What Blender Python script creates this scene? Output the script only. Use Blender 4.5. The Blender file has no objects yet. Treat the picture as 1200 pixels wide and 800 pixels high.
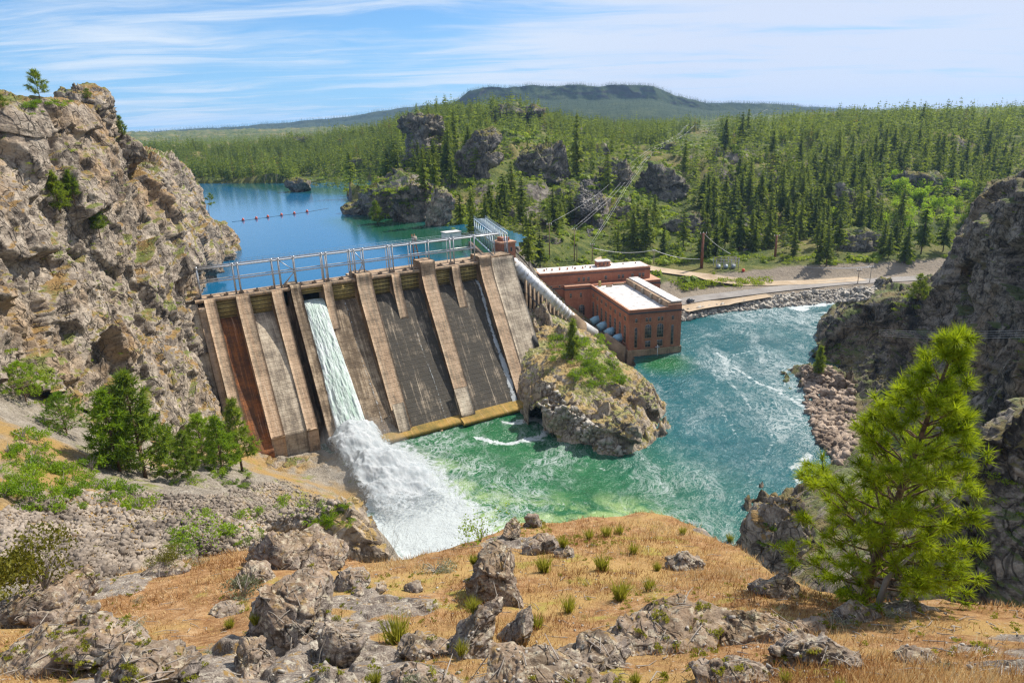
import bpy, math, random
import numpy as np
from mathutils import Vector, Matrix
from mathutils.bvhtree import BVHTree
random.seed(7)
RNG = np.random.default_rng(7)
S = bpy.context.scene
C = S.collection
R_ = math.radians

# ------------------------------------------------------------------ camera
H = 88.0                                   # eye height above the tailwater, metres
FPX, YH, ROLL = 800.0, 145.0, 0.03         # focal length and horizon in 1200x800 photo pixels
_th = math.atan((400 - YH) / FPX)
CF = np.array([0, math.cos(_th), -math.sin(_th)])
_R = np.array([1.0, 0, 0]); _U = np.cross(_R, CF)
CR = math.cos(ROLL) * _R - math.sin(ROLL) * _U
CU = math.cos(ROLL) * _U + math.sin(ROLL) * _R
EYE = np.array([0, 0, H])
cam_d = bpy.data.cameras.new('camera'); cam = bpy.data.objects.new('camera', cam_d); C.objects.link(cam)
cam_d.sensor_width = 36; cam_d.lens = FPX / 1200 * 36
cam_d.clip_start = 0.2; cam_d.clip_end = 60000
M = Matrix.Identity(4)
for i in range(3):
    M[i][0], M[i][1], M[i][2], M[i][3] = CR[i], CU[i], -CF[i], EYE[i]
cam.matrix_world = M
S.camera = cam

# ------------------------------------------------------------------ light
SUN_AZ, SUN_EL = R_(52), R_(47)
sd = bpy.data.lights.new('sun', 'SUN'); sd.energy = 5.0; sd.angle = R_(0.5); sd.color = (1.0, 0.94, 0.84)
sun = bpy.data.objects.new('sun', sd); C.objects.link(sun)
SV = Vector((math.sin(SUN_AZ) * math.cos(SUN_EL), math.cos(SUN_AZ) * math.cos(SUN_EL), math.sin(SUN_EL)))
sun.rotation_euler = SV.to_track_quat('Z', 'Y').to_euler()
W = bpy.data.worlds.new('World'); S.world = W; W.use_nodes = True
S.view_settings.view_transform = 'Standard'; S.view_settings.look = 'None'
S.view_settings.exposure = 0.5; S.view_settings.gamma = 1
S.cycles.use_denoising = True; S.cycles.denoising_prefilter = 'NONE'
S.cycles.sample_clamp_direct = 6; S.cycles.sample_clamp_indirect = 3
S.cycles.filter_width = 1.35
S.cycles.max_bounces = 6; S.cycles.diffuse_bounces = 3; S.cycles.glossy_bounces = 3
S.cycles.transmission_bounces = 3; S.cycles.transparent_max_bounces = 8; S.cycles.volume_bounces = 0
S.cycles.caustics_reflective = False; S.cycles.caustics_refractive = False

# ------------------------------------------------------------------ pixel <-> world
def ray(x, y):
    return (x - 600) / FPX * CR + (400 - y) / FPX * CU + CF
def at(x, y, z):                            # photo pixel on a level plane
    r = ray(x, y); return r * ((z - H) / r[2]) + EYE
def atd(x, y, d):                           # photo pixel at a depth along the view axis
    return ray(x, y) * d + EYE
def proj(P):
    P = np.asarray(P, float) - EYE
    d = P @ CF
    return 600 + FPX * (P @ CR) / d, 400 - FPX * (P @ CU) / d, d

# ------------------------------------------------------------------ noise in numpy
def _hash(ix, iy, iz, s):
    with np.errstate(over='ignore'):
        h = (ix.astype(np.int64) * 374761393 + iy.astype(np.int64) * 668265263 + iz.astype(np.int64) * 1274126177 + s * 974634211)
        h = (h & 0xffffffff).astype(np.uint64)
        h ^= h >> np.uint64(15); h = (h * np.uint64(2246822519)) & np.uint64(0xffffffff)
        h ^= h >> np.uint64(13); h = (h * np.uint64(3266489917)) & np.uint64(0xffffffff)
        h ^= h >> np.uint64(16)
    return h.astype(np.float64) / 4294967296.0
def vnoise(p, s=0):
    i = np.floor(p).astype(np.int64); f = p - i; f = f * f * f * (f * (f * 6 - 15) + 10)
    r = 0
    for dx in (0, 1):
        wx = f[:, 0] if dx else 1 - f[:, 0]
        for dy in (0, 1):
            wy = f[:, 1] if dy else 1 - f[:, 1]
            for dz in (0, 1):
                wz = f[:, 2] if dz else 1 - f[:, 2]
                r = r + wx * wy * wz * _hash(i[:, 0] + dx, i[:, 1] + dy, i[:, 2] + dz, s)
    return r * 2 - 1
def fbm(p, oct=5, s=0, gain=0.5, ridged=False):
    r = 0; a = 1; t = 0; q = np.array(p, float)
    for o in range(oct):
        v = vnoise(q, s + o)
        r = r + a * ((1 - np.abs(v)) * 2 - 1 if ridged else v); t += a
        a *= gain; q = q * 2.03 + 17.3
    return r / t
def facet(p, s=0, tilt=0.9):                # blocky planar facets: each cell is offset and tilted
    i = np.floor(p).astype(np.int64)
    best = np.full(len(p), 1e9); bd = np.zeros(len(p))
    for dx in (-1, 0, 1):
        for dy in (-1, 0, 1):
            for dz in (-1, 0, 1):
                cx, cy, cz = i[:, 0] + dx, i[:, 1] + dy, i[:, 2] + dz
                ox = p[:, 0] - cx - _hash(cx, cy, cz, s); oy = p[:, 1] - cy - _hash(cx, cy, cz, s + 1); oz = p[:, 2] - cz - _hash(cx, cy, cz, s + 2)
                d = ox * ox + oy * oy + oz * oz
                m = d < best
                if m.any():
                    a = cx[m], cy[m], cz[m]
                    tx, ty, tz = _hash(*a, s + 3) - .5, _hash(*a, s + 4) - .5, _hash(*a, s + 5) - .5
                    bd[m] = _hash(*a, s + 6) - .5 + tilt * 2 * (tx * ox[m] + ty * oy[m] + tz * oz[m])
                    best[m] = d[m]
    return bd
class TPS:                                   # smooth surface through scattered control points
    def __init__(s, Q, z, lam=1e-4):
        s.Q = np.asarray(Q, float); n = len(s.Q); z = np.asarray(z, float)
        K = s.k(s.Q) + lam * np.eye(n); P = np.c_[np.ones(n), s.Q]
        A = np.block([[K, P], [P.T, np.zeros((3, 3))]])
        s.w = np.linalg.solve(A, np.r_[z, 0, 0, 0])
    def k(s, X):
        d2 = ((X[:, None, :] - s.Q[None]) ** 2).sum(-1)
        return np.where(d2 > 1e-12, d2 * np.log(np.maximum(d2, 1e-12)) * .5, 0)
    def __call__(s, X):
        X = np.asarray(X, float); out = np.empty(len(X))
        for i in range(0, len(X), 20000):
            x = X[i:i + 20000]; out[i:i + 20000] = s.k(x) @ s.w[:-3] + s.w[-3] + x @ s.w[-2:]
        return out
def sstep(a, b, x):
    t = np.clip((x - a) / (b - a), 0, 1); return t * t * (3 - 2 * t)
def inpoly(x, y, poly):
    x = np.asarray(x, float); y = np.asarray(y, float); r = np.zeros(x.shape, bool)
    n = len(poly); j = n - 1
    for i in range(n):
        xi, yi = poly[i]; xj, yj = poly[j]
        if yi != yj:
            r ^= ((yi > y) != (yj > y)) & (x < (xj - xi) * (y - yi) / (yj - yi) + xi)
        j = i
    return r

# ------------------------------------------------------------------ mesh helpers
def raw_mesh(name, V, F, mats=(), smooth=False, midx=None, uv=None, attrs=None):
    V = np.asarray(V, np.float32)
    me = bpy.data.meshes.new(name)
    if isinstance(F, np.ndarray):
        k = F.shape[1]; nf = len(F); flat = F.ravel().astype(np.int32)
        starts = np.arange(nf, dtype=np.int32) * k
    else:
        nf = len(F); lens = np.array([len(f) for f in F], np.int32)
        flat = np.concatenate([np.asarray(f, np.int32) for f in F]); starts = np.r_[0, np.cumsum(lens)[:-1]].astype(np.int32)
    me.vertices.add(len(V)); me.vertices.foreach_set('co', V.ravel())
    me.loops.add(len(flat)); me.loops.foreach_set('vertex_index', flat)
    me.polygons.add(nf); me.polygons.foreach_set('loop_start', starts)
    me.update(calc_edges=True)
    for m in mats: me.materials.append(m)
    if smooth: me.polygons.foreach_set('use_smooth', np.ones(nf, bool))
    if midx is not None: me.polygons.foreach_set('material_index', np.asarray(midx, np.int32))
    if uv is not None:
        l = me.uv_layers.new(name='UVMap'); l.data.foreach_set('uv', np.asarray(uv, np.float32)[flat].ravel())
    for k_, v in (attrs or {}).items():
        a = me.attributes.new(k_, 'FLOAT', 'POINT'); a.data.foreach_set('value', np.asarray(v, np.float32))
    return me
def obj(name, me, parent=None, loc=None):
    o = bpy.data.objects.new(name, me); C.objects.link(o)
    if parent is not None:
        o.parent = parent
        if loc is None: o.matrix_parent_inverse = Matrix.Translation(parent.location).inverted() if parent.rotation_euler.to_quaternion().angle < 1e-9 else (Matrix.Translation(parent.location) @ parent.rotation_euler.to_matrix().to_4x4()).inverted()
        else: o.location = loc
    elif loc is not None: o.location = loc
    return o
def tag(o, label=None, cat=None, group=None, kind=None):
    if label: o['label'] = label
    if cat: o['category'] = cat
    if group: o['group'] = group
    if kind: o['kind'] = kind
    return o
def thing(name, label, cat, loc=(0, 0, 0), group=None, rz=0):
    o = bpy.data.objects.new(name, None); C.objects.link(o)
    o.location = loc; o.rotation_euler = (0, 0, rz); o.empty_display_size = .3
    return tag(o, label, cat, group)
def dup(root, loc=None, rz=None, scale=None, label=None, group=None):
    r = root.copy(); C.objects.link(r)
    if loc is not None: r.location = loc
    if rz is not None: r.rotation_euler = (0, 0, rz)
    if scale is not None: r.scale = scale
    if label: r['label'] = label
    if group: r['group'] = group
    for ch in list(root.children):
        c = ch.copy(); C.objects.link(c); c.parent = r
        for g in ch.children:
            d = g.copy(); C.objects.link(d); d.parent = c
    return r
class MB:                                    # collects boxes, prisms, tubes into one mesh
    def __init__(s): s.V = []; s.F = []; s.M = []
    def add(s, V, F, m=0):
        o = len(s.V); s.V += [tuple(map(float, v)) for v in V]
        s.F += [tuple(i + o for i in f) for f in F]; s.M += [m] * len(F)
    def box(s, c, u, v, w, m=0):             # centre and three half-vectors
        c, u, v, w = map(lambda t: np.asarray(t, float), (c, u, v, w))
        V = [c + i * u + j * v + k * w for k in (-1, 1) for j in (-1, 1) for i in (-1, 1)]
        F = [(0, 2, 3, 1), (4, 5, 7, 6), (0, 1, 5, 4), (2, 6, 7, 3), (0, 4, 6, 2), (1, 3, 7, 5)]
        if np.dot(np.cross(u, v), w) < 0: F = [f[::-1] for f in F]
        s.add(V, F, m)
    def bar(s, p, q, w, h=None, up=(0, 0, 1), m=0):
        p, q = np.asarray(p, float), np.asarray(q, float); h = h or w
        d = q - p; L = np.linalg.norm(d); d /= L; up = np.asarray(up, float)
        if abs(d @ up) > .95: up = np.array([1.0, 0, 0])
        x = np.cross(d, up); x /= np.linalg.norm(x); y = np.cross(x, d)
        s.box((p + q) / 2, x * w / 2, d * L / 2, y * h / 2, m)
    def tube(s, pts, rad, n=8, m=0, cap=True):
        pts = [np.asarray(p, float) for p in pts]
        rad = [rad] * len(pts) if np.isscalar(rad) else list(rad)
        o = len(s.V); prev = None
        for i, p in enumerate(pts):
            d = pts[min(i + 1, len(pts) - 1)] - pts[max(i - 1, 0)]; d = d / (np.linalg.norm(d) + 1e-9)
            if prev is None:
                x = np.cross(d, [0, 0, 1.0] if abs(d[2]) < .9 else [1.0, 0, 0])
            else: x = prev - d * (prev @ d)
            x /= np.linalg.norm(x) + 1e-9; prev = x; y = np.cross(d, x)
            for k in range(n):
                t = 2 * math.pi * k / n
                s.V.append(tuple(p + rad[i] * (math.cos(t) * x + math.sin(t) * y)))
        for i in range(len(pts) - 1):
            for k in range(n):
                k2 = (k + 1) % n
                s.F.append((o + i * n + k, o + i * n + k2, o + (i + 1) * n + k2, o + (i + 1) * n + k)); s.M.append(m)
        if cap:
            s.F.append(tuple(o + k for k in range(n))[::-1]); s.M.append(m)
            s.F.append(tuple(o + (len(pts) - 1) * n + k for k in range(n))); s.M.append(m)
    def prism(s, prof, ax0, ax1, f, m=0):    # profile of 2-D points swept between two stations; f(station, p) -> 3-D
        n = len(prof)
        V = [f(ax0, p) for p in prof] + [f(ax1, p) for p in prof]
        F = [tuple(range(n))[::-1], tuple(range(n, 2 * n))] + [(i, (i + 1) % n, n + (i + 1) % n, n + i) for i in range(n)]
        s.add(V, F, m)
    def build(s, name, mats, parent=None, smooth=False, loc=None):
        mats = mats if isinstance(mats, (list, tuple)) else [mats]
        me = raw_mesh(name, s.V, s.F, mats, smooth, s.M if len(mats) > 1 else None)
        return obj(name, me, parent, loc)

# ------------------------------------------------------------------ node helpers
class NT:
    def __init__(s, name, world=None):
        if world: s.t = world.node_tree
        else:
            s.m = bpy.data.materials.new(name); s.m.use_nodes = True; s.t = s.m.node_tree
        s.t.nodes.clear()
    def n(s, typ, ins=None, **props):
        nd = s.t.nodes.new(typ)
        for k, v in props.items(): setattr(nd, k, v)
        for k, v in (ins or {}).items(): s.set(nd.inputs[k], v)
        return nd
    def set(s, sock, v):
        if isinstance(v, bpy.types.NodeSocket): s.t.links.new(v, sock)
        elif isinstance(v, (tuple, list)):
            if sock.type == 'RGBA' and len(v) == 3: v = (*v, 1)
            sock.default_value = v
        else: sock.default_value = v if sock.type != 'RGBA' else (v, v, v, 1)
    def mix(s, f, a, b, mode='MIX'):
        nd = s.t.nodes.new('ShaderNodeMix'); nd.data_type = 'RGBA'; nd.blend_type = mode
        s.set(nd.inputs[0], f); s.set(nd.inputs[6], a); s.set(nd.inputs[7], b); return nd.outputs[2]
    def math(s, op, a, b=0.0, clamp=False):
        nd = s.t.nodes.new('ShaderNodeMath'); nd.operation = op; nd.use_clamp = clamp
        s.set(nd.inputs[0], a); s.set(nd.inputs[1], b); return nd.outputs[0]
    def ss(s, x, a, b, lo=0.0, hi=1.0):
        nd = s.t.nodes.new('ShaderNodeMapRange'); nd.interpolation_type = 'SMOOTHSTEP'
        s.set(nd.inputs[0], x); s.set(nd.inputs[1], a); s.set(nd.inputs[2], b); s.set(nd.inputs[3], lo); s.set(nd.inputs[4], hi); return nd.outputs[0]
    def ramp(s, f, stops):
        nd = s.t.nodes.new('ShaderNodeValToRGB'); s.set(nd.inputs[0], f); e = nd.color_ramp.elements
        while len(e) < len(stops): e.new(0.5)
        for el, (p, c) in zip(e, stops): el.position = p; el.color = (*c, 1)
        return nd.outputs[0]
    def noise(s, vec, scale, detail=4, rough=.55, dist=0.0, out=0):
        nd = s.n('ShaderNodeTexNoise', {'Vector': vec, 'Scale': scale, 'Detail': detail, 'Roughness': rough, 'Distortion': dist}); return nd.outputs[out]
    def vor(s, vec, scale, feature='F1', out=0, rand=1.0):
        nd = s.n('ShaderNodeTexVoronoi', {'Vector': vec, 'Scale': scale, 'Randomness': rand}, feature=feature); return nd.outputs[out]
    def mapv(s, vec, scale=(1, 1, 1), rot=(0, 0, 0), loc=(0, 0, 0)):
        return s.n('ShaderNodeMapping', {'Vector': vec, 'Scale': scale, 'Rotation': rot, 'Location': loc}).outputs[0]
    def pos(s): return s.n('ShaderNodeNewGeometry').outputs['Position']
    def nz(s):
        g = s.n('ShaderNodeNewGeometry'); x = s.n('ShaderNodeSeparateXYZ', {0: g.outputs['Normal']}); return x.outputs[2]
    def attr(s, name): return s.n('ShaderNodeAttribute', attribute_name=name).outputs['Fac']
    def bump(s, h, strength, dist=1.0, normal=None):
        i = {'Height': h, 'Strength': strength, 'Distance': dist}
        if normal: i['Normal'] = normal
        return s.n('ShaderNodeBump', i).outputs[0]
    def bsdf(s, col, rough=.8, normal=None, **kw):
        i = {'Base Color': col, 'Roughness': rough}
        if normal: i['Normal'] = normal
        i.update({k.replace('_', ' '): v for k, v in kw.items()})
        return s.n('ShaderNodeBsdfPrincipled', i).outputs[0]
    def out(s, surf=None, vol=None, disp=None):
        o = s.n('ShaderNodeOutputMaterial')
        if surf: s.t.links.new(surf, o.inputs[0])
        if vol: s.t.links.new(vol, o.inputs[1])
        return s.m
def plain(name, col, rough=.6, metal=0.0, var=.12, scale=3.0, bump=0.0):   # one colour with slight wear
    t = NT(name); p = t.pos()
    f = t.noise(p, scale, 5, .6)
    d = tuple(max(0, c * (1 - var * 2)) for c in col); l = tuple(min(1, c * (1 + var * 1.5)) for c in col)
    c = t.mix(t.ss(f, .3, .7), d, l)
    nrm = t.bump(f, bump, .05) if bump else None
    return t.out(t.bsdf(c, rough, nrm, Metallic=metal))

# ------------------------------------------------------------------ sky
t = NT('sky', W)
sky = t.n('ShaderNodeTexSky', sky_type='NISHITA', sun_disc=False, sun_elevation=SUN_EL, sun_rotation=SUN_AZ, altitude=300, air_density=1.0, dust_density=.15, ozone_density=2.2)
tc = t.n('ShaderNodeTexCoord').outputs['Generated']
sx = t.n('ShaderNodeSeparateXYZ', {0: tc})
# cirrus lies on a flat layer high above: project the view direction onto it
zc = t.math('MAXIMUM', t.math('ADD', sx.outputs[2], .06), .02)
cx = t.math('DIVIDE', sx.outputs[0], zc); cy = t.math('DIVIDE', sx.outputs[1], zc)
pl = t.n('ShaderNodeCombineXYZ', {0: cx, 1: cy, 2: 0.0}).outputs[0]
warp = t.noise(pl, .35, 3, .5, 0, 1)
pw = t.n('ShaderNodeVectorMath', {0: pl, 1: t.n('ShaderNodeVectorMath', {0: warp, 'Scale': 1.6}, operation='SCALE').outputs[0]}, operation='ADD').outputs[0]
st = t.noise(t.mapv(pw, (.32, 1.15, 1), (0, 0, R_(-14))), 1.25, 8, .62, .4)
big = t.noise(pl, .22, 3, .5)
veil = t.ss(cx, -1.8, 2.2, 0.0, 1.0)
cov = t.math('ADD', t.math('MULTIPLY', st, .75), t.math('ADD', t.math('MULTIPLY', big, .35), t.math('MULTIPLY', veil, .2)))
cl = t.ss(cov, .47, .74, 0, .92)
cloud = t.mix(veil, (6.4, 7.3, 8.4), (6.0, 6.6, 8.0))
skyb = t.mix(1.0, sky.outputs[0], (.40, .72, 1.10), 'MULTIPLY')
low = t.ss(sx.outputs[2], .30, -.02)
skyb = t.mix(t.math('MULTIPLY', low, .8), skyb, (3.0, 5.6, 8.6))
skyc = t.mix(cl, skyb, cloud)
t.t.links.new(t.n('ShaderNodeBackground', {'Color': skyc, 'Strength': .085}).outputs[0], t.n('ShaderNodeOutputWorld').inputs[0])
# ------------------------------------------------------------------ materials
def rock_mat(name, dark, mid, light, ochre, k=1.0, veg=0.5, vegcol=((.20, .13, .035), (.10, .15, .02)), ochre_amt=.5, bumpd=.5, lichen=0.0, varnish=.45):
    t = NT(name); p = t.pos(); nz = t.nz()
    warp = t.noise(p, .12 * k, 3, .5, 0, 1)
    q = t.n('ShaderNodeVectorMath', {0: p, 1: t.n('ShaderNodeVectorMath', {0: warp, 'Scale': 6.0 / k}, operation='SCALE').outputs[0]}, operation='ADD').outputs[0]
    big = t.noise(p, .05 * k, 4, .6)
    med = t.noise(t.mapv(q, (1, 1, 2.2), (R_(25), R_(20), 0)), .25 * k, 8, .68)
    fin = t.noise(p, 2.2 * k, 7, .7)
    f = t.math('ADD', t.math('MULTIPLY', med, .62), t.math('MULTIPLY', fin, .38))
    c = t.ramp(f, [(.35, dark), (.45, mid), (.56, light), (.70, tuple(min(1, x * 1.35) for x in light))])
    vn_ = t.noise(t.mapv(p, (1, 1, .45)), .11 * k, 6, .7)
    c = t.mix(t.math('MULTIPLY', t.ss(vn_, .52, .62), varnish), c, tuple(x * .75 for x in dark))
    c = t.mix(t.math('MULTIPLY', t.ss(t.math('ADD', t.math('MULTIPLY', big, .7), t.math('MULTIPLY', med, .3)), .5, .64), ochre_amt), c, t.mix(fin, tuple(x * .55 for x in ochre), ochre))
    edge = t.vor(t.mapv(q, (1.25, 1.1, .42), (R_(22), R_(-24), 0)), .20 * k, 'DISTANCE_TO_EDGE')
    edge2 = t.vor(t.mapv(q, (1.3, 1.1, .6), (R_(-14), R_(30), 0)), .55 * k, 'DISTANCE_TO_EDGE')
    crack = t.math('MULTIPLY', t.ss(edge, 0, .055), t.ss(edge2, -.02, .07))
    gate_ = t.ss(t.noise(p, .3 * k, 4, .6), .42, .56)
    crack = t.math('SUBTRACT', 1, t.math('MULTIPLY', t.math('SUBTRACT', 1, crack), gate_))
    c = t.mix(t.math('MULTIPLY', t.math('SUBTRACT', 1, crack), .6), c, tuple(x * .35 for x in dark))  # shade inside the cracks is put into the colour
    if lichen:
        lf = t.noise(p, 1.1 * k, 6, .72); l2 = t.noise(p, 3.4 * k, 5, .7)
        c = t.mix(t.math('MULTIPLY', t.ss(lf, .52, .62), lichen), c, t.mix(l2, (.42, .38, .30), (.60, .55, .42)))
        c = t.mix(t.math('MULTIPLY', t.ss(l2, .53, .62), lichen), c, (.05, .04, .034))
        c = t.mix(t.math('MULTIPLY', t.ss(t.noise(p, .8 * k, 5, .65), .56, .66), lichen * .7), c, (.33, .21, .06))
    if veg:
        vf = t.noise(p, .35 * k, 6, .7); vn = t.noise(p, .09 * k, 3, .6)
        g = t.math('ADD', t.math('MULTIPLY', t.math('SUBTRACT', vf, .5), 1.4), nz)
        vm = t.math('MULTIPLY', t.ss(g, .62, .82), veg)
        vc = t.mix(t.ss(t.math('ADD', t.math('MULTIPLY', vn, .6), t.math('MULTIPLY', fin, .4)), .44, .56), vegcol[0], vegcol[1])
        c = t.mix(vm, c, vc)
    hgt = t.math('ADD', t.math('ADD', t.math('MULTIPLY', med, 1.2), t.math('MULTIPLY', crack, .7)), t.math('MULTIPLY', fin, .5))
    nrm = t.bump(hgt, .9, bumpd / k)
    return t.out(t.bsdf(c, .92, nrm, Specular_IOR_Level=.25))

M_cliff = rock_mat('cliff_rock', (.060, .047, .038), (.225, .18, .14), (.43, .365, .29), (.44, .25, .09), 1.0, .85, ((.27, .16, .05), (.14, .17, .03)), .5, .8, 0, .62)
M_shade = rock_mat('shade_tinted_cliff_rock', (.024, .021, .018), (.125, .104, .083), (.34, .29, .23), (.34, .21, .09), .9, .75, ((.18, .14, .05), (.10, .14, .03)), .5, .8, 0, .85)  # cliff rock with shade put into darker tones, plus black lichen patches
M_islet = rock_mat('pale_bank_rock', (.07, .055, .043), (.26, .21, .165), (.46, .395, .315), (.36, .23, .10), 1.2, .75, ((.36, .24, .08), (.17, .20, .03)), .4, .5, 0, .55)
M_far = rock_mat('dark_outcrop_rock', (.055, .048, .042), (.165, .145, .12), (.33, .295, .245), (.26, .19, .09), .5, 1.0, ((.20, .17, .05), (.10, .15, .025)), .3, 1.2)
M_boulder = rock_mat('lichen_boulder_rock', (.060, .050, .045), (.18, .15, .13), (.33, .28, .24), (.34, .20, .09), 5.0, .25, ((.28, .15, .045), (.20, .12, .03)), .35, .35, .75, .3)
M_scree = None

def ground_mat(name, kind):
    t = NT(name); p = t.pos(); nz = t.nz()
    if kind == 'fore':
        a = t.noise(p, .35, 5, .6); b = t.noise(p, 2.6, 6, .7); c3 = t.noise(p, 22, 5, .75)
        c = t.ramp(t.math('ADD', t.math('MULTIPLY', b, .55), t.math('MULTIPLY', c3, .45)), [(.33, (.10, .05, .025)), (.45, (.25, .125, .05)), (.55, (.40, .235, .11)), (.68, (.56, .40, .23))])
        c = t.mix(t.ss(a, .45, .62), c, t.mix(c3, (.27, .16, .06), (.54, .36, .14)))
        c = t.mix(t.math('MULTIPLY', t.ss(t.noise(p, .8, 4, .6), .57, .68), .7), c, t.mix(c3, (.22, .20, .03), (.40, .36, .08)))
        st_ = t.vor(p, 7.0); c = t.mix(t.math('MULTIPLY', t.ss(st_, .22, .10), t.ss(t.noise(p, .5, 3, .6), .48, .6)), c, (.42, .36, .29))
        # bare rock on steep ground
        rc_ = t.ramp(t.math('ADD', t.math('MULTIPLY', b, .5), t.math('MULTIPLY', c3, .5)), [(.36, (.055, .045, .038)), (.46, (.18, .145, .12)), (.56, (.33, .28, .23)), (.68, (.48, .42, .34))])
        rc_ = t.mix(t.ss(t.noise(p, 3.4, 5, .7), .56, .64), rc_, (.30, .19, .07)); rc_ = t.mix(t.math('MULTIPLY', t.ss(t.noise(p, 5.5, 5, .7), .54, .62), .8), rc_, (.50, .45, .36))
        rk = t.attr('rock'); rkm = t.math('MAXIMUM', t.ss(t.math('ADD', nz, t.math('MULTIPLY', b, .25)), .80, .68), t.ss(t.math('ADD', rk, t.math('MULTIPLY', t.math('SUBTRACT', c3, .5), 1.2)), .40, .60))
        c = t.mix(rkm, c, rc_)
        nrm = t.bump(t.math('ADD', b, t.math('MULTIPLY', c3, .5)), .9, .12)
    elif kind == 'valley':
        a = t.noise(p, .045, 4, .6); b = t.noise(p, .5, 6, .7); c3 = t.noise(p, 4, 6, .75); v = t.vor(p, 1.5, 'DISTANCE_TO_EDGE')
        c = t.ramp(t.math('ADD', t.math('MULTIPLY', b, .5), t.math('MULTIPLY', c3, .5)), [(.34, (.10, .085, .065)), (.5, (.28, .24, .19)), (.66, (.45, .40, .33))])
        c = t.mix(t.ss(a, .47, .60), c, t.mix(c3, (.26, .15, .05), (.46, .31, .12)))
        c = t.mix(t.math('MULTIPLY', t.ss(t.noise(p, .16, 5, .65), .56, .66), .75), c, t.mix(c3, (.13, .15, .02), (.26, .28, .05)))
        c = t.mix(t.math('MULTIPLY', t.ss(v, .10, 0), .2), c, (.06, .05, .04))
        nrm = t.bump(t.math('ADD', t.math('MULTIPLY', v, .8), t.math('ADD', b, t.math('MULTIPLY', c3, .5))), .9, .5)
    else:   # far hillside: dry grass, brush and bare rock where it is steep
        a = t.noise(p, .012, 4, .6); b = t.noise(p, .09, 6, .7); c3 = t.noise(p, .6, 6, .75)
        f = t.math('ADD', t.math('MULTIPLY', b, .6), t.math('MULTIPLY', c3, .4))
        c = t.ramp(f, [(.36, (.020, .036, .012)), (.46, (.060, .085, .018)), (.57, (.14, .15, .038)), (.69, (.29, .225, .10))])
        c = t.mix(t.ss(a, .5, .62), c, t.mix(c3, (.10, .105, .028), (.27, .215, .085)))
        zz = t.n('ShaderNodeSeparateXYZ', {0: p}).outputs[2]
        c = t.mix(t.ss(t.math('ADD', zz, t.math('MULTIPLY', b, 2.5)), 11.2, 10.0), c, t.mix(c3, (.15, .12, .09), (.36, .30, .23)))
        rk = t.ramp(t.noise(t.mapv(p, (1, 1, 2)), .18, 7, .7), [(.36, (.05, .043, .038)), (.5, (.15, .13, .11)), (.64, (.28, .25, .21))])
        c = t.mix(t.ss(t.math('ADD', nz, t.math('MULTIPLY', b, .35)), .98, .86), c, rk)
        nrm = t.bump(t.math('ADD', b, t.math('MULTIPLY', c3, .6)), .8, 2.5)
    return t.out(t.bsdf(c, .95, nrm, Specular_IOR_Level=.15))
def mesa_mat():
    t = NT('forested_mesa_ground'); p = t.pos(); nz = t.nz(); f = t.noise(p, .012, 6, .7); g = t.noise(p, .05, 6, .75)
    c = t.ramp(t.math('ADD', t.math('MULTIPLY', f, .5), t.math('MULTIPLY', g, .5)), [(.36, (.012, .024, .012)), (.5, (.030, .050, .018)), (.62, (.070, .085, .028)), (.72, (.13, .12, .06))])
    c = t.mix(t.ss(t.math('ADD', nz, t.math('MULTIPLY', g, .5)), .86, .66), c, (.055, .050, .048))
    return t.out(t.bsdf(c, .95, t.bump(g, .8, 8.0), Specular_IOR_Level=.1))
M_mesa = mesa_mat()
M_fore = ground_mat('dry_hillside_ground', 'fore')
M_valley = ground_mat('stony_slope_ground', 'valley')
M_hill = ground_mat('brushy_hill_ground', 'hill')

def dirt_mat(name, a, b, k=1.0):
    t = NT(name); p = t.pos()
    n1 = t.noise(p, .12 * k, 5, .65); n2 = t.noise(p, 2.5 * k, 5, .7)
    c = t.mix(t.ss(t.math('ADD', t.math('MULTIPLY', n1, .6), t.math('MULTIPLY', n2, .4)), .36, .62), a, b)
    return t.out(t.bsdf(c, .95, t.bump(n2, .5, .1), Specular_IOR_Level=.15))
M_road = dirt_mat('grey_road', (.20, .18, .165), (.30, .275, .25))
M_dirt = dirt_mat('pale_dirt', (.34, .25, .16), (.48, .38, .27))
M_stone = dirt_mat('river_stone', (.16, .14, .12), (.50, .46, .40), 3)

def leaf_mat(name, a, b, trans=.35, key='rand', rough=.6):
    t = NT(name)
    if key == 'rand': r = t.n('ShaderNodeObjectInfo').outputs['Random']
    else: r = t.attr('tint')
    p = t.pos(); f = t.noise(p, .9, 3, .6)
    v = t.math('ADD', t.math('MULTIPLY', r, .65), t.math('MULTIPLY', f, .35))
    c = t.mix(t.ss(v, .15, .85), a, b)
    if 'far' in name: c = t.mix(t.ss(r, .965, .985), c, (.16, .085, .04))
    d = t.bsdf(c, rough, Specular_IOR_Level=.2)
    tr = t.n('ShaderNodeBsdfTranslucent', {0: t.mix(.5, c, (b[0] * 1.5, b[1] * 1.35, b[2] * .6))}).outputs[0]
    m = t.n('ShaderNodeMixShader', {0: trans, 1: d, 2: tr}).outputs[0]
    return t.out(m)
M_con = leaf_mat('conifer_needles', (.048, .098, .018), (.210, .265, .038), .5)
M_conm = leaf_mat('conifer_needles_far', (.036, .084, .018), (.235, .300, .040), .52, 'tint')
M_fard = leaf_mat('ridge_forest_needles', (.010, .028, .014), (.034, .062, .020), .2, 'tint')
M_brush = leaf_mat('brush_leaves', (.11, .19, .014), (.30, .38, .030), .45, 'tint')
M_aspen = leaf_mat('spring_leaves', (.20, .36, .02), (.34, .48, .03), .45)
M_shrub = leaf_mat('green_shrub_leaves', (.10, .20, .012), (.24, .36, .02), .45)
M_pine = leaf_mat('pine_needles', (.09, .165, .018), (.22, .29, .032), .5)
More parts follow.
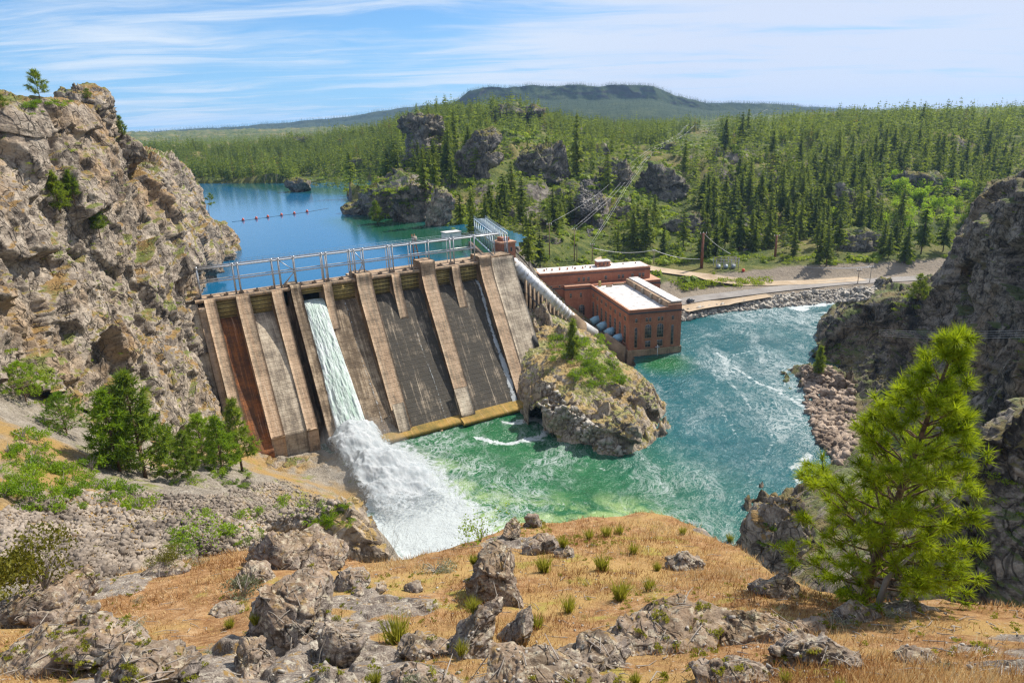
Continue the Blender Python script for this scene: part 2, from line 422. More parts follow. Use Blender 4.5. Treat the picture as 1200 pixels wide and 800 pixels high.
M_hero = leaf_mat('young_pine_needles', (.115, .195, .010), (.32, .41, .017), .46, 'tint')
M_sage = leaf_mat('sage_leaves', (.17, .19, .12), (.32, .33, .23), .2)
M_olive = leaf_mat('juniper_leaves', (.075, .085, .012), (.20, .19, .025), .35, 'tint')
M_tuft = leaf_mat('bunchgrass_blades', (.14, .17, .02), (.34, .34, .06), .4, 'tint')
M_dry = leaf_mat('dry_grass_blades', (.27, .125, .035), (.56, .37, .14), .3, 'tint')
def dry_mat():
    t = NT('dry_grass_blades'); v = t.attr('tint'); c = t.ramp(v, [(.08, (.17, .075, .03)), (.38, (.40, .215, .08)), (.66, (.55, .37, .155)), (.92, (.66, .54, .32))])
    m = t.n('ShaderNodeMixShader', {0: .3, 1: t.bsdf(c, .8, Specular_IOR_Level=.1), 2: t.n('ShaderNodeBsdfTranslucent', {0: c}).outputs[0]}).outputs[0]
    return t.out(m)
M_dry = dry_mat()
M_twig = plain('grey_twig', (.30, .26, .22), .9)
M_bark = plain('pine_bark', (.14, .085, .05), .95, 0, .3, 6)
M_bark_far = plain('dark_bark', (.10, .065, .045), .95)
M_steel = plain('galvanised_steel', (.50, .51, .52), .42, .55, .1, 2)
M_bluesteel = plain('blue_grey_painted_steel', (.36, .45, .52), .5, .3, .1, 2)
M_pipe = None
M_white = plain('white_painted_metal', (.78, .77, .75), .5, 0, .06, 2)
M_roof = plain('white_roof_membrane', (.58, .55, .525), .8, 0, .18, .5)
M_rust = plain('rusty_weathering_pole', (.22, .085, .04), .8, 0, .25, 2)
M_wood = plain('grey_brown_pole_wood', (.20, .13, .08), .9, 0, .2, 2)
M_glass = plain('dark_window_glass', (.06, .065, .07), .12, 0, .3, .6)
M_frame = plain('window_frame_paint', (.30, .26, .20), .7)
M_wire = plain('aluminium_cable', (.55, .55, .56), .5, .3)
M_red = plain('red_plastic', (.62, .05, .03), .4)
M_black = plain('black_rubber', (.02, .02, .02), .7)
M_car = plain('dark_blue_car_paint', (.02, .03, .05), .25)
M_dark = plain('shade_dark_concrete', (.06, .055, .05), .9)  # dark tone puts the arch niche's shade into the colour; other parts share it
M_penblue = plain('pale_blue_pipe_paint', (.28, .50, .66), .45, 0, .08, 1)
def pipe_mat():
    t = NT('ribbed_penstock_steel'); p = t.pos(); f = t.noise(p, .5, 6, .65)
    c = t.ramp(f, [(.32, (.42, .40, .37)), (.5, (.66, .66, .66)), (.68, (.76, .77, .78))])
    c = t.mix(t.math('MULTIPLY', t.ss(t.noise(p, .9, 5, .7), .62, .70), .6), c, (.42, .26, .10))
    return t.out(t.bsdf(c, .45, Metallic=.2))
M_pipe = pipe_mat()

def concrete_mat(name, base=((.20, .14, .085), (.50, .385, .26), (.66, .55, .40)), stain=.6, staincol=(.035, .028, .022), rust=0.0, course=True, rough_wet=.85):
    # UV: u = metres along the dam, v = metres down the face, so streaks run with the fall of water
    t = NT(name); uv = t.n('ShaderNodeTexCoord').outputs['UV']; p = t.pos()
    strk = t.noise(t.mapv(uv, (1.1, .035, 1)), 1.0, 6, .65, .25)
    strk2 = t.noise(t.mapv(uv, (3.8, .06, 1), loc=(7, 3, 0)), 1.0, 5, .6, .2)
    blot = t.noise(p, .22, 6, .68); fin = t.noise(p, 2.4, 6, .72)
    c = t.ramp(t.math('ADD', t.math('MULTIPLY', blot, .55), t.math('MULTIPLY', fin, .45)), [(.34, base[0]), (.5, base[1]), (.66, base[2])])
    light = t.math('MULTIPLY', t.ss(t.math('ADD', t.math('MULTIPLY', strk, .65), t.math('MULTIPLY', strk2, .35)), .56, .66), .6)
    if rust: c = t.mix(t.math('MULTIPLY', t.ss(t.math('ADD', t.math('MULTIPLY', strk, .6), t.math('MULTIPLY', blot, .4)), .36, .58), rust), c, t.mix(fin, (.19, .055, .014), (.40, .14, .035)))
    dk = t.math('ADD', t.math('MULTIPLY', strk, .42), t.math('ADD', t.math('MULTIPLY', strk2, .23), t.math('MULTIPLY', blot, .35)))
    c = t.mix(t.math('MULTIPLY', t.ss(dk, .56 - .16 * stain, .40 - .0 * stain if stain < .5 else .46), min(1, stain * 1.2)), staincol if False else c, c)
    dm = t.math('MULTIPLY', t.ss(dk, .36 + .2 * stain, .52 + .12 * stain, 1, 0), min(1, .35 + stain * .75))
    c = t.mix(dm, c, t.mix(fin, staincol, tuple(x * 2.6 for x in staincol)))
    c = t.mix(t.math('MULTIPLY', light, t.ss(fin, .30, .55)), c, (.58, .49, .37))
    h = t.math('ADD', t.math('MULTIPLY', blot, .6), fin)
    if course:
        sep = t.n('ShaderNodeSeparateXYZ', {0: uv})
        fr = t.math('FRACT', t.math('MULTIPLY', sep.outputs[1], 1 / 1.55)); fr2 = t.math('ABSOLUTE', t.math('SUBTRACT', fr, .5))
        ln = t.ss(fr2, .44, .5); lnw = t.math('MULTIPLY', ln, t.ss(fin, .35, .6))
        c = t.mix(t.math('MULTIPLY', lnw, .35), c, tuple(x * .6 for x in base[0])); h = t.math('SUBTRACT', h, t.math('MULTIPLY', ln, .8))
    return t.out(t.bsdf(c, rough_wet, t.bump(h, .8, .18), Specular_IOR_Level=.3))
M_conc = concrete_mat('weathered_concrete', stain=.25, rust=.34)
M_face_dark = concrete_mat('algae_dark_concrete', ((.075, .06, .045), (.19, .15, .11), (.36, .29, .21)), .74, (.028, .025, .020))
M_face_brown = concrete_mat('brown_streaked_concrete', ((.13, .085, .05), (.32, .235, .15), (.48, .38, .27)), .5, (.04, .028, .018))
M_face_rust = concrete_mat('rust_stained_concrete', ((.12, .05, .02), (.25, .12, .05), (.38, .22, .10)), .5, (.04, .02, .012), .9)
M_face_grey = concrete_mat('grey_tan_concrete', ((.18, .14, .105), (.42, .345, .255), (.60, .52, .40)), .3, (.05, .04, .032))
M_apron = concrete_mat('mossy_apron_concrete', ((.14, .10, .02), (.32, .23, .05), (.42, .31, .10)), .3, (.06, .05, .015), .35, False)

def plank_mat():
    t = NT('yellow_timber_gate'); uv = t.n('ShaderNodeTexCoord').outputs['UV']; sep = t.n('ShaderNodeSeparateXYZ', {0: uv})
    fr = t.math('ABSOLUTE', t.math('SUBTRACT', t.math('FRACT', t.math('MULTIPLY', sep.outputs[1], 1 / .62)), .5))
    p = t.pos(); f = t.noise(t.mapv(uv, (.6, 6, 1)), 1.0, 5, .65)
    c = t.ramp(f, [(.33, (.24, .17, .05)), (.52, (.50, .38, .13)), (.68, (.60, .49, .22))])
    dash = t.ss(t.math('ABSOLUTE', t.math('SUBTRACT', t.math('FRACT', t.math('MULTIPLY', sep.outputs[0], .9)), .5)), .1, .2)
    c = t.mix(t.math('MULTIPLY', t.ss(fr, .36, .44), dash), c, (.06, .045, .02))
    return t.out(t.bsdf(c, .85, t.bump(fr, .5, .05)))
M_plank = plank_mat()

def brick_mat(name, c1, c2, mortar, s=1.0):
    t = NT(name); uv = t.n('ShaderNodeTexCoord').outputs['UV']; p = t.pos()
    b = t.n('ShaderNodeTexBrick', {'Vector': uv, 'Color1': c1, 'Color2': c2, 'Mortar': mortar, 'Scale': 1.0 * s, 'Mortar Size': .012, 'Brick Width': .42, 'Row Height': .16})
    n1 = t.noise(p, .25, 6, .65); n2 = t.noise(t.mapv(uv, (1.5, .12, 1)), 1, 5, .6)
    c = t.mix(t.math('MULTIPLY', t.ss(n1, .42, .66), .45), b.outputs[0], tuple(x * .62 for x in c1))
    c = t.mix(t.math('MULTIPLY', t.ss(n2, .56, .7), .3), c, tuple(min(1, x * 1.5) for x in c2))
    return t.out(t.bsdf(c, .9, t.bump(b.outputs['Fac'], .3, .03, ), Specular_IOR_Level=.2))
M_brick = brick_mat('red_brick', (.36, .135, .08), (.46, .19, .11), (.38, .24, .17))
M_trim = plain('brick_trim_band', (.50, .27, .17), .9, 0, .15, 2)
M_darkband = plain('dark_cornice_band', (.07, .075, .085), .8)

def water_mat(name, kind):
    t = NT(name); p = t.pos()
    if kind == 'river':
        foam = t.attr('foam'); green_reflect = t.attr('green'); lime = t.attr('lime')
        w1 = t.noise(p, .03, 3, .5, 0, 1)
        q = t.n('ShaderNodeVectorMath', {0: p, 1: t.n('ShaderNodeVectorMath', {0: w1, 'Scale': 22.0}, operation='SCALE').outputs[0]}, operation='ADD').outputs[0]
        deep = t.mix(t.noise(p, .05, 4, .6), (.006, .066, .082), (.014, .120, .130))
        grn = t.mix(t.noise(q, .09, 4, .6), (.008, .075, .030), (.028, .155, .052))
        c = t.mix(green_reflect, deep, grn)  # aerated green water, plus building reflection put into the colour
        c = t.mix(t.math('MULTIPLY', lime, t.ss(t.noise(q, .13, 5, .65), .40, .62)), c, (.34, .46, .17))
        # thin broken threads of foam, with white glitter put into the same colour
        a = t.noise(t.mapv(q, (1, .42, 1), (0, 0, R_(-28))), .22, 7, .66, .9)
        r1 = t.math('ABSOLUTE', t.math('SUBTRACT', a, .5))
        b = t.noise(q, .62, 6, .7, .6); r2 = t.math('ABSOLUTE', t.math('SUBTRACT', b, .5))
        thread = t.math('MAXIMUM', t.ss(r1, .030, .004), t.math('MULTIPLY', t.ss(r2, .035, .006), .8))
        patch = t.ss(t.noise(t.mapv(q, (1, .5, 1), (0, 0, R_(-28))), .045, 5, .65), .42, .64)
        th = t.math('MULTIPLY', thread, t.math('MULTIPLY', patch, .92))
        solid = t.ss(t.math('ADD', foam, t.math('MULTIPLY', t.math('SUBTRACT', b, .5), 1.5)), .38, .62)
        fm = t.math('MAXIMUM', t.math('MULTIPLY', th, t.ss(foam, -.2, .25, .75, 1.0)), solid)
        c = t.mix(fm, c, (.47, .51, .51))
        wv = t.math('ADD', t.math('MULTIPLY', t.noise(q, .45, 5, .62, .5), 1.0), t.math('MULTIPLY', t.noise(p, 1.8, 4, .6), .35))
        nrm = t.bump(wv, .85, .75)
        rough = t.math('ADD', .20, t.math('MULTIPLY', fm, .6))
        return t.out(t.bsdf(c, rough, nrm, IOR=1.333, Specular_IOR_Level=.5))
    c = t.mix(t.noise(p, .006, 3, .5), (.006, .085, .19), (.012, .125, .25))
    c = t.mix(t.attr('green'), c, (.012, .075, .040))  # green tint is shore tree reflection put into the colour
    f = t.noise(t.mapv(p, (1, .35, 1), (0, 0, R_(30))), .5, 4, .6)
    g = t.noise(p, .02, 3, .6)
    nrm = t.bump(t.math('MULTIPLY', f, t.ss(g, .3, .7, .3, 1)), .25, .25)
    return t.out(t.bsdf(c, .12, nrm, IOR=1.333))
M_river = water_mat('river_water', 'river')
M_lake = water_mat('reservoir_water', 'lake')
def spray_mat():
    t = NT('white_spray'); p = t.pos()
    f = t.noise(p, .45, 6, .65); c = t.mix(t.ss(f, .35, .62), (.44, .48, .50), (.60, .62, .63))
    a = t.attr('alpha'); n = t.noise(p, 1.3, 5, .7)
    al = t.ss(t.math('ADD', a, t.math('MULTIPLY', t.math('SUBTRACT', n, .5), 1.1)), .22, .55)
    d = t.bsdf(c, .9, t.bump(f, .5, .6), Specular_IOR_Level=.1, Subsurface_Weight=0.0)
    tr = t.n('ShaderNodeBsdfTranslucent', {0: (.85, .9, .93)}).outputs[0]
    d = t.n('ShaderNodeMixShader', {0: .3, 1: d, 2: tr}).outputs[0]
    return t.out(t.n('ShaderNodeMixShader', {0: al, 1: t.n('ShaderNodeBsdfTransparent').outputs[0], 2: d}).outputs[0])
M_spray = spray_mat()
def chute_mat():
    t = NT('falling_water'); uv = t.n('ShaderNodeTexCoord').outputs['UV']
    f = t.noise(t.mapv(uv, (1.0, .16, 1)), 1.2, 7, .68, .5); g = t.noise(t.mapv(uv, (.22, .035, 1)), 1.0, 4, .6, .3); h = t.noise(t.mapv(uv, (3.0, .8, 1)), 1, 5, .7)
    side = t.attr('core')
    v = t.math('ADD', t.math('MULTIPLY', f, .5), t.math('ADD', t.math('MULTIPLY', g, .25), t.math('MULTIPLY', h, .25)))
    c = t.ramp(t.math('ADD', v, t.math('MULTIPLY', side, -.06)), [(.34, (.30, .42, .34)), (.45, (.46, .54, .50)), (.55, (.60, .63, .64))])
    return t.out(t.bsdf(c, .5, t.bump(v, 1.0, .8), Specular_IOR_Level=.35))
M_chute = chute_mat()
# ------------------------------------------------------------------ land
CAST = []                                     # surfaces that later things stand on
def surf_add(V, F):
    CAST.append(BVHTree.FromPolygons([tuple(v) for v in np.asarray(V, float)], [tuple(int(i) for i in f) for f in F], all_triangles=False))
def cast(px, py, dmax=20000):
    d = Vector(ray(px, py)).normalized(); best = None
    for b in CAST:
        h = b.ray_cast(Vector(EYE), d, dmax)
        if h[0] is not None and (best is None or h[3] < best[3]): best = h
    return best
def drop(x, y, top=400):
    best = None
    for b in CAST:
        h = b.ray_cast(Vector((x, y, top)), Vector((0, 0, -1)))
        if h[0] is not None and (best is None or h[0].z > best[0].z): best = h
    return best
def gridF(nu, nv):
    i = np.arange(nu * nv).reshape(nv, nu)
    return np.stack([i[:-1, :-1], i[:-1, 1:], i[1:, 1:], i[1:, :-1]], -1).reshape(-1, 4)

# --- far hills: control points (photo x, y, depth) or (plan x, y, z)
Q = []
def cp(x, y, d): Q.append(atd(x, y, d))
def cz(x, y, z): Q.append(at(x, y, z))
def cw(x, y, z): Q.append(np.array([x, y, z], float))
for q in [(795, 379), (850, 366), (900, 361), (960, 353), (1010, 351), (1060, 348), (1120, 345)]: cz(*q, 0.3)
for q in [(860, 385), (920, 378), (1000, 370), (1080, 365)]: cz(*q, -5)
for q in [(802, 352), (860, 344), (940, 336), (1000, 331), (1060, 327), (1140, 325)]: cz(*q, 4.2)
for q in [(780, 340), (830, 335), (880, 331), (930, 327)]: cz(*q, 4.6)
for q in [(778, 320), (830, 320), (880, 320), (930, 316), (990, 317)]: cz(*q, 10)
for q in [(780, 309), (840, 309), (900, 305), (960, 305), (1020, 310)]: cz(*q, 12)
for p in [(45, 250, -4), (60, 262, 2.5), (75, 285, 2), (70, 310, 4.5), (80, 335, 5), (40, 335, 7), (15, 335, 14), (36, 262, 3), (36, 290, 3), (22, 262, 10), (22, 295, 11), (8, 262, 30), (8, 290, 30), (-2, 262, 40), (-4, 290, 40.5), (0, 318, 40), (60, 345, 7), (20, 352, 22)]: cw(*p)
for p in [(-110, 273, 26), (-90, 230, 26), (-60, 260, 24), (-40, 290, 26), (-20, 262, 26), (-60, 330, 24), (-100, 400, 24), (-150, 480, 24), (-220, 590, 26), (-150, 560, 28), (-130, 340, 26), (-260, 640, 34), (-180, 420, 30), (-230, 480, 30)]: cw(*p)
for q in [(232, 217), (280, 218), (330, 216), (425, 228), (452, 226), (345, 222)]: cz(*q, 41)
for q in [(640, 302, 352), (690, 300, 372), (740, 300, 392), (560, 278, 325), (600, 285, 345), (540, 270, 330),
          (700, 270, 420), (740, 262, 425), (650, 270, 390), (600, 250, 390), (560, 240, 395), (535, 225, 420), (520, 250, 372),
          (640, 225, 455), (690, 225, 465), (740, 215, 500), (770, 225, 490), (790, 275, 428), (830, 283, 420), (900, 286, 418), (960, 288, 415), (1030, 290, 412), (1090, 295, 408), (1160, 296, 410), (1230, 296, 410),
          (860, 250, 452), (930, 250, 458), (1000, 252, 455), (1060, 252, 455), (1120, 252, 460), (1200, 252, 460),
          (860, 215, 515), (930, 215, 520), (1000, 215, 525), (1070, 215, 530), (1140, 215, 535), (1220, 215, 535),
          (880, 180, 600), (960, 178, 610), (1040, 176, 620), (1120, 175, 625), (1200, 172, 625),
          (900, 160, 730), (980, 156, 760), (1060, 154, 770), (1140, 151, 780), (1230, 149, 780),
          (985, 147, 1050), (1080, 145, 1060), (1180, 142, 1060), (1260, 140, 1060), (1000, 137, 2100), (1150, 132, 2100),
          (500, 200, 480), (520, 175, 520), (485, 164, 560), (540, 162, 570), (560, 200, 450), (600, 200, 465), (600, 175, 540), (650, 195, 500), (650, 170, 620),
          (560, 155, 670), (610, 139, 740), (580, 147, 710), (640, 151, 750), (680, 163, 760), (730, 192, 560), (770, 182, 630), (820, 172, 700), (760, 168, 800), (700, 168, 800), (800, 162, 930), (850, 160, 930),
          (620, 160, 1400), (700, 155, 1500), (800, 150, 1600), (880, 148, 1600),
          (470, 158, 760), (440, 172, 820), (400, 178, 900), (350, 180, 950), (300, 182, 1000), (250, 184, 1000), (200, 182, 1000), (140, 185, 1000), (60, 190, 1000),
          (460, 215, 600), (420, 207, 680), (370, 203, 740), (310, 204, 790), (250, 205, 800), (190, 206, 800), (100, 210, 800),
          (460, 158, 1150), (400, 165, 1250), (320, 169, 1300), (240, 172, 1300), (160, 176, 1300),
          (450, 160, 2200), (350, 164, 2200), (250, 168, 2200), (150, 172, 2200), (560, 158, 2200), (40, 178, 2200)]: cp(*q)
for a_ in np.linspace(-.85, .85, 8):
    for r_ in (3200, 5000, 8500): cw(math.sin(a_) * r_, math.cos(a_) * r_, 84)
Q = np.array(Q)
def fq(x, y): return np.c_[np.arctan2(x, y) * 1.7, np.log(np.hypot(x, y))]
far_fit = TPS(fq(Q[:, 0], Q[:, 1]), Q[:, 2], 2e-4)
def far_z(x, y, detail=True):
    x = np.atleast_1d(np.asarray(x, float)); y = np.atleast_1d(np.asarray(y, float))
    z = far_fit(fq(x, y))
    if detail:
        r = np.hypot(x, y)
        p = np.c_[x, y, z]
        w = sstep(14, 40, z) * sstep(330, 420, r) * sstep(0, 2.5, np.abs(z - 40.5) )
        lake = inpoly(x, y, [(-320, 700), (-190, 660), (-120, 520), (-95, 430), (-60, 360), (-30, 300), (-10, 270), (-90, 190), (-160, 260)])
        w = np.where(lake, 0, w)
        z = z + w * (fbm(p / 100, 4, 3) * 11 + fbm(p / 36, 4, 9, .55, True) * 6.0)
        z = z + w * sstep(-.1, .25, fbm(p / 90, 3, 21)) * facet(p / 24, 31, .9) * 9.0 + w * sstep(0, .3, fbm(p / 70, 3, 25)) * facet(p / 9, 35, .9) * 3.0
        z = np.where(lake & (z > 38), np.minimum(z, 38), z)
    wl = np.interp(x, [60, 76, 102, 124, 153, 175, 205, 300], [292, 297, 312.5, 318, 327.5, 328.5, 331, 340])
    v = y - wl
    zb = np.interp(v, [-20, -3, 0, 5, 9, 30, 40, 66], [-6, -1.6, -.2, 3.4, 4.5, 4.9, 9.4, 13.5])
    m_ = sstep(100, 70, v) * sstep(58, 68, x) * sstep(330, 260, x)
    z = z * (1 - m_) + zb * m_
    return z
naz, nr = 430, 560
AZ = np.linspace(-.80, .80, naz); RR = np.exp(np.linspace(math.log(246), math.log(7500), nr))
A2, R2 = np.meshgrid(AZ, RR)
X = (np.sin(A2) * R2).ravel(); Y = (np.cos(A2) * R2).ravel()
Z = far_z(X, Y)
V = np.c_[X, Y, Z]; F = gridF(naz, nr)
# leave out the part that lies under the river in front and the near left
keep = np.ones(len(F), bool)
cx_ = V[F].mean(1)
keep &= ~((cx_[:, 0] < -12) & (cx_[:, 1] < 245))
F = F[keep]
hills = obj('hills', raw_mesh('hills', V, F, [M_hill], True)); tag(hills, kind='structure')
surf_add(V, F)

# --- the mesa and the blue ridges behind it
def ridge(name, tops, base_k, zb, cliff, seed):
    px = np.array([t_[0] for t_ in tops], float); P = np.array([atd(*t_) for t_ in tops])
    u = np.linspace(0, 1, 420); s_ = np.interp(u, [0, 1], [px[0], px[-1]])
    tp = np.stack([np.interp(s_, px, P[:, k]) for k in range(3)], 1); tp[:, 2] += fbm(np.c_[s_ / 26, s_ * 0, s_ * 0 + seed], 5, seed + 40, .6) * 12
    rows = []
    prof = [(base_k, 0.0), (base_k + (1 - base_k) * .35, .14), (base_k + (1 - base_k) * .65, .42), (.965, .76 - cliff * .1), (.985, .97), (1.0, 1.0), (1.06, 1.0), (1.3, .93)]
    kk = np.linspace(0, len(prof) - 1, 90)
    for k in kk:
        f = np.interp(k, range(len(prof)), [q[0] for q in prof]); hgt = np.interp(k, range(len(prof)), [q[1] for q in prof])
        g = tp.copy(); g[:, :2] *= f; g[:, 2] = zb + (tp[:, 2] - zb) * hgt; rows.append(g)
    V = np.concatenate(rows); hf = np.clip((V[:, 2] - zb) / 120, 0, 1)
    ed = np.tile(sstep(0, .04, u) * sstep(1, .96, u), 90)
    p = V.copy(); d = fbm(p / 260, 5, seed, .55, True) * 45 * hf * np.repeat(sstep(3.2, 2.0, np.abs(kk - 2.5)), 420)
    nrm2 = -V[:, :2] / np.linalg.norm(V[:, :2], axis=1)[:, None]
    V[:, :2] += nrm2 * (d * 1.8)[:, None]; V[:, 2] += fbm(p / 300, 4, seed + 5) * 5 * hf
    F = gridF(420, 90)
    o = obj(name, raw_mesh(name, V, F, [M_mesa], True)); tag(o, kind='structure'); surf_add(V, F)
    return V.reshape(90, 420, 3)
mesa = ridge('mesa', [(430, 158, 3000), (470, 146, 3000), (505, 133, 2950), (535, 119, 2900), (550, 107, 2850), (575, 104, 2800), (620, 101, 2800), (680, 100, 2800), (740, 100, 2850), (765, 101, 2850), (790, 112, 2900), (830, 121, 2950), (870, 122, 3100), (935, 124, 3300), (990, 137, 3500), (1060, 142, 3500)], .5, 60, 1, 3)
back = ridge('plateau', [(-120, 166, 5200), (60, 159, 5200), (170, 156, 5000), (260, 149, 5000), (330, 144, 5000), (400, 138, 4800), (460, 129, 4600), (520, 122, 4500), (600, 120, 4500), (800, 120, 4700), (930, 124, 5000), (1010, 129, 5200), (1100, 130, 5200), (1300, 128, 5200)], .5, 60, .5, 11)

# --- cliffs: a grid of (photo x, y, depth) rows from the back of the top to the foot
def cr_interp(G, nu, nv):
    G = np.asarray(G, float)
    def up(A, n):
        m = len(A); tt = np.linspace(0, m - 1, n); i = np.minimum(tt.astype(int), m - 2); f = (tt - i)[:, None, None]
        P0, P1, P2, P3 = A[np.maximum(i - 1, 0)], A[i], A[i + 1], A[np.minimum(i + 2, m - 1)]
        return .5 * (2 * P1 + (P2 - P0) * f + (2 * P0 - 5 * P1 + 4 * P2 - P3) * f ** 2 + (3 * P1 - P0 - 3 * P2 + P3) * f ** 3)
    return up(up(G, nv).transpose(1, 0, 2), nu).transpose(1, 0, 2)
def cliff(name, G, nu, nv, mat, seed, big=3.2, mid=1.5, small=.55, edge=.0, strat=(0.35, -.2), k=1.0):
    P = cr_interp(G, nu, nv)
    du = np.gradient(P, axis=1); dv = np.gradient(P, axis=0)
    nrm = np.cross(du, dv); nrm /= np.linalg.norm(nrm, axis=2, keepdims=True) + 1e-9
    p = P.reshape(-1, 3)
    if ((EYE - p) * nrm.reshape(-1, 3)).sum(1).mean() < 0: nrm = -nrm
    n1 = nrm.reshape(-1, 3)
    q = p.copy(); q[:, 2] = q[:, 2] * 1.15 + p[:, 0] * strat[0] + p[:, 1] * strat[1]; q[:, 0] = q[:, 0] * .8 - p[:, 2] * .25
    q += np.stack([fbm(p / 9 + 50 * i, 3, seed + 40 + i) for i in range(3)], 1) * 2.2
    d = fbm(p / 30, 3, seed) * big * 1.2 + facet(q / (17 * k), seed + 1, .75) * big * 1.25 + facet(q / (7.0 * k), seed + 11, .75) * mid + facet(q / (2.8 * k), seed + 21, .75) * small + facet(q / (1.2 * k), seed + 31, .7) * small * .4
    D = d.reshape(nv, nu)
    for _ in range(1):
        E_ = np.pad(D, 1, mode='edge'); D = (4 * D + E_[:-2, 1:-1] + E_[2:, 1:-1] + E_[1:-1, :-2] + E_[1:-1, 2:]) / 8
    d = D.ravel() + fbm(p / 1.3, 4, seed + 5, .6) * small * .35
    V = p + n1 * d[:, None]
    F = gridF(nu, nv)
    o = obj(name, raw_mesh(name, V, F, [mat], False)); tag(o, kind='structure'); surf_add(V, F)
    return o
def blur2(A, n=1):
    for _ in range(n):
        E_ = np.pad(A, 1, mode='edge'); A = (4 * A + E_[:-2, 1:-1] + E_[2:, 1:-1] + E_[1:-1, :-2] + E_[1:-1, 2:]) / 8
    return A
def PX(rows): return [[atd(*q[:3]) if len(q) == 3 else np.array(q[:3], float) for q in r] for r in rows]
left_rows = PX([
    [(-160, 80, 220), (-60, 132, 220), (0, 152, 210), (75, 128, 230), (118, 128, 250), (150, 185, 280), (190, 195, 300), (220, 218, 320), (240, 262, 340), (275, 285, 350)],
    [(-160, 80, 150), (-60, 130, 150), (0, 150, 142), (75, 122, 163), (115, 122, 182), (150, 180, 205), (188, 190, 230), (222, 214, 258), (242, 258, 280), (273, 290, 298)],
    [(-160, 120, 138), (-60, 155, 135), (0, 180, 132), (75, 165, 151), (120, 185, 168), (155, 222, 188), (192, 235, 208), (225, 252, 232), (248, 280, 255), (276, 299, 285)],
    [(-160, 190, 120), (-60, 220, 120), (0, 250, 122), (72, 255, 141), (122, 270, 157), (160, 290, 173), (196, 300, 190), (226, 312, 203), (236, 335, 215), (262, 318, 272)],
    [(-160, 300, 104), (-60, 310, 108), (0, 318, 114), (66, 345, 131), (118, 362, 146), (158, 378, 160), (190, 385, 172), (212, 380, 188), (222, 395, 200), (230, 380, 225)],
    [(-160, 400, 92), (-60, 390, 100), (0, 372, 108), (62, 410, 124), (112, 430, 137), (152, 445, 150), (192, 458, 161), (222, 455, 175), (240, 465, 186), (250, 455, 200)],
    [(-160, 470, 80), (-60, 470, 90), (0, 450, 100), (60, 470, 114), (110, 490, 128), (150, 510, 140), (190, 530, 150), (230, 530, 164), (256, 528, 176), (275, 520, 186)]])
cliff('cliff', left_rows, 520, 330, M_cliff, 100, 3.4, 2.1, .85)
right_rows = PX([  # last two columns: unseen wall added beyond the frame to cast shade
    [(955, 395, 330), (985, 365, 330), (1030, 345, 330), (1070, 335, 320), (1115, 320, 300), (1160, 225, 270), (1205, 200, 240), (1290, 130, 210), (1380, 70, 190), (140, 60, 118, 0), (136, -10, 114, 0)],
    [(962, 405, 262), (990, 372, 262), (1032, 352, 256), (1072, 345, 246), (1108, 318, 226), (1150, 240, 205), (1200, 214, 180), (1290, 140, 150), (1380, 80, 130), (92, 58, 116, 0), (88, -10, 112, 0)],
    [(958, 412, 260), (988, 392, 258), (1030, 385, 250), (1065, 385, 238), (1105, 372, 216), (1155, 320, 192), (1205, 295, 168), (1290, 250, 138), (1380, 220, 112), (87, 57, 100, 0), (83, -10, 98, 0)],
    [(950, 420, 259), (985, 412, 254), (1022, 418, 244), (1058, 425, 230), (1100, 425, 205), (1150, 400, 178), (1205, 385, 152), (1290, 360, 124), (1380, 350, 100), (82, 56, 84, 0), (78, -10, 84, 0)],
    [(945, 432, 257), (975, 440, 246), (1012, 455, 230), (1050, 470, 212), (1092, 480, 188), (1145, 475, 160), (1205, 465, 134), (1290, 460, 108), (1380, 460, 86), (77, 54, 66, 0), (74, -10, 70, 0)],
    [(940, 445, 252), (965, 480, 225), (1000, 505, 205), (1040, 525, 185), (1085, 545, 162), (1140, 555, 138), (1205, 560, 114), (1290, 570, 92), (1380, 580, 72), (70, 50, 46, 0), (66, -10, 56, 0)]])
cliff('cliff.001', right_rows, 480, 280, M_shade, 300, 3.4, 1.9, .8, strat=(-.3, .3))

# --- near buttress added at the right edge, tilted so its face stays shaded
def bt(px, py, dd=0.0):
    r = ray(px, py); return EYE + r * (148.0 / (r[0] + r[1] - r[2]) + dd)
bx = [1000, 1050, 1092, 1125, 1160, 1200, 1255, 1320]; by = [690, 650, 610, 570, 520, 475, 430, 390]
bro = [[bt(x, y + 34, 16) for x, y in zip(bx, by)]] + [[bt(x, y + (760 - y) * f, 0) for x, y in zip(bx, by)] for f in (0, .14, .3, .5, .75, 1.0)]
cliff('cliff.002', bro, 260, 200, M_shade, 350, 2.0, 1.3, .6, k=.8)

# --- foreground hillside under the camera
FGc = []
for q in [(-80, 800, 9.5), (0, 800, 10), (200, 800, 10.2), (400, 800, 10.2), (600, 800, 10), (800, 800, 9.6), (1000, 800, 9), (1200, 800, 8.6), (1290, 800, 8.4),
          (0, 740, 14.5), (110, 710, 17.5), (200, 735, 15.5), (300, 740, 15), (400, 735, 14.6), (500, 735, 14.2), (600, 735, 14), (700, 735, 13.8), (800, 735, 13.4), (900, 740, 12.8), (1000, 745, 12.2), (1100, 745, 12), (1200, 750, 11.6),
          (120, 690, 19.5), (180, 672, 21.5), (300, 690, 18.5), (240, 660, 22.5), (400, 690, 18.3), (500, 690, 18), (600, 690, 17.6), (700, 690, 17.4), (800, 690, 17.2), (900, 695, 16.6), (960, 705, 15.8), (1060, 705, 15.5), (1200, 722, 14.2),
          (330, 655, 23), (440, 668, 21.5), (520, 650, 22.5), (600, 650, 21.8), (700, 650, 21.5), (800, 650, 21.5), (870, 655, 21), (640, 618, 26), (700, 612, 26.5), (770, 606, 27), (820, 625, 25)]: FGc.append(atd(*q))
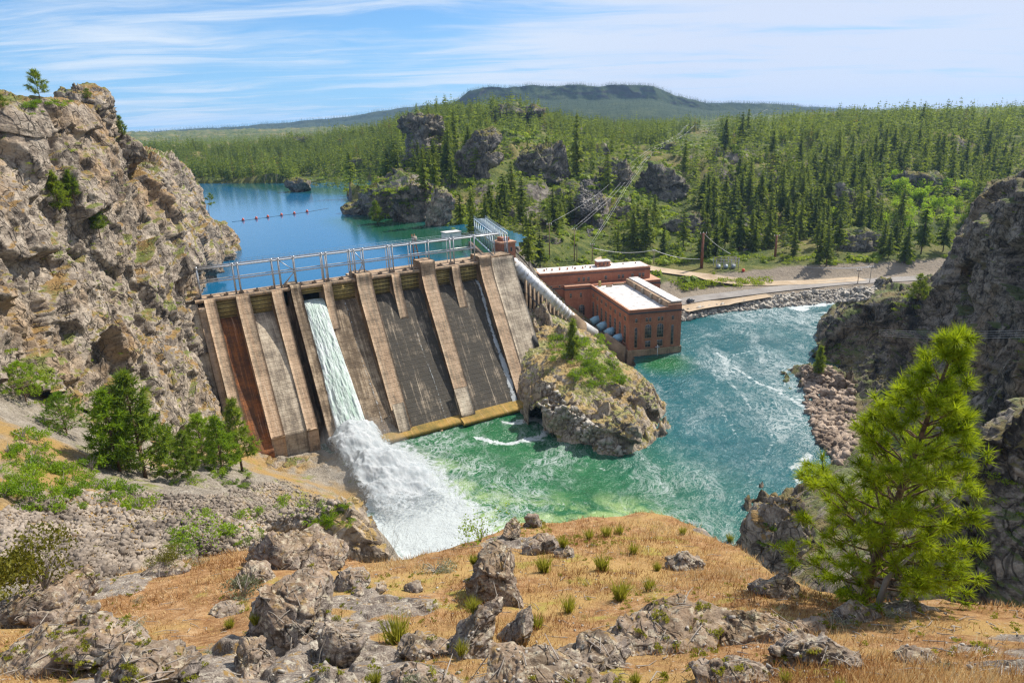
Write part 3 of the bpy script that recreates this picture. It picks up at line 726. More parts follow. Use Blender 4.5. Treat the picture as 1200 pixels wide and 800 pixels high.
FGc += [np.array(p, float) for p in [(0, 0, 86.3), (-6, 0, 86), (6, 0, 86.5), (0, -4, 87), (-3, 3, 84), (3, 3, 84.3), (14, 2, 83), (-14, 2, 83)]]
FGc = np.array(FGc); fg_fit = TPS(FGc[:, :2] / 10, FGc[:, 2], 2e-3)
crest = [(-200, 735, 17), (-90, 725, 18), (0, 705, 18.5), (60, 695, 19.5), (120, 682, 20.5), (180, 664, 22.3), (240, 652, 23.5), (330, 640, 25), (425, 664, 22.3), (470, 656, 22.5), (530, 640, 23.8), (575, 628, 25), (620, 612, 26.8), (690, 607, 27.4), (765, 601, 27.8), (820, 618, 26), (865, 640, 23), (905, 672, 19.5), (960, 694, 17), (1030, 700, 16), (1100, 700, 15.8), (1160, 708, 15), (1215, 716, 14.5), (1330, 730, 13.5)]
cpn = np.array([atd(*c)[:2] for c in crest]); c_az = np.arctan2(cpn[:, 0], cpn[:, 1]); c_r = np.hypot(cpn[:, 0], cpn[:, 1])
o_ = np.argsort(c_az); c_az, c_r = c_az[o_], c_r[o_]
c_az = np.r_[-1.6, c_az, 1.6]; c_r = np.r_[16, c_r, 12]
naz, nr = 620, 420
AZ = np.linspace(-1.05, 1.05, naz); rc = np.interp(AZ, c_az, c_r) + fbm(np.c_[AZ * 14, AZ * 0, AZ * 0 + 3], 4, 5) * .7
T = np.concatenate([np.linspace(.06, 1.0, 300), np.linspace(1.0, 2.2, 121)[1:]])
A2, T2 = np.meshgrid(AZ, T); RC2 = np.tile(rc, (nr, 1)); R2 = np.where(T2 <= 1, T2 * RC2, RC2 + (T2 - 1) * 22)
def fg_z(x, y):
    az = np.arctan2(x, y); r = np.hypot(x, y); rcv = np.interp(az, AZ, rc); rr = np.minimum(r, rcv)
    z = fg_fit(np.c_[np.sin(az) * rr, np.cos(az) * rr] / 10)
    over = np.maximum(r - rcv, 0)
    return z - over * 1.15 - np.minimum(over, 2) * .5
X, Y = (np.sin(A2) * R2).ravel(), (np.cos(A2) * R2).ravel()
Z = fg_z(X, Y); p = np.c_[X, Y, Z]
w = sstep(3, 8, np.hypot(X, Y)); over = np.maximum(np.hypot(X, Y) - RC2.ravel(), 0)
rk_ = fbm(np.c_[X / 4.2, Y / 4.2, Z / 4.2], 4, 77) + .16 * sstep(13, 9, np.hypot(X, Y)); gc_ = atd(735, 662, 20); rk_ = rk_ - .30 * np.exp(-((X - gc_[0]) ** 2 + (Y - gc_[1]) ** 2) / 28.0); rockm = sstep(.13, .34, rk_) * sstep(4, 0, over)
q = p.copy(); q[:, 2] *= 1.4; q += np.stack([fbm(p / 1.5 + 9 * i, 3, 60 + i) for i in range(3)], 1) * .5
Z = Z + w * (fbm(p / 4.5, 4, 51) * .35 + fbm(p / .6, 4, 55) * .05 + rockm * (.10 + facet(q / 1.5, 61, .7) * .30 + facet(q / .55, 71, .6) * .13 + fbm(p / .22, 3, 75) * .05))
Z = Z + np.minimum(over, 4) * fbm(p / 2.6, 4, 81) * .4
Z = blur2(Z.reshape(nr, naz), 2).ravel()
V = np.c_[X, Y, Z]; F = gridF(naz, nr)
fg = obj('ground', raw_mesh('ground', V, F, [M_fore], True, attrs=dict(rock=sstep(.12, .26, rk_)))); tag(fg, kind='structure'); surf_add(V, F)
FGV = V.reshape(nr, naz, 3); FGR = sstep(.12, .26, rk_).reshape(nr, naz)

# --- valley slope on the left, between the viewpoint and the dam
def patch(name, ctrl, poly, step, mat, seed, rough=1.0, smooth=False, scale=20.0):
    ctrl = np.array(ctrl); fit = TPS(ctrl[:, :2] / scale, ctrl[:, 2], 3e-3)
    poly = np.array(poly); x0, y0 = poly.min(0); x1, y1 = poly.max(0)
    gx = np.arange(x0, x1 + step, step); gy = np.arange(y0, y1 + step, step); X, Y = np.meshgrid(gx, gy); X, Y = X.ravel(), Y.ravel()
    Z = fit(np.c_[X, Y] / scale); p = np.c_[X, Y, Z]
    q = p.copy(); q += np.stack([fbm(p / 5 + 9 * i, 3, seed + i) for i in range(3)], 1) * 1.5
    Z = Z + rough * (fbm(p / 16, 4, seed + 3) * 1.4 + sstep(-.15, .3, fbm(p / 24, 3, seed + 4)) * (facet(q / 6, seed + 5) * 2.6 + facet(q / 2.4, seed + 12) * 1.2) + facet(q / .9, seed + 19) * .35)
    Z = blur2(Z.reshape(len(gy), len(gx)), 1).ravel() + fbm(p / .9, 3, seed + 27) * .12 * rough
    F = gridF(len(gx), len(gy)); c = p[F].mean(1); F = F[inpoly(c[:, 0], c[:, 1], poly)]
    V = np.c_[X, Y, Z]; o = obj(name, raw_mesh(name, V, F, [mat], smooth)); tag(o, kind='structure'); surf_add(V, F)
    return fit
LV = [atd(*q) for q in [(-120, 470, 84), (-60, 470, 92), (0, 450, 103), (60, 460, 118), (0, 500, 86), (0, 560, 67), (0, 620, 52), (100, 500, 118), (100, 560, 82), (100, 620, 58), (100, 665, 46), (200, 560, 108), (200, 600, 74), (200, 640, 56), (300, 600, 80), (300, 640, 60),
      (150, 505, 140), (200, 525, 152), (250, 525, 168), (300, 560, 150), (330, 548, 183), (360, 570, 165), (390, 600, 120), (380, 640, 70), (-120, 620, 48), (-100, 560, 62), (430, 640, 85), (0, 680, 42), (200, 690, 42), (350, 690, 45), (450, 640, 110), (400, 580, 170)]]
LV += [np.array(p, float) for p in [(-45, 168, 2), (-30, 140, -3), (-20, 110, -2), (-20, 90, 8), (-20, 70, 24), (-15, 45, 42), (-30, 150, -2), (-60, 20, 52), (-30, 20, 54)]]
patch('slope', LV, [(-130, 20), (-10, 20), (-12, 100), (-22, 135), (-42, 170), (-52, 180), (-80, 190), (-130, 160)], .42, M_valley, 500, .8)
# --- shaded slope under the right cliff
RV = [atd(*q) for q in [(940, 440, 254), (960, 470, 225), (985, 500, 202), (1050, 520, 165), (1100, 560, 128), (1150, 560, 110), (1200, 530, 100), (1200, 620, 60), (1150, 690, 45), (1100, 640, 75), (1000, 600, 125), (960, 590, 145), (1280, 560, 80), (1280, 650, 45), (1000, 680, 70), (1060, 690, 55)]]
RV += [np.array(p, float) for p in [(72, 154, -1), (92, 196, 0), (107, 234, 0), (53, 131, 1), (58, 142, 0), (46, 112, 2), (30, 70, 22), (40, 85, 22), (85, 200, -4), (98, 240, -4), (60, 160, -4), (40, 120, -4), (20, 40, 52), (60, 30, 62), (100, 40, 66), (30, 90, 10), (120, 20, 80)]]
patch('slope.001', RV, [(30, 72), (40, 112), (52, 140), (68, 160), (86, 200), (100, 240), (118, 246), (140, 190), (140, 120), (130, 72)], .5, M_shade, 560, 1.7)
# --- rocky bank between the dam and the powerhouse
IS = [(19, 181, 7), (27, 174.5, 7), (35, 183, 7), (41, 193, 5.5), (44, 206, 5), (42, 222, 5), (12, 190, 9), (6, 199, 8), (21, 177, 0), (31, 169.5, 0), (44.5, 193, 0), (48, 207, 0), (46, 224, 0), (24, 200, 14), (12, 214, 15), (8, 232, 16), (16, 240, 16), (26, 225, 14.5), (31, 212, 11.5), (38, 203, 8.5), (25, 186, 8), (34, 193, 7.5), (14, 193, 11), (32, 238, 12.5), (38, 225, 8), (40, 214, 7), (6, 206, 8), (3.5, 203, -1), (20, 175, -2), (32, 166, -3), (46, 192, -2), (50, 207, -3), (47, 225, -3), (44, 240, -3), (42, 250, -2), (0, 195, -5), (14, 176, -4), (36, 252, 3), (36, 290, 3), (24, 254, 13), (24, 290, 12), (8, 262, 26), (8, 290, 28), (2, 250, 22), (52, 235, -5), (55, 200, -6), (40, 170, -6), (-4, 215, 8), (-6, 235, 22), (40, 246, -1)]
patch('bank', [np.array(p, float) for p in IS], [(-2, 200), (18, 172), (32, 163), (50, 190), (53, 210), (49, 232), (44.2, 250.5), (34.5, 300), (-4, 310), (-4, 262), (-3, 240), (2, 225)], .3, M_islet, 620, 2.1, False, 8.0)

# --- water
def sheet(name, poly, z, step, mat, fn=None):
    poly = np.array(poly, float); x0, y0 = poly.min(0); x1, y1 = poly.max(0)
    gx = np.arange(x0, x1 + step, step); gy = np.arange(y0, y1 + step, step); X, Y = np.meshgrid(gx, gy); X, Y = X.ravel(), Y.ravel()
    Zv, attrs = fn(X, Y) if fn else (np.zeros(len(X)), {})
    V = np.c_[X, Y, z + Zv]; F = gridF(len(gx), len(gy)); c = V[F].mean(1); k = inpoly(c[:, 0], c[:, 1], poly); F = F[k]
    o = obj(name, raw_mesh(name, V, F, [mat], True, attrs=attrs)); tag(o, kind='structure'); surf_add(V, F); return o
def seg_d(X, Y, pts):
    d = np.full(len(X), 1e9)
    for (ax, ay), (bx, by) in zip(pts[:-1], pts[1:]):
        vx, vy = bx - ax, by - ay; t_ = np.clip(((X - ax) * vx + (Y - ay) * vy) / (vx * vx + vy * vy), 0, 1)
        d = np.minimum(d, np.hypot(X - ax - t_ * vx, Y - ay - t_ * vy))
    return d
def P0(pts): return [tuple(at(x, y, 0)[:2]) for x, y in pts]
def river_fn(X, Y):
    p = np.c_[X, Y, X * 0]; wob = np.stack([fbm(p / 14 + 7 * i, 4, 900 + i) for i in range(2)], 1) * 5
    Xw, Yw = X + wob[:, 0], Y + wob[:, 1]
    foam = np.zeros(len(X))
    for pts, w_, a in [([(838, 412), (852, 424), (880, 440), (915, 465), (950, 478)], 1.3, .60), ([(850, 415), (880, 411), (902, 414)], 1.1, .50), ([(850, 425), (862, 445), (885, 480)], 1.1, .46), ([(845, 425), (848, 470), (860, 510)], 1.0, .40), ([(700, 545), (760, 560), (800, 590)], 1.0, .42), ([(905, 500), (880, 540), (870, 590)], 1.1, .40), ([(880, 500), (895, 520)], 1.6, .35),
                       ([(590, 497), (625, 492), (648, 500), (636, 514), (600, 524), (560, 520)], 2.2, .7), ([(930, 545), (945, 535)], 2.8, .62), ([(945, 470), (952, 480)], 2.0, .6), ([(936, 560), (940, 575)], 1.5, .6),
                       ([(1000, 353), (960, 357), (930, 362)], 3.0, .75), ([(990, 362), (950, 366)], 2.0, .5),
                       ([(600, 560), (640, 580), (700, 590)], 3.0, .28), ([(770, 560), (840, 590), (880, 610)], 5, .16)]:
        foam = np.maximum(foam, a * np.exp(-(seg_d(Xw, Yw, P0(pts)) / w_) ** 2))
    ds = seg_d(Xw, Yw, [(-40, 172), (-27, 150), (-14, 128)])
    foam = np.maximum(foam, .95 * sstep(21, 3, ds))
    dl = seg_d(Xw, Yw, [(-34, 160), (-5, 136), (20, 132)])
    lime = .75 * sstep(22, 6, dl)
    green = np.maximum(sstep(62, 12, seg_d(Xw, Yw, [(-40, 175), (-8, 178), (4, 150), (10, 140)])), sstep(16, 4, np.hypot(Xw - 58, Yw - 243)))  # second term: powerhouse shade and reflection put in as green water
    amp = .18 + .30 * sstep(110, 30, np.hypot(X + 10, Y - 150))
    z = amp * (fbm(p / 7, 5, 930, .6) + .7 * fbm(np.c_[X / 2.6, Y / 2.6, X * 0], 3, 940))
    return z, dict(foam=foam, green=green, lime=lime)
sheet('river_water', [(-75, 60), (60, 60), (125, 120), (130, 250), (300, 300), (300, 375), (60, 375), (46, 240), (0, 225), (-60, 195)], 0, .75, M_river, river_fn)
DO = np.array([-90, 193.0]); DA = np.array([.8642748, .50301995]); DN = np.array([.50301995, -.8642748])
def lake_fn(X, Y):
    g = np.maximum(sstep(34, 8, seg_d(X, Y, [(-75, 380), (-42, 318), (-18, 300), (-10, 270)])), .8 * sstep(30, 8, seg_d(X, Y, [(-250, 665), (-190, 600), (-125, 545)])))  # mask for tree reflections coloured into the water along the shores
    return X * 0, dict(green=g)
e0 = DO + DA * -22 - DN * 5; e1 = DO + DA * 104 - DN * 5
sheet('reservoir_water', [tuple(e0), tuple(e1), (8, 300), (-4, 330), (-40, 400), (-70, 480), (-70, 620), (-150, 690), (-420, 760), (-420, 560), (-190, 330)], 40.4, 2.0, M_lake, lake_fn)
# river bed so that nothing is open below
obj('river_bed', raw_mesh('river_bed', [(-3000, -200, -7), (3000, -200, -7), (3000, 900, -7), (-3000, 900, -7)], [(0, 1, 2, 3)], [M_stone]))['kind'] = 'structure'
# ------------------------------------------------------------------ the dam
import bmesh
_ico = {}
def ico(sub):
    if sub not in _ico:
        bm = bmesh.new(); bmesh.ops.create_icosphere(bm, subdivisions=sub, radius=1)
        _ico[sub] = (np.array([v.co[:] for v in bm.verts]), np.array([[v.index for v in f.verts] for f in bm.faces])); bm.free()
    return _ico[sub]
def L(s, n, z):
    q = DO + DA * (s * (1 - .055 * max(n, 0) / 36)) + DN * n
    return np.array([q[0], q[1], z])
dam = thing('concrete_dam', 'long weathered concrete spillway dam across the gorge between the tan cliff and the brick powerhouse', 'dam', tuple(L(50, 0, 0)))
def swept(name, prof, s0, s1, mat, parent=dam, nd=.55, closed=False, seed=0, rough=.06):
    """sheet or closed prism with a profile of (n, z) points, with UV in metres"""
    prof = [np.array(p, float) for p in prof]
    if closed: prof = prof + [prof[0]]
    pts = []; dist = []; acc = 0
    for p, q in zip(prof[:-1], prof[1:]):
        l = np.linalg.norm(q - p); k = max(1, int(l / nd))
        for i in range(k): pts.append(p + (q - p) * i / k); dist.append(acc + l * i / k)
        acc += l
    pts.append(prof[-1]); dist.append(acc)
    ns = max(2, int(abs(s1 - s0) / nd) + 1); ss_ = np.linspace(s0, s1, ns)
    V = []; UV = []
    for p, d in zip(pts, dist):
        for s in ss_: V.append(L(s, p[0], p[1])); UV.append((s, d))
    V = np.array(V); F = gridF(ns, len(pts))
    if rough and not closed:
        V[:, :2] += DN[None] * (fbm(V / 3.0, 4, 700 + seed) * rough * 3)[:, None]
    if closed:
        F = [tuple(f) for f in F]
        for k in (0, ns - 1):
            ring = [i * ns + k for i in range(len(pts) - 1)]
            F.append(tuple(ring if k else ring[::-1]))
    me = raw_mesh(name, V, F, [mat], False, uv=UV)
    o = obj(name, me, parent); surf_add(V, F); return o
def pierline(z): return .86 * (42 - z)
FACE = [(-4.8, 35.3), (-.5, 35.5), (1.8, 34.9), (4, 33.2), (6.2, 30.8), (10, 26.4), (16, 20.2), (22, 14), (28, 8), (33.4, 2.8), (34.4, 1.6), (34.6, -4)]
FACE2 = [(-4.8, 35.3), (-.5, 35.5), (1.8, 34.9), (4, 33.2), (7, 30.6), (11.6, 26.8), (17.6, 20.8), (24.2, 13.4), (29.3, 7.2), (29.4, -3)]
FACE1 = [(-4.8, 35.3), (-.5, 35.5), (1.8, 34.9), (4, 33.2), (6.0, 30.6), (9.6, 26.2), (15.4, 20), (21.4, 13.8), (27, 8), (31, 4), (31.2, -3)]
SLOT = [(-4.8, 35.3), (-2.5, 35.5), (1.0, 30), (5, 24), (11, 17.5), (18, 10), (24, 4), (28, -3)]
swept('spillway_face', FACE1, 3.7, 9.7, M_face_rust, seed=1)['label'] = 'rust orange spillway bay at the cliff end'
swept('spillway_face', FACE2, 13.2, 20.0, M_face_grey, seed=2)['label'] = 'pale grey spillway bay'
swept('spillway_face', SLOT, 22.9, 25.8, M_face_brown, seed=3)['label'] = 'dark recessed slot between two piers'
swept('spillway_face', FACE, 28.4, 46.4, M_face_brown, seed=4)['label'] = 'brown streaked spillway bay beside the falling water'
swept('spillway_face', FACE, 51.1, 68.8, M_face_dark, seed=5)['label'] = 'dark algae stained spillway bay'
swept('spillway_face', FACE, 73.6, 91.0, M_face_dark, seed=6)['label'] = 'dark spillway bay with a pale trickle'
def pier(s0, s1, top, zend, back=-5.0, ext=0.0, nose=None, mat=M_conc, foot=-3):
    f = [(back, top), (1.9 + ext, top), (2.3 + ext, min(top - .5, 40.4))]
    if nose is None:
        for z in (36, 31, 24, 18, 12, 7, zend): f.append((pierline(z) + ext * .5, z))
        f.append((pierline(zend) + .1, foot))
    else: f += nose
    f.append((back, f[-1][1]))
    return swept('pier', f, s0, s1, mat, closed=True, nd=.8)
pier(.8, 3.9, 41.9, 6); pier(9.5, 13.4, 41.75, 7.2); pier(19.8, 23.1, 41.75, 7.2); pier(25.5, 28.6, 42.7, 4, mat=M_face_brown)
for s0, s1, top in ((46.2, 51.3, 43.5), (68.6, 73.8, 44.8), (90.8, 95.7, 43.9)): pier(s0, s1, top, 2.2, ext=.5)
for s0, s1 in ((35.5, 38.2), (58.2, 61.2), (80.2, 83.2)): pier(s0, s1, 41.75, 30, nose=[(3.2, 37), (6.4, 31.4), (8.4, 28.2)], foot=28)
# lower pier foot wedges and wing blocks
swept('pier_foot', [(30.2, 9.0), (35.4, 2.2), (35.5, -1), (30, -1)], 46.6, 50.4, M_face_grey, closed=True, nd=.9)
swept('pier_foot', [(30.0, 9.2), (36.0, 2.4), (36.1, -1), (30, -1)], 68.2, 73.2, M_face_grey, closed=True, nd=.9)
# parapet beam and deck
deckm = [(-5.6, 41.2), (-5.6, 42.05), (1.15, 42.05), (1.15, 41.15), (.4, 41.15), (.4, 41.0)]
for a0, a1 in ((-1.5, 46.2), (51.3, 68.6), (73.8, 90.8)):
    swept('deck', deckm, a0, a1, M_conc, closed=True, nd=1.2)
swept('deck', [(-9, 41.2), (-9, 42.1), (-4.99, 42.1), (-4.99, 41.2)], 46, 104, M_conc, closed=True, nd=1.5)
# timber gates
def gate(s0, s1, z0, z1):
    V = [L(s0, -.35, z0), L(s1, -.35, z0), L(s1, -.35, z1), L(s0, -.35, z1), L(s0, -.8, z0), L(s1, -.8, z0), L(s1, -.8, z1), L(s0, -.8, z1)]
    uv = [(s0, z0), (s1, z0), (s1, z1), (s0, z1)] * 2
    o = obj('gate', raw_mesh('gate', V, [(0, 1, 2, 3), (5, 4, 7, 6), (4, 5, 1, 0), (1, 5, 6, 2), (3, 2, 6, 7), (4, 0, 3, 7)], [M_plank], uv=uv), dam)
    return o
for s0, s1, z0 in ((3.9, 9.5, 34.2), (13.4, 19.8, 34.9), (28.6, 35.5, 39.2), (38.2, 46.2, 35.4), (51.3, 58.2, 35.2), (61.2, 68.6, 35.3), (73.8, 80.2, 35.4), (83.2, 90.8, 35.3)):
    gate(s0, s1, z0, 41.15)
    mb = MB()                                  # horizontal walers standing proud of the boards
    for z in np.arange(z0 + .5, 41, 1.25): mb.bar(L(s0, -.25, z), L(s1, -.25, z), .2, .16)
    mb.build('waler', M_plank, dam)
# right end block with a small arch
RB = [(-6, 42.6), (1.8, 42.6), (2.6, 40)] + [(pierline(z), z) for z in (36, 30, 24, 18, 12, 6)] + [(pierline(6), -2), (-6, -2)]
swept('end_block', RB, 95.7, 105.2, M_face_grey, closed=True, nd=.8)
swept('end_block_top', [(-7, 43.2), (.6, 43.2), (.6, 42.61), (-7, 42.61)], 96.4, 104.6, M_conc, closed=True, nd=1.5)
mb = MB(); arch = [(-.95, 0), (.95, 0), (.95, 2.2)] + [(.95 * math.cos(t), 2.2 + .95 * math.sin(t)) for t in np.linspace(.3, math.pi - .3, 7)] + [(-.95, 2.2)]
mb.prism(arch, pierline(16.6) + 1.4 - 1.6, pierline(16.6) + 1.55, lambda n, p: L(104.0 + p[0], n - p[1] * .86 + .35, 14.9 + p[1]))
mb.build('arch_shade', M_dark, dam)  # solid arch, the niche's shade put into its dark colour
# left wing wall against the cliff
swept('wing_wall', [(-7, 41.0), (.8, 41.0), (1.2, 40)] + [(.62 * (41 - z), z) for z in (34, 26, 18, 10)] + [(.62 * 31, 0), (-7, 0)], -7.5, -1.0, M_face_grey, closed=True, nd=.8)
swept('wing_wall_step', [(-5, 40.0), (3.2, 40.0), (3.2, 37)] + [(.70 * (41 - z) + 1.0, z) for z in (30, 22, 14, 6)] + [(26, 0), (-5, 0)], -1.0, .8, M_conc, closed=True, nd=.8)
# apron ledges and the dark gap under them
for s0, s1, n0, n1 in ((37.8, 67.6, 34.0, 37.6), (67.6, 92.5, 34.0, 39.2)):
    swept('apron', [(n0, 2.1), (n1 - .6, 1.5), (n1, 1.3), (n1, .35), (n0, .35)], s0, s1, M_apron, closed=True, nd=.8)
for s in (47, 60, 72, 80):
    mb = MB(); mb.box(L(s, 37.2, -.6), np.r_[DA, 0] * .45, np.r_[DN, 0] * .5, (0, 0, 1.0)); mb.build('apron_stub', M_conc, dam)

# --- steel hoist gantry along the crest
gan = thing('steel_gantry', 'long grey steel pipe gantry with two rails standing along the dam crest', 'gantry', tuple(L(50, -2, 42)))
zt, zm = 50.6, 46.6
mb = MB()
for n in (-1.0, -1.45): mb.tube([L(s, n, zt) for s in np.linspace(.3, 100.5, 12)], .26, 8)
mb.tube([L(s, -4.6, zt) for s in np.linspace(.3, 100.5, 12)], .2, 8)
mb.build('top_rail', M_steel, gan, True)
mb = MB(); mb.tube([L(s, -1.0, zm) for s in np.linspace(.3, 91, 12)], .22, 8); mb.tube([L(s, -1.4, zm) for s in np.linspace(.3, 91, 12)], .16, 8); mb.tube([L(s, -4.6, zm) for s in np.linspace(.3, 91, 12)], .16, 8)
mb.build('middle_rail', M_steel, gan, True)
posts = [.4, 10.2, 11.6, 21.4, 23.4, 28.0, 36.6, 38.0, 45.5, 47.0, 50.0, 58.5, 60.0, 66.5, 73.0, 81.0, 82.4, 90.5]
for i, s in enumerate(posts):
    mb = MB(); mb.bar(L(s, -1.0, 42.0), L(s, -1.0, zt), .42, .42)
    mb.tube([L(s, -1.0, zt), L(s, -1.0, zt + .75)], .28, 8)
    mb.bar(L(s, -1.0, zt), L(s, -4.6, zt), .22); mb.bar(L(s, -1.0, zm), L(s, -4.6, zm), .16)
    mb.build('post', M_steel, gan)
    mb = MB(); mb.bar(L(s + .5, -4.6, 42.0), L(s + .5, -4.6, zt), .24, .24); mb.build('rear_post', M_white, gan)
for s0, s1 in ((23.4, 28.0), (47.0, 50.0), (.4, 0.4)):
    if s0 == s1: continue
    mb = MB(); mb.bar(L(s0, -1.1, zt), L(s1, -1.1, zm), .24); mb.bar(L(s0, -1.1, 42.2), L(s1, -1.1, zm), .26); mb.bar(L(s0 + .8, -1.6, 42.2), L(s1, -1.6, zm), .2)
    mb.build('brace', M_steel, gan)
mb = MB()
for s in np.arange(0.5, 100, 1.6): mb.bar(L(s, -4.6, zt), L(s, -4.6, zt + 1.1), .05)
for z in (.55, 1.1): mb.bar(L(.5, -4.6, zt + z), L(100, -4.6, zt + z), .05)
mb.build('handrail', M_bluesteel, gan)
for s in np.arange(3.0, 92, 4.35):
    mb = MB(); rr = random.random(); mb.box(L(s, -1.2, 42.3), np.r_[DA, 0] * (.55 + .2 * rr), np.r_[DN, 0] * .5, (0, 0, .28)); mb.box(L(s + .2, -1.1, 42.75), np.r_[DA, 0] * .25, np.r_[DN, 0] * .28, (0, 0, .22))
    mb.build('bearing_block', M_conc, gan)
# rusty gate hoist standing behind the rail
ho = thing('gate_hoist', 'tall rusty gate hoist frame standing on the dam crest behind the gantry rail', 'hoist', tuple(L(70, -5, 42)))
mb = MB()
for ds in (-.7, .7): mb.bar(L(70 + ds * 1.4, -4.2, 42), L(70 + ds * .6, -6.5, 53.0), .35)
mb.build('upright', M_rust, ho)
mb = MB()
for k in range(7): mb.bar(L(70 - .9 + .08 * k, -4.4 - .3 * k, 43.2 + 1.4 * k), L(70 + .9 - .08 * k, -4.4 - .3 * k, 43.2 + 1.4 * k), .2)
mb.box(L(70, -5.6, 51.6), np.r_[DA, 0] * .8, np.r_[DN, 0] * .5, (0, 0, .7)); mb.build('crossbar', M_twig, ho)

# --- blue grey lattice truss over the intake, running upstream
tr0 = L(101.5, -1.2, 0)[:2]; tr1 = at(562, 257, 50)[:2]; tu = tr1 - tr0; TL = np.linalg.norm(tu); tu = tu / TL; tv = np.array([tu[1], -tu[0]])
def TT(l, w, z): q = tr0 + tu * l + tv * w; return np.array([q[0], q[1], z])
trs = thing('intake_truss', 'blue grey steel lattice truss running upstream over the intake beside the brick gatehouse', 'truss bridge', tuple(TT(TL / 2, 0, 42)))
for w in (-2.4, 2.4):
    mb = MB()
    for z in (42.4, 50.2): mb.bar(TT(0, w, z), TT(TL, w, z), .42)
    n_ = 9
    for i in range(n_ + 1): mb.bar(TT(TL * i / n_, w, 42.4), TT(TL * i / n_, w, 50.2), .26)
    for i in range(n_):
        mb.bar(TT(TL * i / n_, w, 42.4), TT(TL * (i + 1) / n_, w, 50.2), .16); mb.bar(TT(TL * i / n_, w, 50.2), TT(TL * (i + 1) / n_, w, 42.4), .16)
    mb.build('side_lattice', M_bluesteel, trs)
mb = MB()
for i in range(19):
    l = TL * i / 18; mb.bar(TT(l, -2.4, 50.2), TT(l, 2.4, 50.2), .18)
    if i < 18: mb.bar(TT(l, -2.4, 50.2), TT(l + TL / 18, 2.4, 50.2), .12)
mb.build('top_bracing', M_bluesteel, trs)
mb = MB()
for w in (-2.4, 2.4):
    for z in (50.9, 51.5): mb.bar(TT(0, w, z), TT(TL, w, z), .08)
    for i in range(16): mb.bar(TT(TL * i / 15, w, 50.2), TT(TL * i / 15, w, 51.5), .08)
mb.build('handrail', M_bluesteel, trs)
bm_ = thing('floating_boom', 'straight concrete trash boom lying in the water along the intake truss', 'boom', tuple(TT(TL / 2, -6, 41)))
mb = MB(); mb.bar(TT(-1, -5.0, 41.2), TT(TL * .86, -5.4, 41.2), 1.5, 1.4); mb.build('beam', M_conc, bm_)
mb = MB(); mb.bar(TT(-1, -5.7, 42.05), TT(TL * .86, -6.1, 42.05), .22, .25); mb.build('kerb', M_dark, bm_)

# --- small brick gatehouse at the end of the dam
def house_box(mb, c, u, v, w2, d2, z0, z1, m=0):
    mb.box(np.r_[c, (z0 + z1) / 2], np.r_[u, 0] * w2, np.r_[v, 0] * d2, (0, 0, (z1 - z0) / 2), m)
def uvbox(name, c, u, v, w2, d2, z0, z1, mat, parent):
    c = np.asarray(c); u3, v3 = np.r_[u, 0], np.r_[v, 0]; V = []; UV = []; F = []
    cs = [(-1, -1), (1, -1), (1, 1), (-1, 1)]
    for i in range(4):
        a, b = cs[i], cs[(i + 1) % 4]; ln = 2 * (w2 if i % 2 == 0 else d2); o = len(V)
        for (q, z, uu) in ((a, z0, 0), (b, z0, ln), (b, z1, ln), (a, z1, 0)):
            V.append(np.r_[c + u * q[0] * w2 + v * q[1] * d2, z]); UV.append((uu + 3.3 * i, z))
        F.append((o, o + 1, o + 2, o + 3))
    for z, rev in ((z0, 1), (z1, 0)):
        o = len(V)
        for q in cs: V.append(np.r_[c + u * q[0] * w2 + v * q[1] * d2, z]); UV.append((q[0] * w2, q[1] * d2))
        F.append((o, o + 3, o + 2, o + 1) if rev else (o, o + 1, o + 2, o + 3))
    return obj(name, raw_mesh(name, V, F, [mat], uv=UV), parent)
gp = L(107.5, -9.5, 41)
gh = thing('brick_gatehouse', 'small square red brick gatehouse at the far end of the dam crest', 'gatehouse', tuple(gp))
uvbox('wall', gp[:2], DA, DN, 3.0, 3.2, 40, 45.6, M_brick, gh)
uvbox('roof', gp[:2], DA, DN, 3.35, 3.5, 45.6, 46.3, M_trim, gh)
uvbox('parapet', gp[:2] - DN * .5, DA, DN, 1.6, 1.8, 46.3, 47.6, M_brick, gh)
for k in (-1.2, 1.2):
    w = uvbox('window', gp[:2] + DN * 3.21 + DA * k, DA, DN, .45, .05, 42.6, 44.2, M_frame, gh); uvbox('pane', gp[:2] + DN * 3.27 + DA * k, DA, DN, .36, .02, 42.7, 44.1, M_glass, w)
p_ = at(529, 279, 41.0)
wh = thing('white_hut', 'small white flat roofed hut below the pale rock slab at the waterside', 'hut', tuple(p_))
uvbox('wall', p_[:2], DA, DN, 3.6, 2.4, 40, 43.6, M_white, wh); uvbox('roof', p_[:2], DA, DN, 3.9, 2.7, 43.6, 43.95, M_roof, wh)
uvbox('door', p_[:2] + DN * 2.42 - DA * 1.2, DA, DN, .55, .04, 41, 43.0, M_bluesteel, wh)

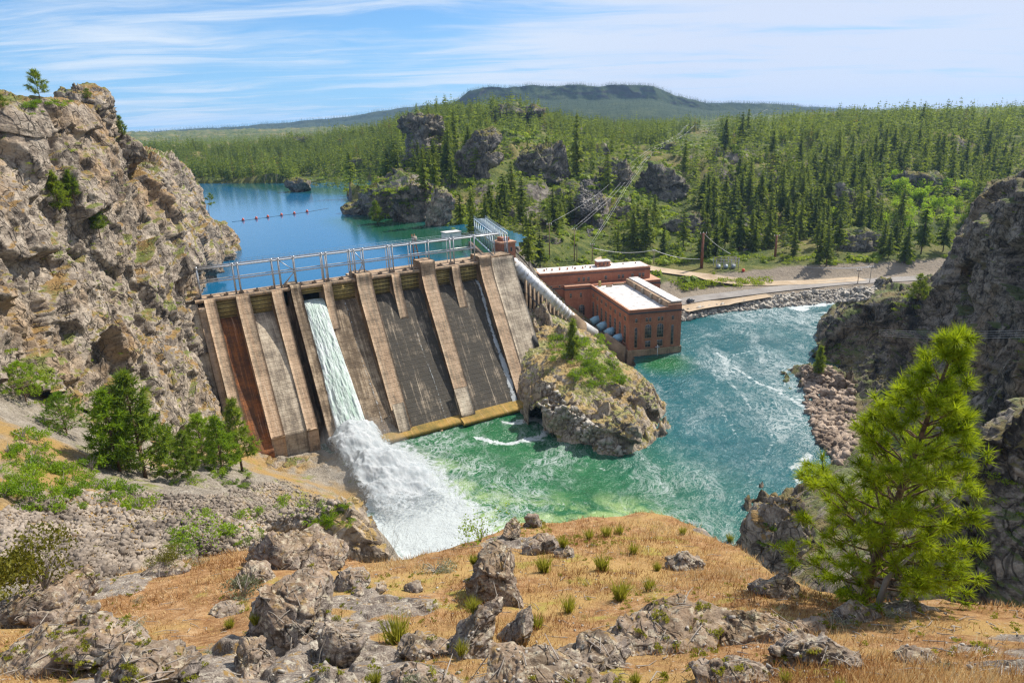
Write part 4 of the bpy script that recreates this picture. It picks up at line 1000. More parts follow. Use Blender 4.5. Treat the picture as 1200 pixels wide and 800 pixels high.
# --- water over the dam, in the third bay
nu_, nv_ = 60, 260
V = []; UV = []; CO = []
prof = [np.array(p, float) for p in [(-.6, 36.9), (1.8, 36.4), (4, 34.9), (6.6, 32.3), (10.4, 27.9), (16.4, 21.6), (22.4, 15.3), (28.6, 8.9), (33.0, 4.4), (37.5, 2.2)]]
dl = np.r_[0, np.cumsum([np.linalg.norm(b - a) for a, b in zip(prof[:-1], prof[1:])])]
for j in range(nv_):
    d = dl[-1] * j / (nv_ - 1); n = np.interp(d, dl, [p[0] for p in prof]); z = np.interp(d, dl, [p[1] for p in prof]); f = d / dl[-1]
    s0 = 28.75 - .9 * f; s1 = 35.35 + 1.9 * sstep(.1, .9, f)
    for i in range(nu_):
        u = i / (nu_ - 1); s = s0 + (s1 - s0) * u
        lift = .15 + .9 * (math.sin(math.pi * u) ** .5) * (.5 + .6 * f)
        V.append(L(s, n + lift * .7, z + lift * .6)); UV.append((s, d)); CO.append(math.sin(math.pi * u) ** .7)
V = np.array(V); UV = np.array(UV)
q = np.c_[UV[:, 0] * .95, UV[:, 1] * .17, UV[:, 0] * 0]; q2 = np.c_[UV[:, 0] * 2.6, UV[:, 1] * .6, UV[:, 0] * 0 + 9]
dd = (fbm(q, 4, 811, .6) * .75 + fbm(q2, 4, 815, .65) * .38) * sstep(0, .12, UV[:, 1] / dl[-1])
dd *= .55
V += np.c_[dd * DN[0] * .7, dd * DN[1] * .7, dd * .65]
wf = obj('waterfall', raw_mesh('waterfall', V, gridF(nu_, nv_), [M_chute], True, uv=UV, attrs=dict(core=CO)))
tag(wf, 'broad white sheet of water pouring down the third bay of the dam', 'waterfall')
# thin trickles down the dark bays
def trickle(s0, w, n0, name='trickle', label=None, drift=1.0, wt=1.0):
    V = []; UV = []; k = 0
    for p0, p1 in zip(FACE[1:-2], FACE[2:-1]):
        for t_ in np.linspace(0, 1, 14)[:-1]:
            n = p0[0] + (p1[0] - p0[0]) * t_; z = p0[1] + (p1[1] - p0[1]) * t_
            if n < n0: continue
            ww = w * (.5 + .5 * fbm(np.array([[n * .4, s0, 0]]), 2, 5)[0] + .4 + n * .03)
            sc = s0 + .25 * math.sin(n * .3) + drift * n / 36
            for e_ in (-1, 0, 1): V.append(L(sc + e_ * ww / 2, n + .12 + (.12 if e_ == 0 else 0), z + .1)); UV.append((sc + e_ * ww, n))
            k += 1
    al = np.tile([.22, .62, .22], k) * (.75 + .5 * np.repeat(fbm(np.c_[np.arange(k) * .21, np.full(k, s0), np.zeros(k)], 3, 6), 3)) * wt
    o = obj(name, raw_mesh(name, V, gridF(3, k), [M_spray], True, attrs=dict(alpha=al)))
    return tag(o, label, 'trickle')
trickle(89.9, 1.1, -1, label='long bright trickle of water down the last dark bay beside the tall end pier', drift=-.5, wt=1.7)
trickle(41.6, .35, -1, label='faint thread of water down the brown bay next to the waterfall', wt=.7)
trickle(62.2, .28, 12, label='thin pale thread of water down the middle of the dark double bay', wt=.8)

# --- churning spray where the fall lands: overlapping billows thrown downstream
def spray(name, c0, c1, w0, w1, h0, h1, seed, nu=110, nv=150):
    c0, c1 = np.array(c0, float), np.array(c1, float); ax = (c1 - c0); Ln = np.linalg.norm(ax[:2]); a2 = ax[:2] / Ln; s2 = np.array([a2[1], -a2[0]])
    f, u = np.meshgrid(np.linspace(0, 1, nv), np.linspace(-1, 1, nu), indexing='ij'); f, u = f.ravel(), u.ravel()
    wd = w0 + (w1 - w0) * f ** .8; endc = np.sqrt(np.clip(1 - ((f - .15) / .85).clip(0) ** 3, 0, 1))
    hh = (h0 + (h1 - h0) * f ** .7) * np.clip(1 - np.abs(u) ** 2.2, 0, 1) ** .65 * endc * sstep(-.02, .06, f)
    xy = c0[None, :2] + a2 * (f * Ln)[:, None] + s2 * (u * wd * (.6 + .4 * endc))[:, None]
    V = np.c_[xy, c0[2] + (c1[2] - c0[2]) * f + hh - .3]
    k = hh / (h0 + 1e-6)
    q = V.copy(); q[:, 0] -= f * 0
    d1 = (1 - np.abs(fbm(q / 5.0, 4, seed, .55))) ; d2 = fbm(q / 1.7, 5, seed + 7, .62)
    d0 = fbm(q / 9.0, 3, seed + 3); bill = (d1 - .6) * 2.0 * np.minimum(1, k * 2.5 + .15) + d0 * 3.4 * np.minimum(1, k * 2 + .1) + d2 * .45 * np.minimum(1, k * 2 + .2)
    V += np.c_[s2[0] * u * bill * .5, s2[1] * u * bill * .5, bill * .85]
    al = np.minimum(1.0, np.minimum((1 - np.abs(u)) * 1.7, (1 - f) * 1.5) + .05)
    return raw_mesh(name, V, gridF(nu, nv), [M_spray], True, attrs=dict(alpha=al))
sp = obj('spray', spray('spray', L(31.2, 31.5, 3.0), (-17, 136, 0), 7.0, 13.0, 5.4, 2.0, 830)); tag(sp, 'thick white billowing spray and foam at the foot of the waterfall', 'spray', kind='stuff')
MV, MF = ico(4); mc = (L(32, 35, 0) * .55 + np.array([-14, 131, 0]) * .45); ax_ = np.array([-14, 131.0]) - L(31, 30, 0)[:2]; al_ = np.linalg.norm(ax_); ax_ /= al_; sx_ = np.array([ax_[1], -ax_[0]])
mp = MV * (al_ * .62, 13.5, 6.2); mp = mp + MV * (fbm(MV * 2.2, 3, 871) * 2.4)[:, None]
MW = np.c_[mc[:2] + mp[:, :1] * ax_ + mp[:, 1:2] * sx_, mp[:, 2] + 2.2 + np.clip(-mp[:, 0] * .12, -2, 4)]
t = NT('drifting_mist'); mm = t.out(None, t.n('ShaderNodeVolumePrincipled', {'Color': (.95, .97, 1.0, 1), 'Density': .018, 'Anisotropy': .35}).outputs[0])
sp2 = obj('mist', raw_mesh('mist', MW, MF[:, ::-1].copy(), [mm])); tag(sp2, 'thin soft veil of mist hanging over the spray at the foot of the waterfall', 'mist', kind='stuff')
# flung drops and shreds
n_ = 5200; t_ = RNG.random(n_); ang = RNG.normal(0, 1, n_)
base = np.array([L(31.2, 33, 0)[:2] * (1 - x) + np.array([-12, 128]) * x for x in t_])
sdir = np.array([DA[0], DA[1]])
base += sdir * (ang * (4.2 + 7 * t_))[:, None]
zz = np.abs(RNG.normal(0, 1, n_)) * (4.2 * (1 - t_) + 1.3) + .3 + 2 * (1 - t_)
cen = np.c_[base, zz]; sz = RNG.uniform(.04, .15, n_)
T = RNG.normal(0, 1, (n_, 3, 3)); T /= np.linalg.norm(T, axis=2, keepdims=True)
V = (cen[:, None] + T * sz[:, None, None]).reshape(-1, 3)
ds = obj('droplets', raw_mesh('droplets', V, np.arange(n_ * 3).reshape(-1, 3), [M_spray], attrs=dict(alpha=np.ones(n_ * 3)))); tag(ds, 'flung white drops of water around the spray', 'spray drops', kind='stuff')
# ------------------------------------------------------------------ brick powerhouse
C0 = np.array([45.2, 251.9]); EV = np.array([.98, .2]); EV = EV / np.linalg.norm(EV); BV = np.array([-EV[1], EV[0]])
def PW(e, b, z): q = C0 + EV * e + BV * b; return np.array([q[0], q[1], z])
ph = thing('brick_powerhouse', 'large red brick powerhouse with white flat roofs standing at the edge of the river', 'powerhouse', tuple(PW(10, 25, 0)))
def block(name, e0, e1, b0, b1, z0, z1, mat):
    return uvbox(name, PW((e0 + e1) / 2, (b0 + b1) / 2, 0)[:2], EV, BV, (e1 - e0) / 2, (b1 - b0) / 2, z0, z1, mat, ph)
WZ = 18.6
block('base', -.5, 22.0, -.5, 47, -6, 2.6, M_conc)
block('wall', 0, 21.5, 0, 46.0, 2.6, 17.0, M_brick)
block('cornice', -.28, 21.78, -.28, 46.0, 17.0, 17.55, M_darkband)
# parapets round the wing roof
for e0, e1, b0, b1 in ((-.1, .5, -.1, 46.0), (.5, 16.3, -.1, .5), (16.3, 21.6, -.1, .5)):
    block('parapet', e0, e1, b0, b1, 17.55, WZ - (0 if e0 < 16 else -.9), M_brick)
    block('coping', e0 - .08, e1 + .08, b0 - .08, b1 + .04, WZ - (0 if e0 < 16 else -.9), WZ + .16 + (0 if e0 < 16 else .9), M_trim)
block('roof', .5, 16.3, .5, 46.0, 17.55, 17.95, M_roof)
block('roof_monitor', 16.3, 21.6, .5, 46.0, 17.55, 20.3, M_conc)
block('monitor_roof', 17.6, 21.9, .52, 46.0, 20.31, 20.75, M_roof)
for b in (7, 16, 25, 34): block('roof_vent', 15.7, 17.4, b, b + 1.7, 18.2, 20.05, M_frame)
for b in np.arange(4, 44, 4.5): block('roof_seam', .6, 16.2, b, b + .12, 17.96, 17.99, M_steel)
# pilasters
for e in (.0, 4.9, 15.1, 20.3): block('pilaster', e - (.12 if e < 1 else 0), e + 1.3, -.16, .0, 2.6, 16.6, M_brick)
for b in np.linspace(.9, 45, 9): block('pilaster', -.16, .0, b, b + .9, 2.6, 16.6, M_brick)
# lower part of the rear block, stepped in plan
block('wall', -12, 0, 46, 62, 1.5, 17.0, M_brick); block('cornice', -12.28, .2, 45.72, 62, 17.0, 17.55, M_darkband); block('parapet', -12, 0, 46, 62, 17.55, WZ, M_brick); block('coping', -12.1, .0, 45.9, 62, WZ, WZ + .16, M_trim)
block('wall', -23, -12, 49.5, 62, 1.5, 17.0, M_brick); block('cornice', -23.28, -12.28, 49.22, 62, 17.0, 17.55, M_darkband); block('parapet', -23.1, -12, 49.4, 62, 17.55, WZ, M_brick); block('coping', -23.2, -12.1, 49.3, 62, WZ, WZ + .16, M_trim)
block('wall', 0, 33, 46.02, 62, 1.5, 17.0, M_brick); block('cornice', 21.5, 33.28, 45.74, 62, 17.0, 17.55, M_darkband); block('parapet', 0, 33.05, 46.03, 62, 17.55, WZ, M_brick); block('coping', 21.6, 33.15, 45.9, 62, WZ, WZ + .16, M_trim)
# upper storey
block('upper_wall', -22.6, 29.5, 50.0, 62.3, WZ + .16, 23.9, M_brick); block('upper_cornice', -22.8, 29.7, 49.8, 62.5, 22.9, 23.2, M_darkband)
block('upper_coping', -22.75, 29.65, 49.85, 62.45, 23.9, 24.3, M_trim); block('upper_roof', -22.2, 29.1, 50.5, 61.8, 24.3, 24.42, M_roof)
for e in np.arange(-19.5, 12, 3.6): block('roof_vent', e, e + .55, 54.4, 55.0, 24.42, 25.3, M_trim)
for e in np.arange(-17.6, 27, 6.1): block('roof_vent', e, e + .4, 57.2, 57.6, 24.42, 25.0, M_rust)
block('penthouse', 6.2, 12.2, 55.6, 59.6, 24.42, 26.7, M_brick); block('penthouse_roof', 5.9, 12.5, 55.3, 59.9, 26.7, 27.0, M_roof)
for e in (7.3, 9.2, 11.0): block('penthouse_window', e - .3, e + .3, 55.54, 55.6, 25.3, 26.2, M_glass)
block('roof_hatch', 3.0, 4.0, 44.0, 45.0, 17.95, 20.4, M_plank); block('roof_duct', 6, 8.6, 42.4, 43.3, 17.95, 18.6, M_conc)
block('roof_duct', 10, 16, 44.4, 45.2, 17.95, 18.7, M_conc)
# windows: a brick coloured frame with a darker glazed pane set in it
def window(face, c, z0, z1, w, arched=False, rows=3, cols=2, base=0.0):
    def P(x, z, d):
        if face == 'front': return PW(c + x, base - d, z)
        return PW(base - d, c + x, z)
    def outline(k):
        hw = w / 2 - k
        if not arched: return [(-hw, z0 + k), (hw, z0 + k), (hw, z1 - k), (-hw, z1 - k)]
        zs = z1 - w / 2
        return [(-hw, z0 + k), (hw, z0 + k)] + [(hw * math.cos(t_), zs + hw * math.sin(t_)) for t_ in np.linspace(0, math.pi, 11)]
    mb = MB(); mb.prism(outline(0), .0, .10, lambda d, p: P(p[0], p[1], d - .0))
    for i in range(1, cols): x = -w / 2 + w * i / cols; mb.prism([(x - .06, z0 + .1), (x + .06, z0 + .1), (x + .06, z1 - .15), (x - .06, z1 - .15)], .1, .17, lambda d, p: P(p[0], p[1], d))
    for i in range(1, rows): z = z0 + (z1 - z0) * i / rows; mb.prism([(-w / 2 + .1, z - .06), (w / 2 - .1, z - .06), (w / 2 - .1, z + .06), (-w / 2 + .1, z + .06)], .1, .165, lambda d, p: P(p[0], p[1], d))
    f = mb.build('window', M_frame, ph)
    mb = MB(); mb.prism(outline(.14), .101, .13, lambda d, p: P(p[0], p[1], d)); mb.build('pane', M_glass, f)
    mb = MB(); mb.prism([(-w / 2 - .15, z0 - .28), (w / 2 + .15, z0 - .28), (w / 2 + .15, z0), (-w / 2 - .15, z0)], .0, .24, lambda d, p: P(p[0], p[1], d)); mb.build('sill', M_trim, f)
for e in (7.9, 12.9):
    window('front', e, 6.9, 12.6, 2.7, True, 4, 3); window('front', e, 3.2, 5.9, 2.3, False, 2, 2)
for e in (2.9, 18.0): window('front', e, 3.4, 11.6, 1.15, True, 5, 1)
for e in (2.9, 7.2, 8.6, 12.2, 13.6, 18.0): window('front', e, 13.6, 15.2, .95, False, 2, 1)
bs = np.linspace(.9, 45, 9)
for i in range(8):
    c = (bs[i] + .9 + bs[i + 1]) / 2
    window('left', c, 4.6, 11.8, 2.3, True, 5, 2); window('left', c - .55, 13.7, 15.3, .9, False, 2, 1); window('left', c + .55, 13.7, 15.3, .9, False, 2, 1)
for e in (-9.5, -4.8): window('front', e, 13.4, 15.4, .9, False, 2, 1, 46.0)
window('front', -9.5, 6.5, 9.5, 1.1, True, 3, 1, 46.0); window('front', -4.4, 5, 10, 2.8, True, 4, 3, 46.0)
for e in (-20, -17.4, -15): window('front', e, 13.2, 15.2, .9, False, 2, 1, 49.5)
for e in (-17.5, -13.6): window('front', e, 17.75, 18.55, .9, False, 1, 1, 49.4)
for e in (-4.5, -2.2, .0, 8.2, 14.5, 16.4, 21, 24.5, 26.2): window('front', e, 19.6, 21.4, 1.1, False, 2, 2, 50.0)
for e in (24, 27.5, 31): window('front', e, 11.6, 14.0, 1.1, False, 2, 1, 46.02)
dp = thing('downpipe', 'white pipe hanging down the concrete base of the powerhouse into the river', 'pipe', tuple(PW(11.8, -1, 0)))
mb = MB(); mb.tube([PW(11.8, -.8, 4.0), PW(11.8, -.9, -1.5)], .16, 8); mb.build('pipe', M_white, dp)
mb = MB(); mb.box(PW(11.8, -.75, 3.2), np.r_[EV, 0] * .9, np.r_[BV, 0] * .25, (0, 0, .18)); mb.build('bracket', M_steel, dp)

# --- penstocks
pens = []
for i in range(4):
    o3 = np.r_[BV * 9.2 * i, 0]
    a = np.array([2.2, 247.4, 38.0]) + o3; b = np.array([23.0, 254.2, 15.2]) + o3; c = np.array([32.5, 257.6, 7.6]) + o3; d = PW(.2, 8.0, 5.6) + o3
    lab = ['fat ribbed silver penstock pipe running down from the dam end to a concrete anchor', 'second silver penstock pipe beyond the nearest one', 'third silver penstock pipe down to the powerhouse wall', 'farthest silver penstock pipe down to the powerhouse wall'][i]
    pn = thing('penstock', lab, 'penstock', tuple(b), 'penstock pipes down to the powerhouse')
    mb = MB(); mb.tube([a, b], 2.45, 28); mb.tube([b + (c - b) * .12, c], 2.45, 28) if i == 0 else None; mb.build('pipe', M_pipe, pn, False)
    for k, t_ in enumerate(np.linspace(.03, .97, 17)):
        q = a + (b - a) * t_; dr = (b - a) / np.linalg.norm(b - a)
        mb = MB(); mb.tube([q - dr * .16, q + dr * .16], 2.58, 28); mb.build('hoop', M_pipe, pn)
    mb = MB(); mb.tube([d + np.r_[EV, 0] * -3.4 + np.array([0, 0, -1.2]), d + np.r_[EV, 0] * -1.8 + np.array([0, 0, -.3]), d], 1.7, 20); mb.build('outlet_pipe', M_penblue, pn, True)
    mb = MB(); dr = np.r_[(b - a)[:2] / np.linalg.norm((b - a)[:2]), 0]; sd_ = np.array([-dr[1], dr[0], 0])
    cc = b + dr * .6 + np.array([0, 0, -1.6])
    V = []
    for s_ in (-3.4, 3.4):
        for (x, z) in ((-3.2, -7), (4.6, -9), (4.6, .4), (1.2, 3.6), (-1.2, 3.9), (-2.6, -.5)): V.append(cc + dr * x + sd_ * s_ + np.array([0, 0, z]))
    mb.add(V, [(0, 1, 2, 3, 4, 5)[::-1], (6, 7, 8, 9, 10, 11)] + [(k, (k + 1) % 6, 6 + (k + 1) % 6, 6 + k) for k in range(6)]); mb.build('anchor_block', M_conc, pn)
    mb = MB()
    if i == 0:
        for k, t_ in enumerate(np.linspace(.14, .93, 12)):
            q = a + (b - a) * t_
            mb = MB(); mb.box(np.array([q[0], q[1], (q[2] + 4) / 2]) - sd_ * 1.7, dr * .42, sd_ * .5, (0, 0, (q[2] - 2.2 - 4) / 2 + .6)); mb.build('support_column', M_conc, pn)
        mb = MB(); q0, q1 = a + (b - a) * .06, a + (b - a) * .98
        V = [q0 + sd_ * .6 + np.array([0, 0, -2.4]), q1 + sd_ * .6 + np.array([0, 0, -2.4]), np.r_[(q1 + sd_ * .6)[:2], 3], np.r_[(q0 + sd_ * .6)[:2], 3]]
        V += [v + sd_ * .5 for v in V]; mb.add(V, [(0, 1, 2, 3), (7, 6, 5, 4), (0, 4, 5, 1), (1, 5, 6, 2), (3, 2, 6, 7), (0, 3, 7, 4)]); mb.build('support_wall', M_dark, pn)
        mb = MB(); mb.bar(a + sd_ * 3.0 + np.array([0, 0, 1.2]), b + sd_ * 3.0 + np.array([0, 0, 1.4]), .7, 1.3); mb.build('walkway_kerb', M_conc, pn)
bw = thing('retaining_wall', 'dark concrete retaining wall between the rocky bank and the powerhouse', 'wall', (38, 256, 0))
mb = MB()
V = [(36.5, 256.5, -4), (43.2, 250.5, -4), (43.2, 250.5, 4.2), (36.5, 256.5, 8.4)]; V = [np.array(v, float) for v in V]; V2 = [v + np.array([1.0, 1.2, 0]) for v in V]
mb.add(V + V2, [(0, 1, 2, 3), (7, 6, 5, 4), (0, 4, 5, 1), (1, 5, 6, 2), (2, 6, 7, 3), (0, 3, 7, 4)]); mb.build('slab', M_conc, bw)
# ------------------------------------------------------------------ rocks
def rock_geo(c, r, rot=(0, 0, 0), seed=0, sub=5, amp=.22, fs=(.9, .38, .16), box=.8, cuts=24):
    v, F = ico(sub); v = np.sign(v) * np.abs(v) ** box; r = np.array(r, float); m = r.min() ** .5 * np.median(r) ** .5
    R = np.array(Matrix.Rotation(rot[2], 3, 'Z') @ Matrix.Rotation(rot[1], 3, 'Y') @ Matrix.Rotation(rot[0], 3, 'X'))
    n = v / r; n /= np.linalg.norm(n, axis=1)[:, None]
    rg = np.random.default_rng(seed + 900); u = v.copy()
    for k in range(cuts):                      # planes slice the block into flat faces
        pn = rg.normal(0, 1, 3); pn /= np.linalg.norm(pn); o = rg.uniform(.52, .88); e_ = u @ pn - o; u = u - np.where(e_ > 0, e_, 0)[:, None] * pn * .96
    p = u * r; q = p / m * np.array([1, 1, 1.3]) + seed * 13.7; q = q + np.stack([fbm(q * 1.3 + 7 * i, 3, seed + i) for i in range(3)], 1) * .25
    d = facet(q / fs[0], seed + 3, .8) * amp * .9 + facet(q / fs[1], seed + 13, .7) * amp * .5 + facet(q / fs[2], seed + 23, .7) * amp * .16 + fbm(q / .35, 5, seed + 33, .6) * amp * .14
    cr = np.abs(fbm(q / 1.1 + 31, 3, seed + 43)); d = d - sstep(.05, .0, cr) * amp * .5
    p = p + n * (d * m)[:, None]
    return p @ R.T + np.asarray(c, float), F
def rock(name, label, c, r, rot=(0, 0, 0), seed=0, sub=5, mat=None, cat='rock', group=None, amp=.22, fs=(.9, .38, .16), box=.8, solid=True):
    V, F = rock_geo(c, r, rot, seed, sub, amp, fs, box)
    o = obj(name, raw_mesh(name, V - np.asarray(c, float), F, [mat or M_boulder]), None, tuple(c)); tag(o, label, cat, group)
    if solid: surf_add(V, F)
    return o
# big outcrops on the far side
OUT = [
 ('rock_promontory', 'long dark rocky promontory jutting into the reservoir with trees behind it', (452, 250, 392), (30, 18, 25), (.0, .08, -.5), 5, 6),
 ('rock_promontory', 'dark cliff end of the promontory next to the pale slab', (482, 250, 365), (15, 13, 21), (0, .1, .2), 15, 6),
 ('rock_promontory', 'stepped middle of the promontory joining its cliff end to the hill', (470, 226, 402), (20, 16, 18), (0, .1, .3), 25, 6),
 ('rock_promontory', 'low dark tip of the promontory nearest the buoys', (424, 252, 405), (16, 13, 11), (0, .1, -.3), 26, 6),
 ('rock_slab', 'tall pale pointed rock slab standing at the waterside above the white hut', (514, 250, 342), (8.5, 6, 16), (.1, .42, .3), 6, 5),
 ('rock_islet', 'small dark rocky point across the reservoir beyond the red buoys', (350, 219, 555), (14, 10, 8), (0, 0, .3), 7, 5),
 ('rock_crag', 'tall dark crag face on the ridge above the promontory', (496, 180, 520), (13, 20, 24), (0, .15, .4), 8, 6),
 ('rock_crag', 'dark slanting rock rib running down the slope right of the promontory', (553, 198, 470), (8, 16, 24), (.3, .35, .5), 9, 6),
 ('rock_crag', 'dark crag rising from the brush in the middle of the hillside', (640, 195, 560), (20, 20, 18), (0, 0, .2), 10, 6),
 ('rock_crag', 'square dark knob beside the power line clearing', (720, 206, 560), (15, 14, 13), (0, 0, .7), 11, 5),
 ('rock_crag', 'grey crag with a pale pointed top right of the clearing', (776, 222, 520), (22, 18, 16), (0, .3, .1), 12, 6),
 ('rock_crag', 'low dark crag at the foot of the slope behind the powerhouse', (800, 262, 455), (22, 14, 9), (0, 0, .3), 13, 5),
 ('rock_pinnacle', 'pale grey rock pinnacle among the conifers', (912, 222, 600), (6, 6, 15), (0, .1, 0), 14, 5),
 ('rock_crag', 'dark brown crag in the trees above the gravel road', (975, 240, 545), (26, 16, 13), (0, 0, -.2), 16, 6),
 ('rock_crag', 'long dark rock band above the bright green trees', (1078, 216, 660), (40, 18, 12), (0, .12, -.2), 17, 6),
 ('rock_crag', 'broken crag above the river bend at the right', (1010, 285, 440), (22, 12, 11), (0, 0, .1), 18, 5),
 ('rock_crag', 'rounded rocky summit on the highest middle hill', (608, 134, 930), (34, 26, 11), (0, 0, 0), 19, 5),
 ('rock_crag', 'pale outcrop above the far shore trees', (352, 165, 1150), (24, 20, 10), (0, 0, 0), 20, 4),
 ('rock_crag', 'grey outcrop on the skyline of the left hill', (486, 148, 640), (13, 12, 11), (0, .2, 0), 21, 5),
 ('rock_crag', 'small low outcrop among far shore trees', (420, 192, 760), (16, 12, 7), (0, 0, 0), 22, 4),
 ('shore_boulder', 'upright grey boulder at the end of the gravel bank by the road', (1036, 337, 318), (5, 5, 7), (0, 0, .2), 23, 4),
 ('rock_crag', 'dark talus covered rib under the power lines', (692, 240, 470), (11, 26, 7), (0, 0, -.35), 24, 5)]
for nm, lab, (px, py, d), r, rot, sd, sub in OUT:
    h_ = cast(px, py + 6)
    if h_ is not None and (nm == 'rock_crag' or 'pinnacle' in nm):
        d2 = float((np.array(h_[0]) - EYE) @ CF) + 4; r = tuple(x * d2 / d * (1.35 if 480 < px < 800 else 1.1) for x in r); d = d2
    c = atd(px, py, d)
    rock(nm, lab, c, r, rot, sd, sub, M_islet if 'pale pointed rock slab' in lab else M_far, 'rock' if 'boulder' not in nm else 'boulder', None, .24, (.8, .32, .13))

for i, (px, py, r) in enumerate([(700, 505, (7, 5, 5)), (735, 500, (6, 5, 6)), (665, 480, (7, 4, 6)), (756, 470, (5, 5, 4)), (640, 452, (4, 4, 5)), (716, 452, (5, 4, 3))]):
    hb = cast(px, py)
    rock('rocky_outcrop', ['broad pale rock face low on the bank facing the green water', 'grey prow of rock at the river tip of the bank', 'pale fractured rock on the dam side of the bank', 'squat rock on the powerhouse side of the bank tip', 'dark wet rock beside the dam end on the bank', 'small rock step near the top of the bank'][i], np.array(hb[0]) - (0, 0, 1.0), r, (.1, .2, .4 * i), 170 + i, 5, M_islet, 'rock', None, .24, (.8, .35, .15))
rg_ = np.random.default_rng(55); nc = 0
while nc < 26:
    px, py = rg_.uniform(495, 800), rg_.uniform(165, 285)
    if nc >= 18: px, py = rg_.uniform(820, 1090), rg_.uniform(215, 295)
    hb = cast(px, py)
    if hb is None or hb[0].y < 330 or hb[0].z < 14: continue
    d_ = float((np.array(hb[0]) - EYE) @ CF); k_ = d_ / 800; r_ = rg_.uniform(7, 15) * k_
    rock('rock_crag', 'grey crag half hidden in the brush of the middle hillside' if nc < 18 else 'grey crag half hidden among conifers on the right hillside', np.array(hb[0]), (r_ * rg_.uniform(.8, 1.4), r_, r_ * rg_.uniform(.6, 1.3)), (.1, rg_.uniform(-.3, .3), rg_.uniform(0, 3)), 210 + nc, 4, M_far, 'rock', 'small crags on the middle hillside' if nc < 18 else 'small crags on the right hillside', .26, (.8, .32, .13)); nc += 1
# foreground boulders: photo centre, half-sizes in photo pixels (across, up), depth shift, rotation
def fg_rock(label, px, py, hw, hh, rot=(0, 0, 0), seed=0, sub=5, name='boulder', depth=1.0, mat=None, dd=None, amp=.2, fs=(.95, .45, .2), flat=1.0):
    h = cast(px, min(py + hh * .45, 815))
    if dd is None: d = float((np.array(h[0]) - EYE) @ CF)
    else: d = dd
    c = atd(px, py + hh * .16, d + hh * d / 800 * .45); k = d / 800
    return rock(name, label, c, (hw * k * 1.12, (hw * k * .6 + hh * k * .6) * depth, hh * k * 1.12 * flat), rot, seed, sub, mat, 'boulder', None, amp, fs)
B = [
 ('big lichen covered boulder with a dark crack above the waterfall', 352, 648, 62, 40, (0, .12, .2), 31, 6),
 ('long sloping grey boulder below the cracked big one', 348, 715, 52, 66, (.2, .35, .3), 32, 6),
 ('cream and grey lichen boulder under the olive juniper', 48, 712, 72, 42, (0, -.2, .1), 33, 6),
 ('dark lichen spotted ledge at the lower left corner', 62, 778, 92, 26, (0, -.1, .1), 34, 6),
 ('dark flat boulder in the dry grass right of the corner ledge', 172, 782, 72, 26, (0, -.12, .1), 35, 5),
 ('small rounded boulder alone in the dry grass below the long sloping one', 296, 776, 28, 30, (0, 0, .4), 36, 5),
 ('tall leaning boulder in the middle of the dry slope', 578, 682, 34, 54, (.1, .3, .3), 37, 6),
 ('slanted cream streaked slab below the tall leaning boulder', 548, 745, 24, 56, (.2, .65, .2), 38, 5),
 ('thin pale rib of rock at the foot of the leaning boulder', 606, 740, 12, 40, (.2, .5, .2), 48, 5),
 ('jagged boulder behind the tall leaning one', 634, 640, 26, 18, (0, .1, .2), 39, 5),
 ('spiky small rock at the slope edge above the river', 600, 622, 15, 15, (0, .2, .5), 40, 5),
 ('pointed rock beside the spiky one at the slope edge', 624, 612, 9, 14, (0, .2, .9), 41, 4),
 ('lone pale boulder standing on the dry slope above the bedrock', 802, 660, 26, 17, (0, .1, .2), 42, 5),
 ('dark boulder lying left of the young pine', 908, 690, 36, 18, (0, -.15, .1), 43, 5),
 ('large rounded boulder cut by the bottom edge in the middle', 632, 796, 88, 26, (0, .05, .1), 44, 6),
 ('rough bedrock ledge with dark pockets right of the bottom boulder', 770, 748, 92, 30, (0, -.1, .1), 45, 6),
 ('low rugged ledge joining the bedrock on its left', 690, 770, 60, 22, (0, .1, .1), 46, 5),
 ('blocky cluster boulder near the grey sagebrush at lower right', 940, 766, 46, 34, (0, -.1, .3), 47, 6),
 ('squared grey block at the right end of the blocky boulder', 992, 772, 24, 20, (0, .1, .2), 49, 5),
 ('narrow dark rock behind the squared grey block', 948, 736, 30, 12, (0, 0, .2), 50, 5),
 ('small grey stone on the path below the green bush', 486, 690, 12, 8, (0, 0, .3), 51, 4),
 ('little dark stone left of the small grey one', 446, 692, 11, 8, (0, 0, .7), 52, 4),
 ('round stone in the row left of the little dark one', 420, 694, 9, 7, (0, 0, .1), 53, 4),
 ('flat stone by the juniper on scree side', 196, 664, 28, 8, (0, .1, .2), 54, 4),
]
B += [
 ('low grey ledge half buried in the rusty grass above the dark corner ledge', 120, 752, 66, 16, (0, .05, -.2), 81, 5),
 ('long buried rib of rock running down from the long sloping boulder', 392, 760, 26, 40, (.2, .5, .4), 82, 5),
 ('half buried knobbly rock below the leaning boulder', 500, 760, 40, 22, (0, .2, .5), 83, 5),
 ('dark jagged ledge right under the lone grey sagebrush', 890, 742, 58, 20, (0, -.1, .2), 84, 6),
 ('broken ledge at the foot of the young pine', 1005, 722, 34, 12, (0, .1, .1), 85, 5),
 ('low flat rock in the orange grass right of the squared block', 1075, 770, 30, 12, (0, .1, -.2), 86, 5),
 ('dark low rock at the bottom left of the round bottom boulder', 500, 802, 46, 16, (0, -.1, .1), 87, 5),
 ('pale cracked rock between the two big lip boulders', 300, 672, 30, 18, (0, .2, .3), 88, 5),
 ('rough dark rock at the bottom right of the bedrock ledge', 860, 790, 52, 22, (0, -.1, .2), 89, 6),
 ('small dark boulder beside the jagged one on the slope', 662, 648, 16, 10, (0, .1, .1), 90, 4),
 ('rounded boulder right of the cracked lip boulder', 408, 680, 24, 22, (0, .3, .3), 91, 5),
 ('low rock under the grey green sagebrush', 262, 715, 24, 9, (0, .1, .3), 92, 4),
]
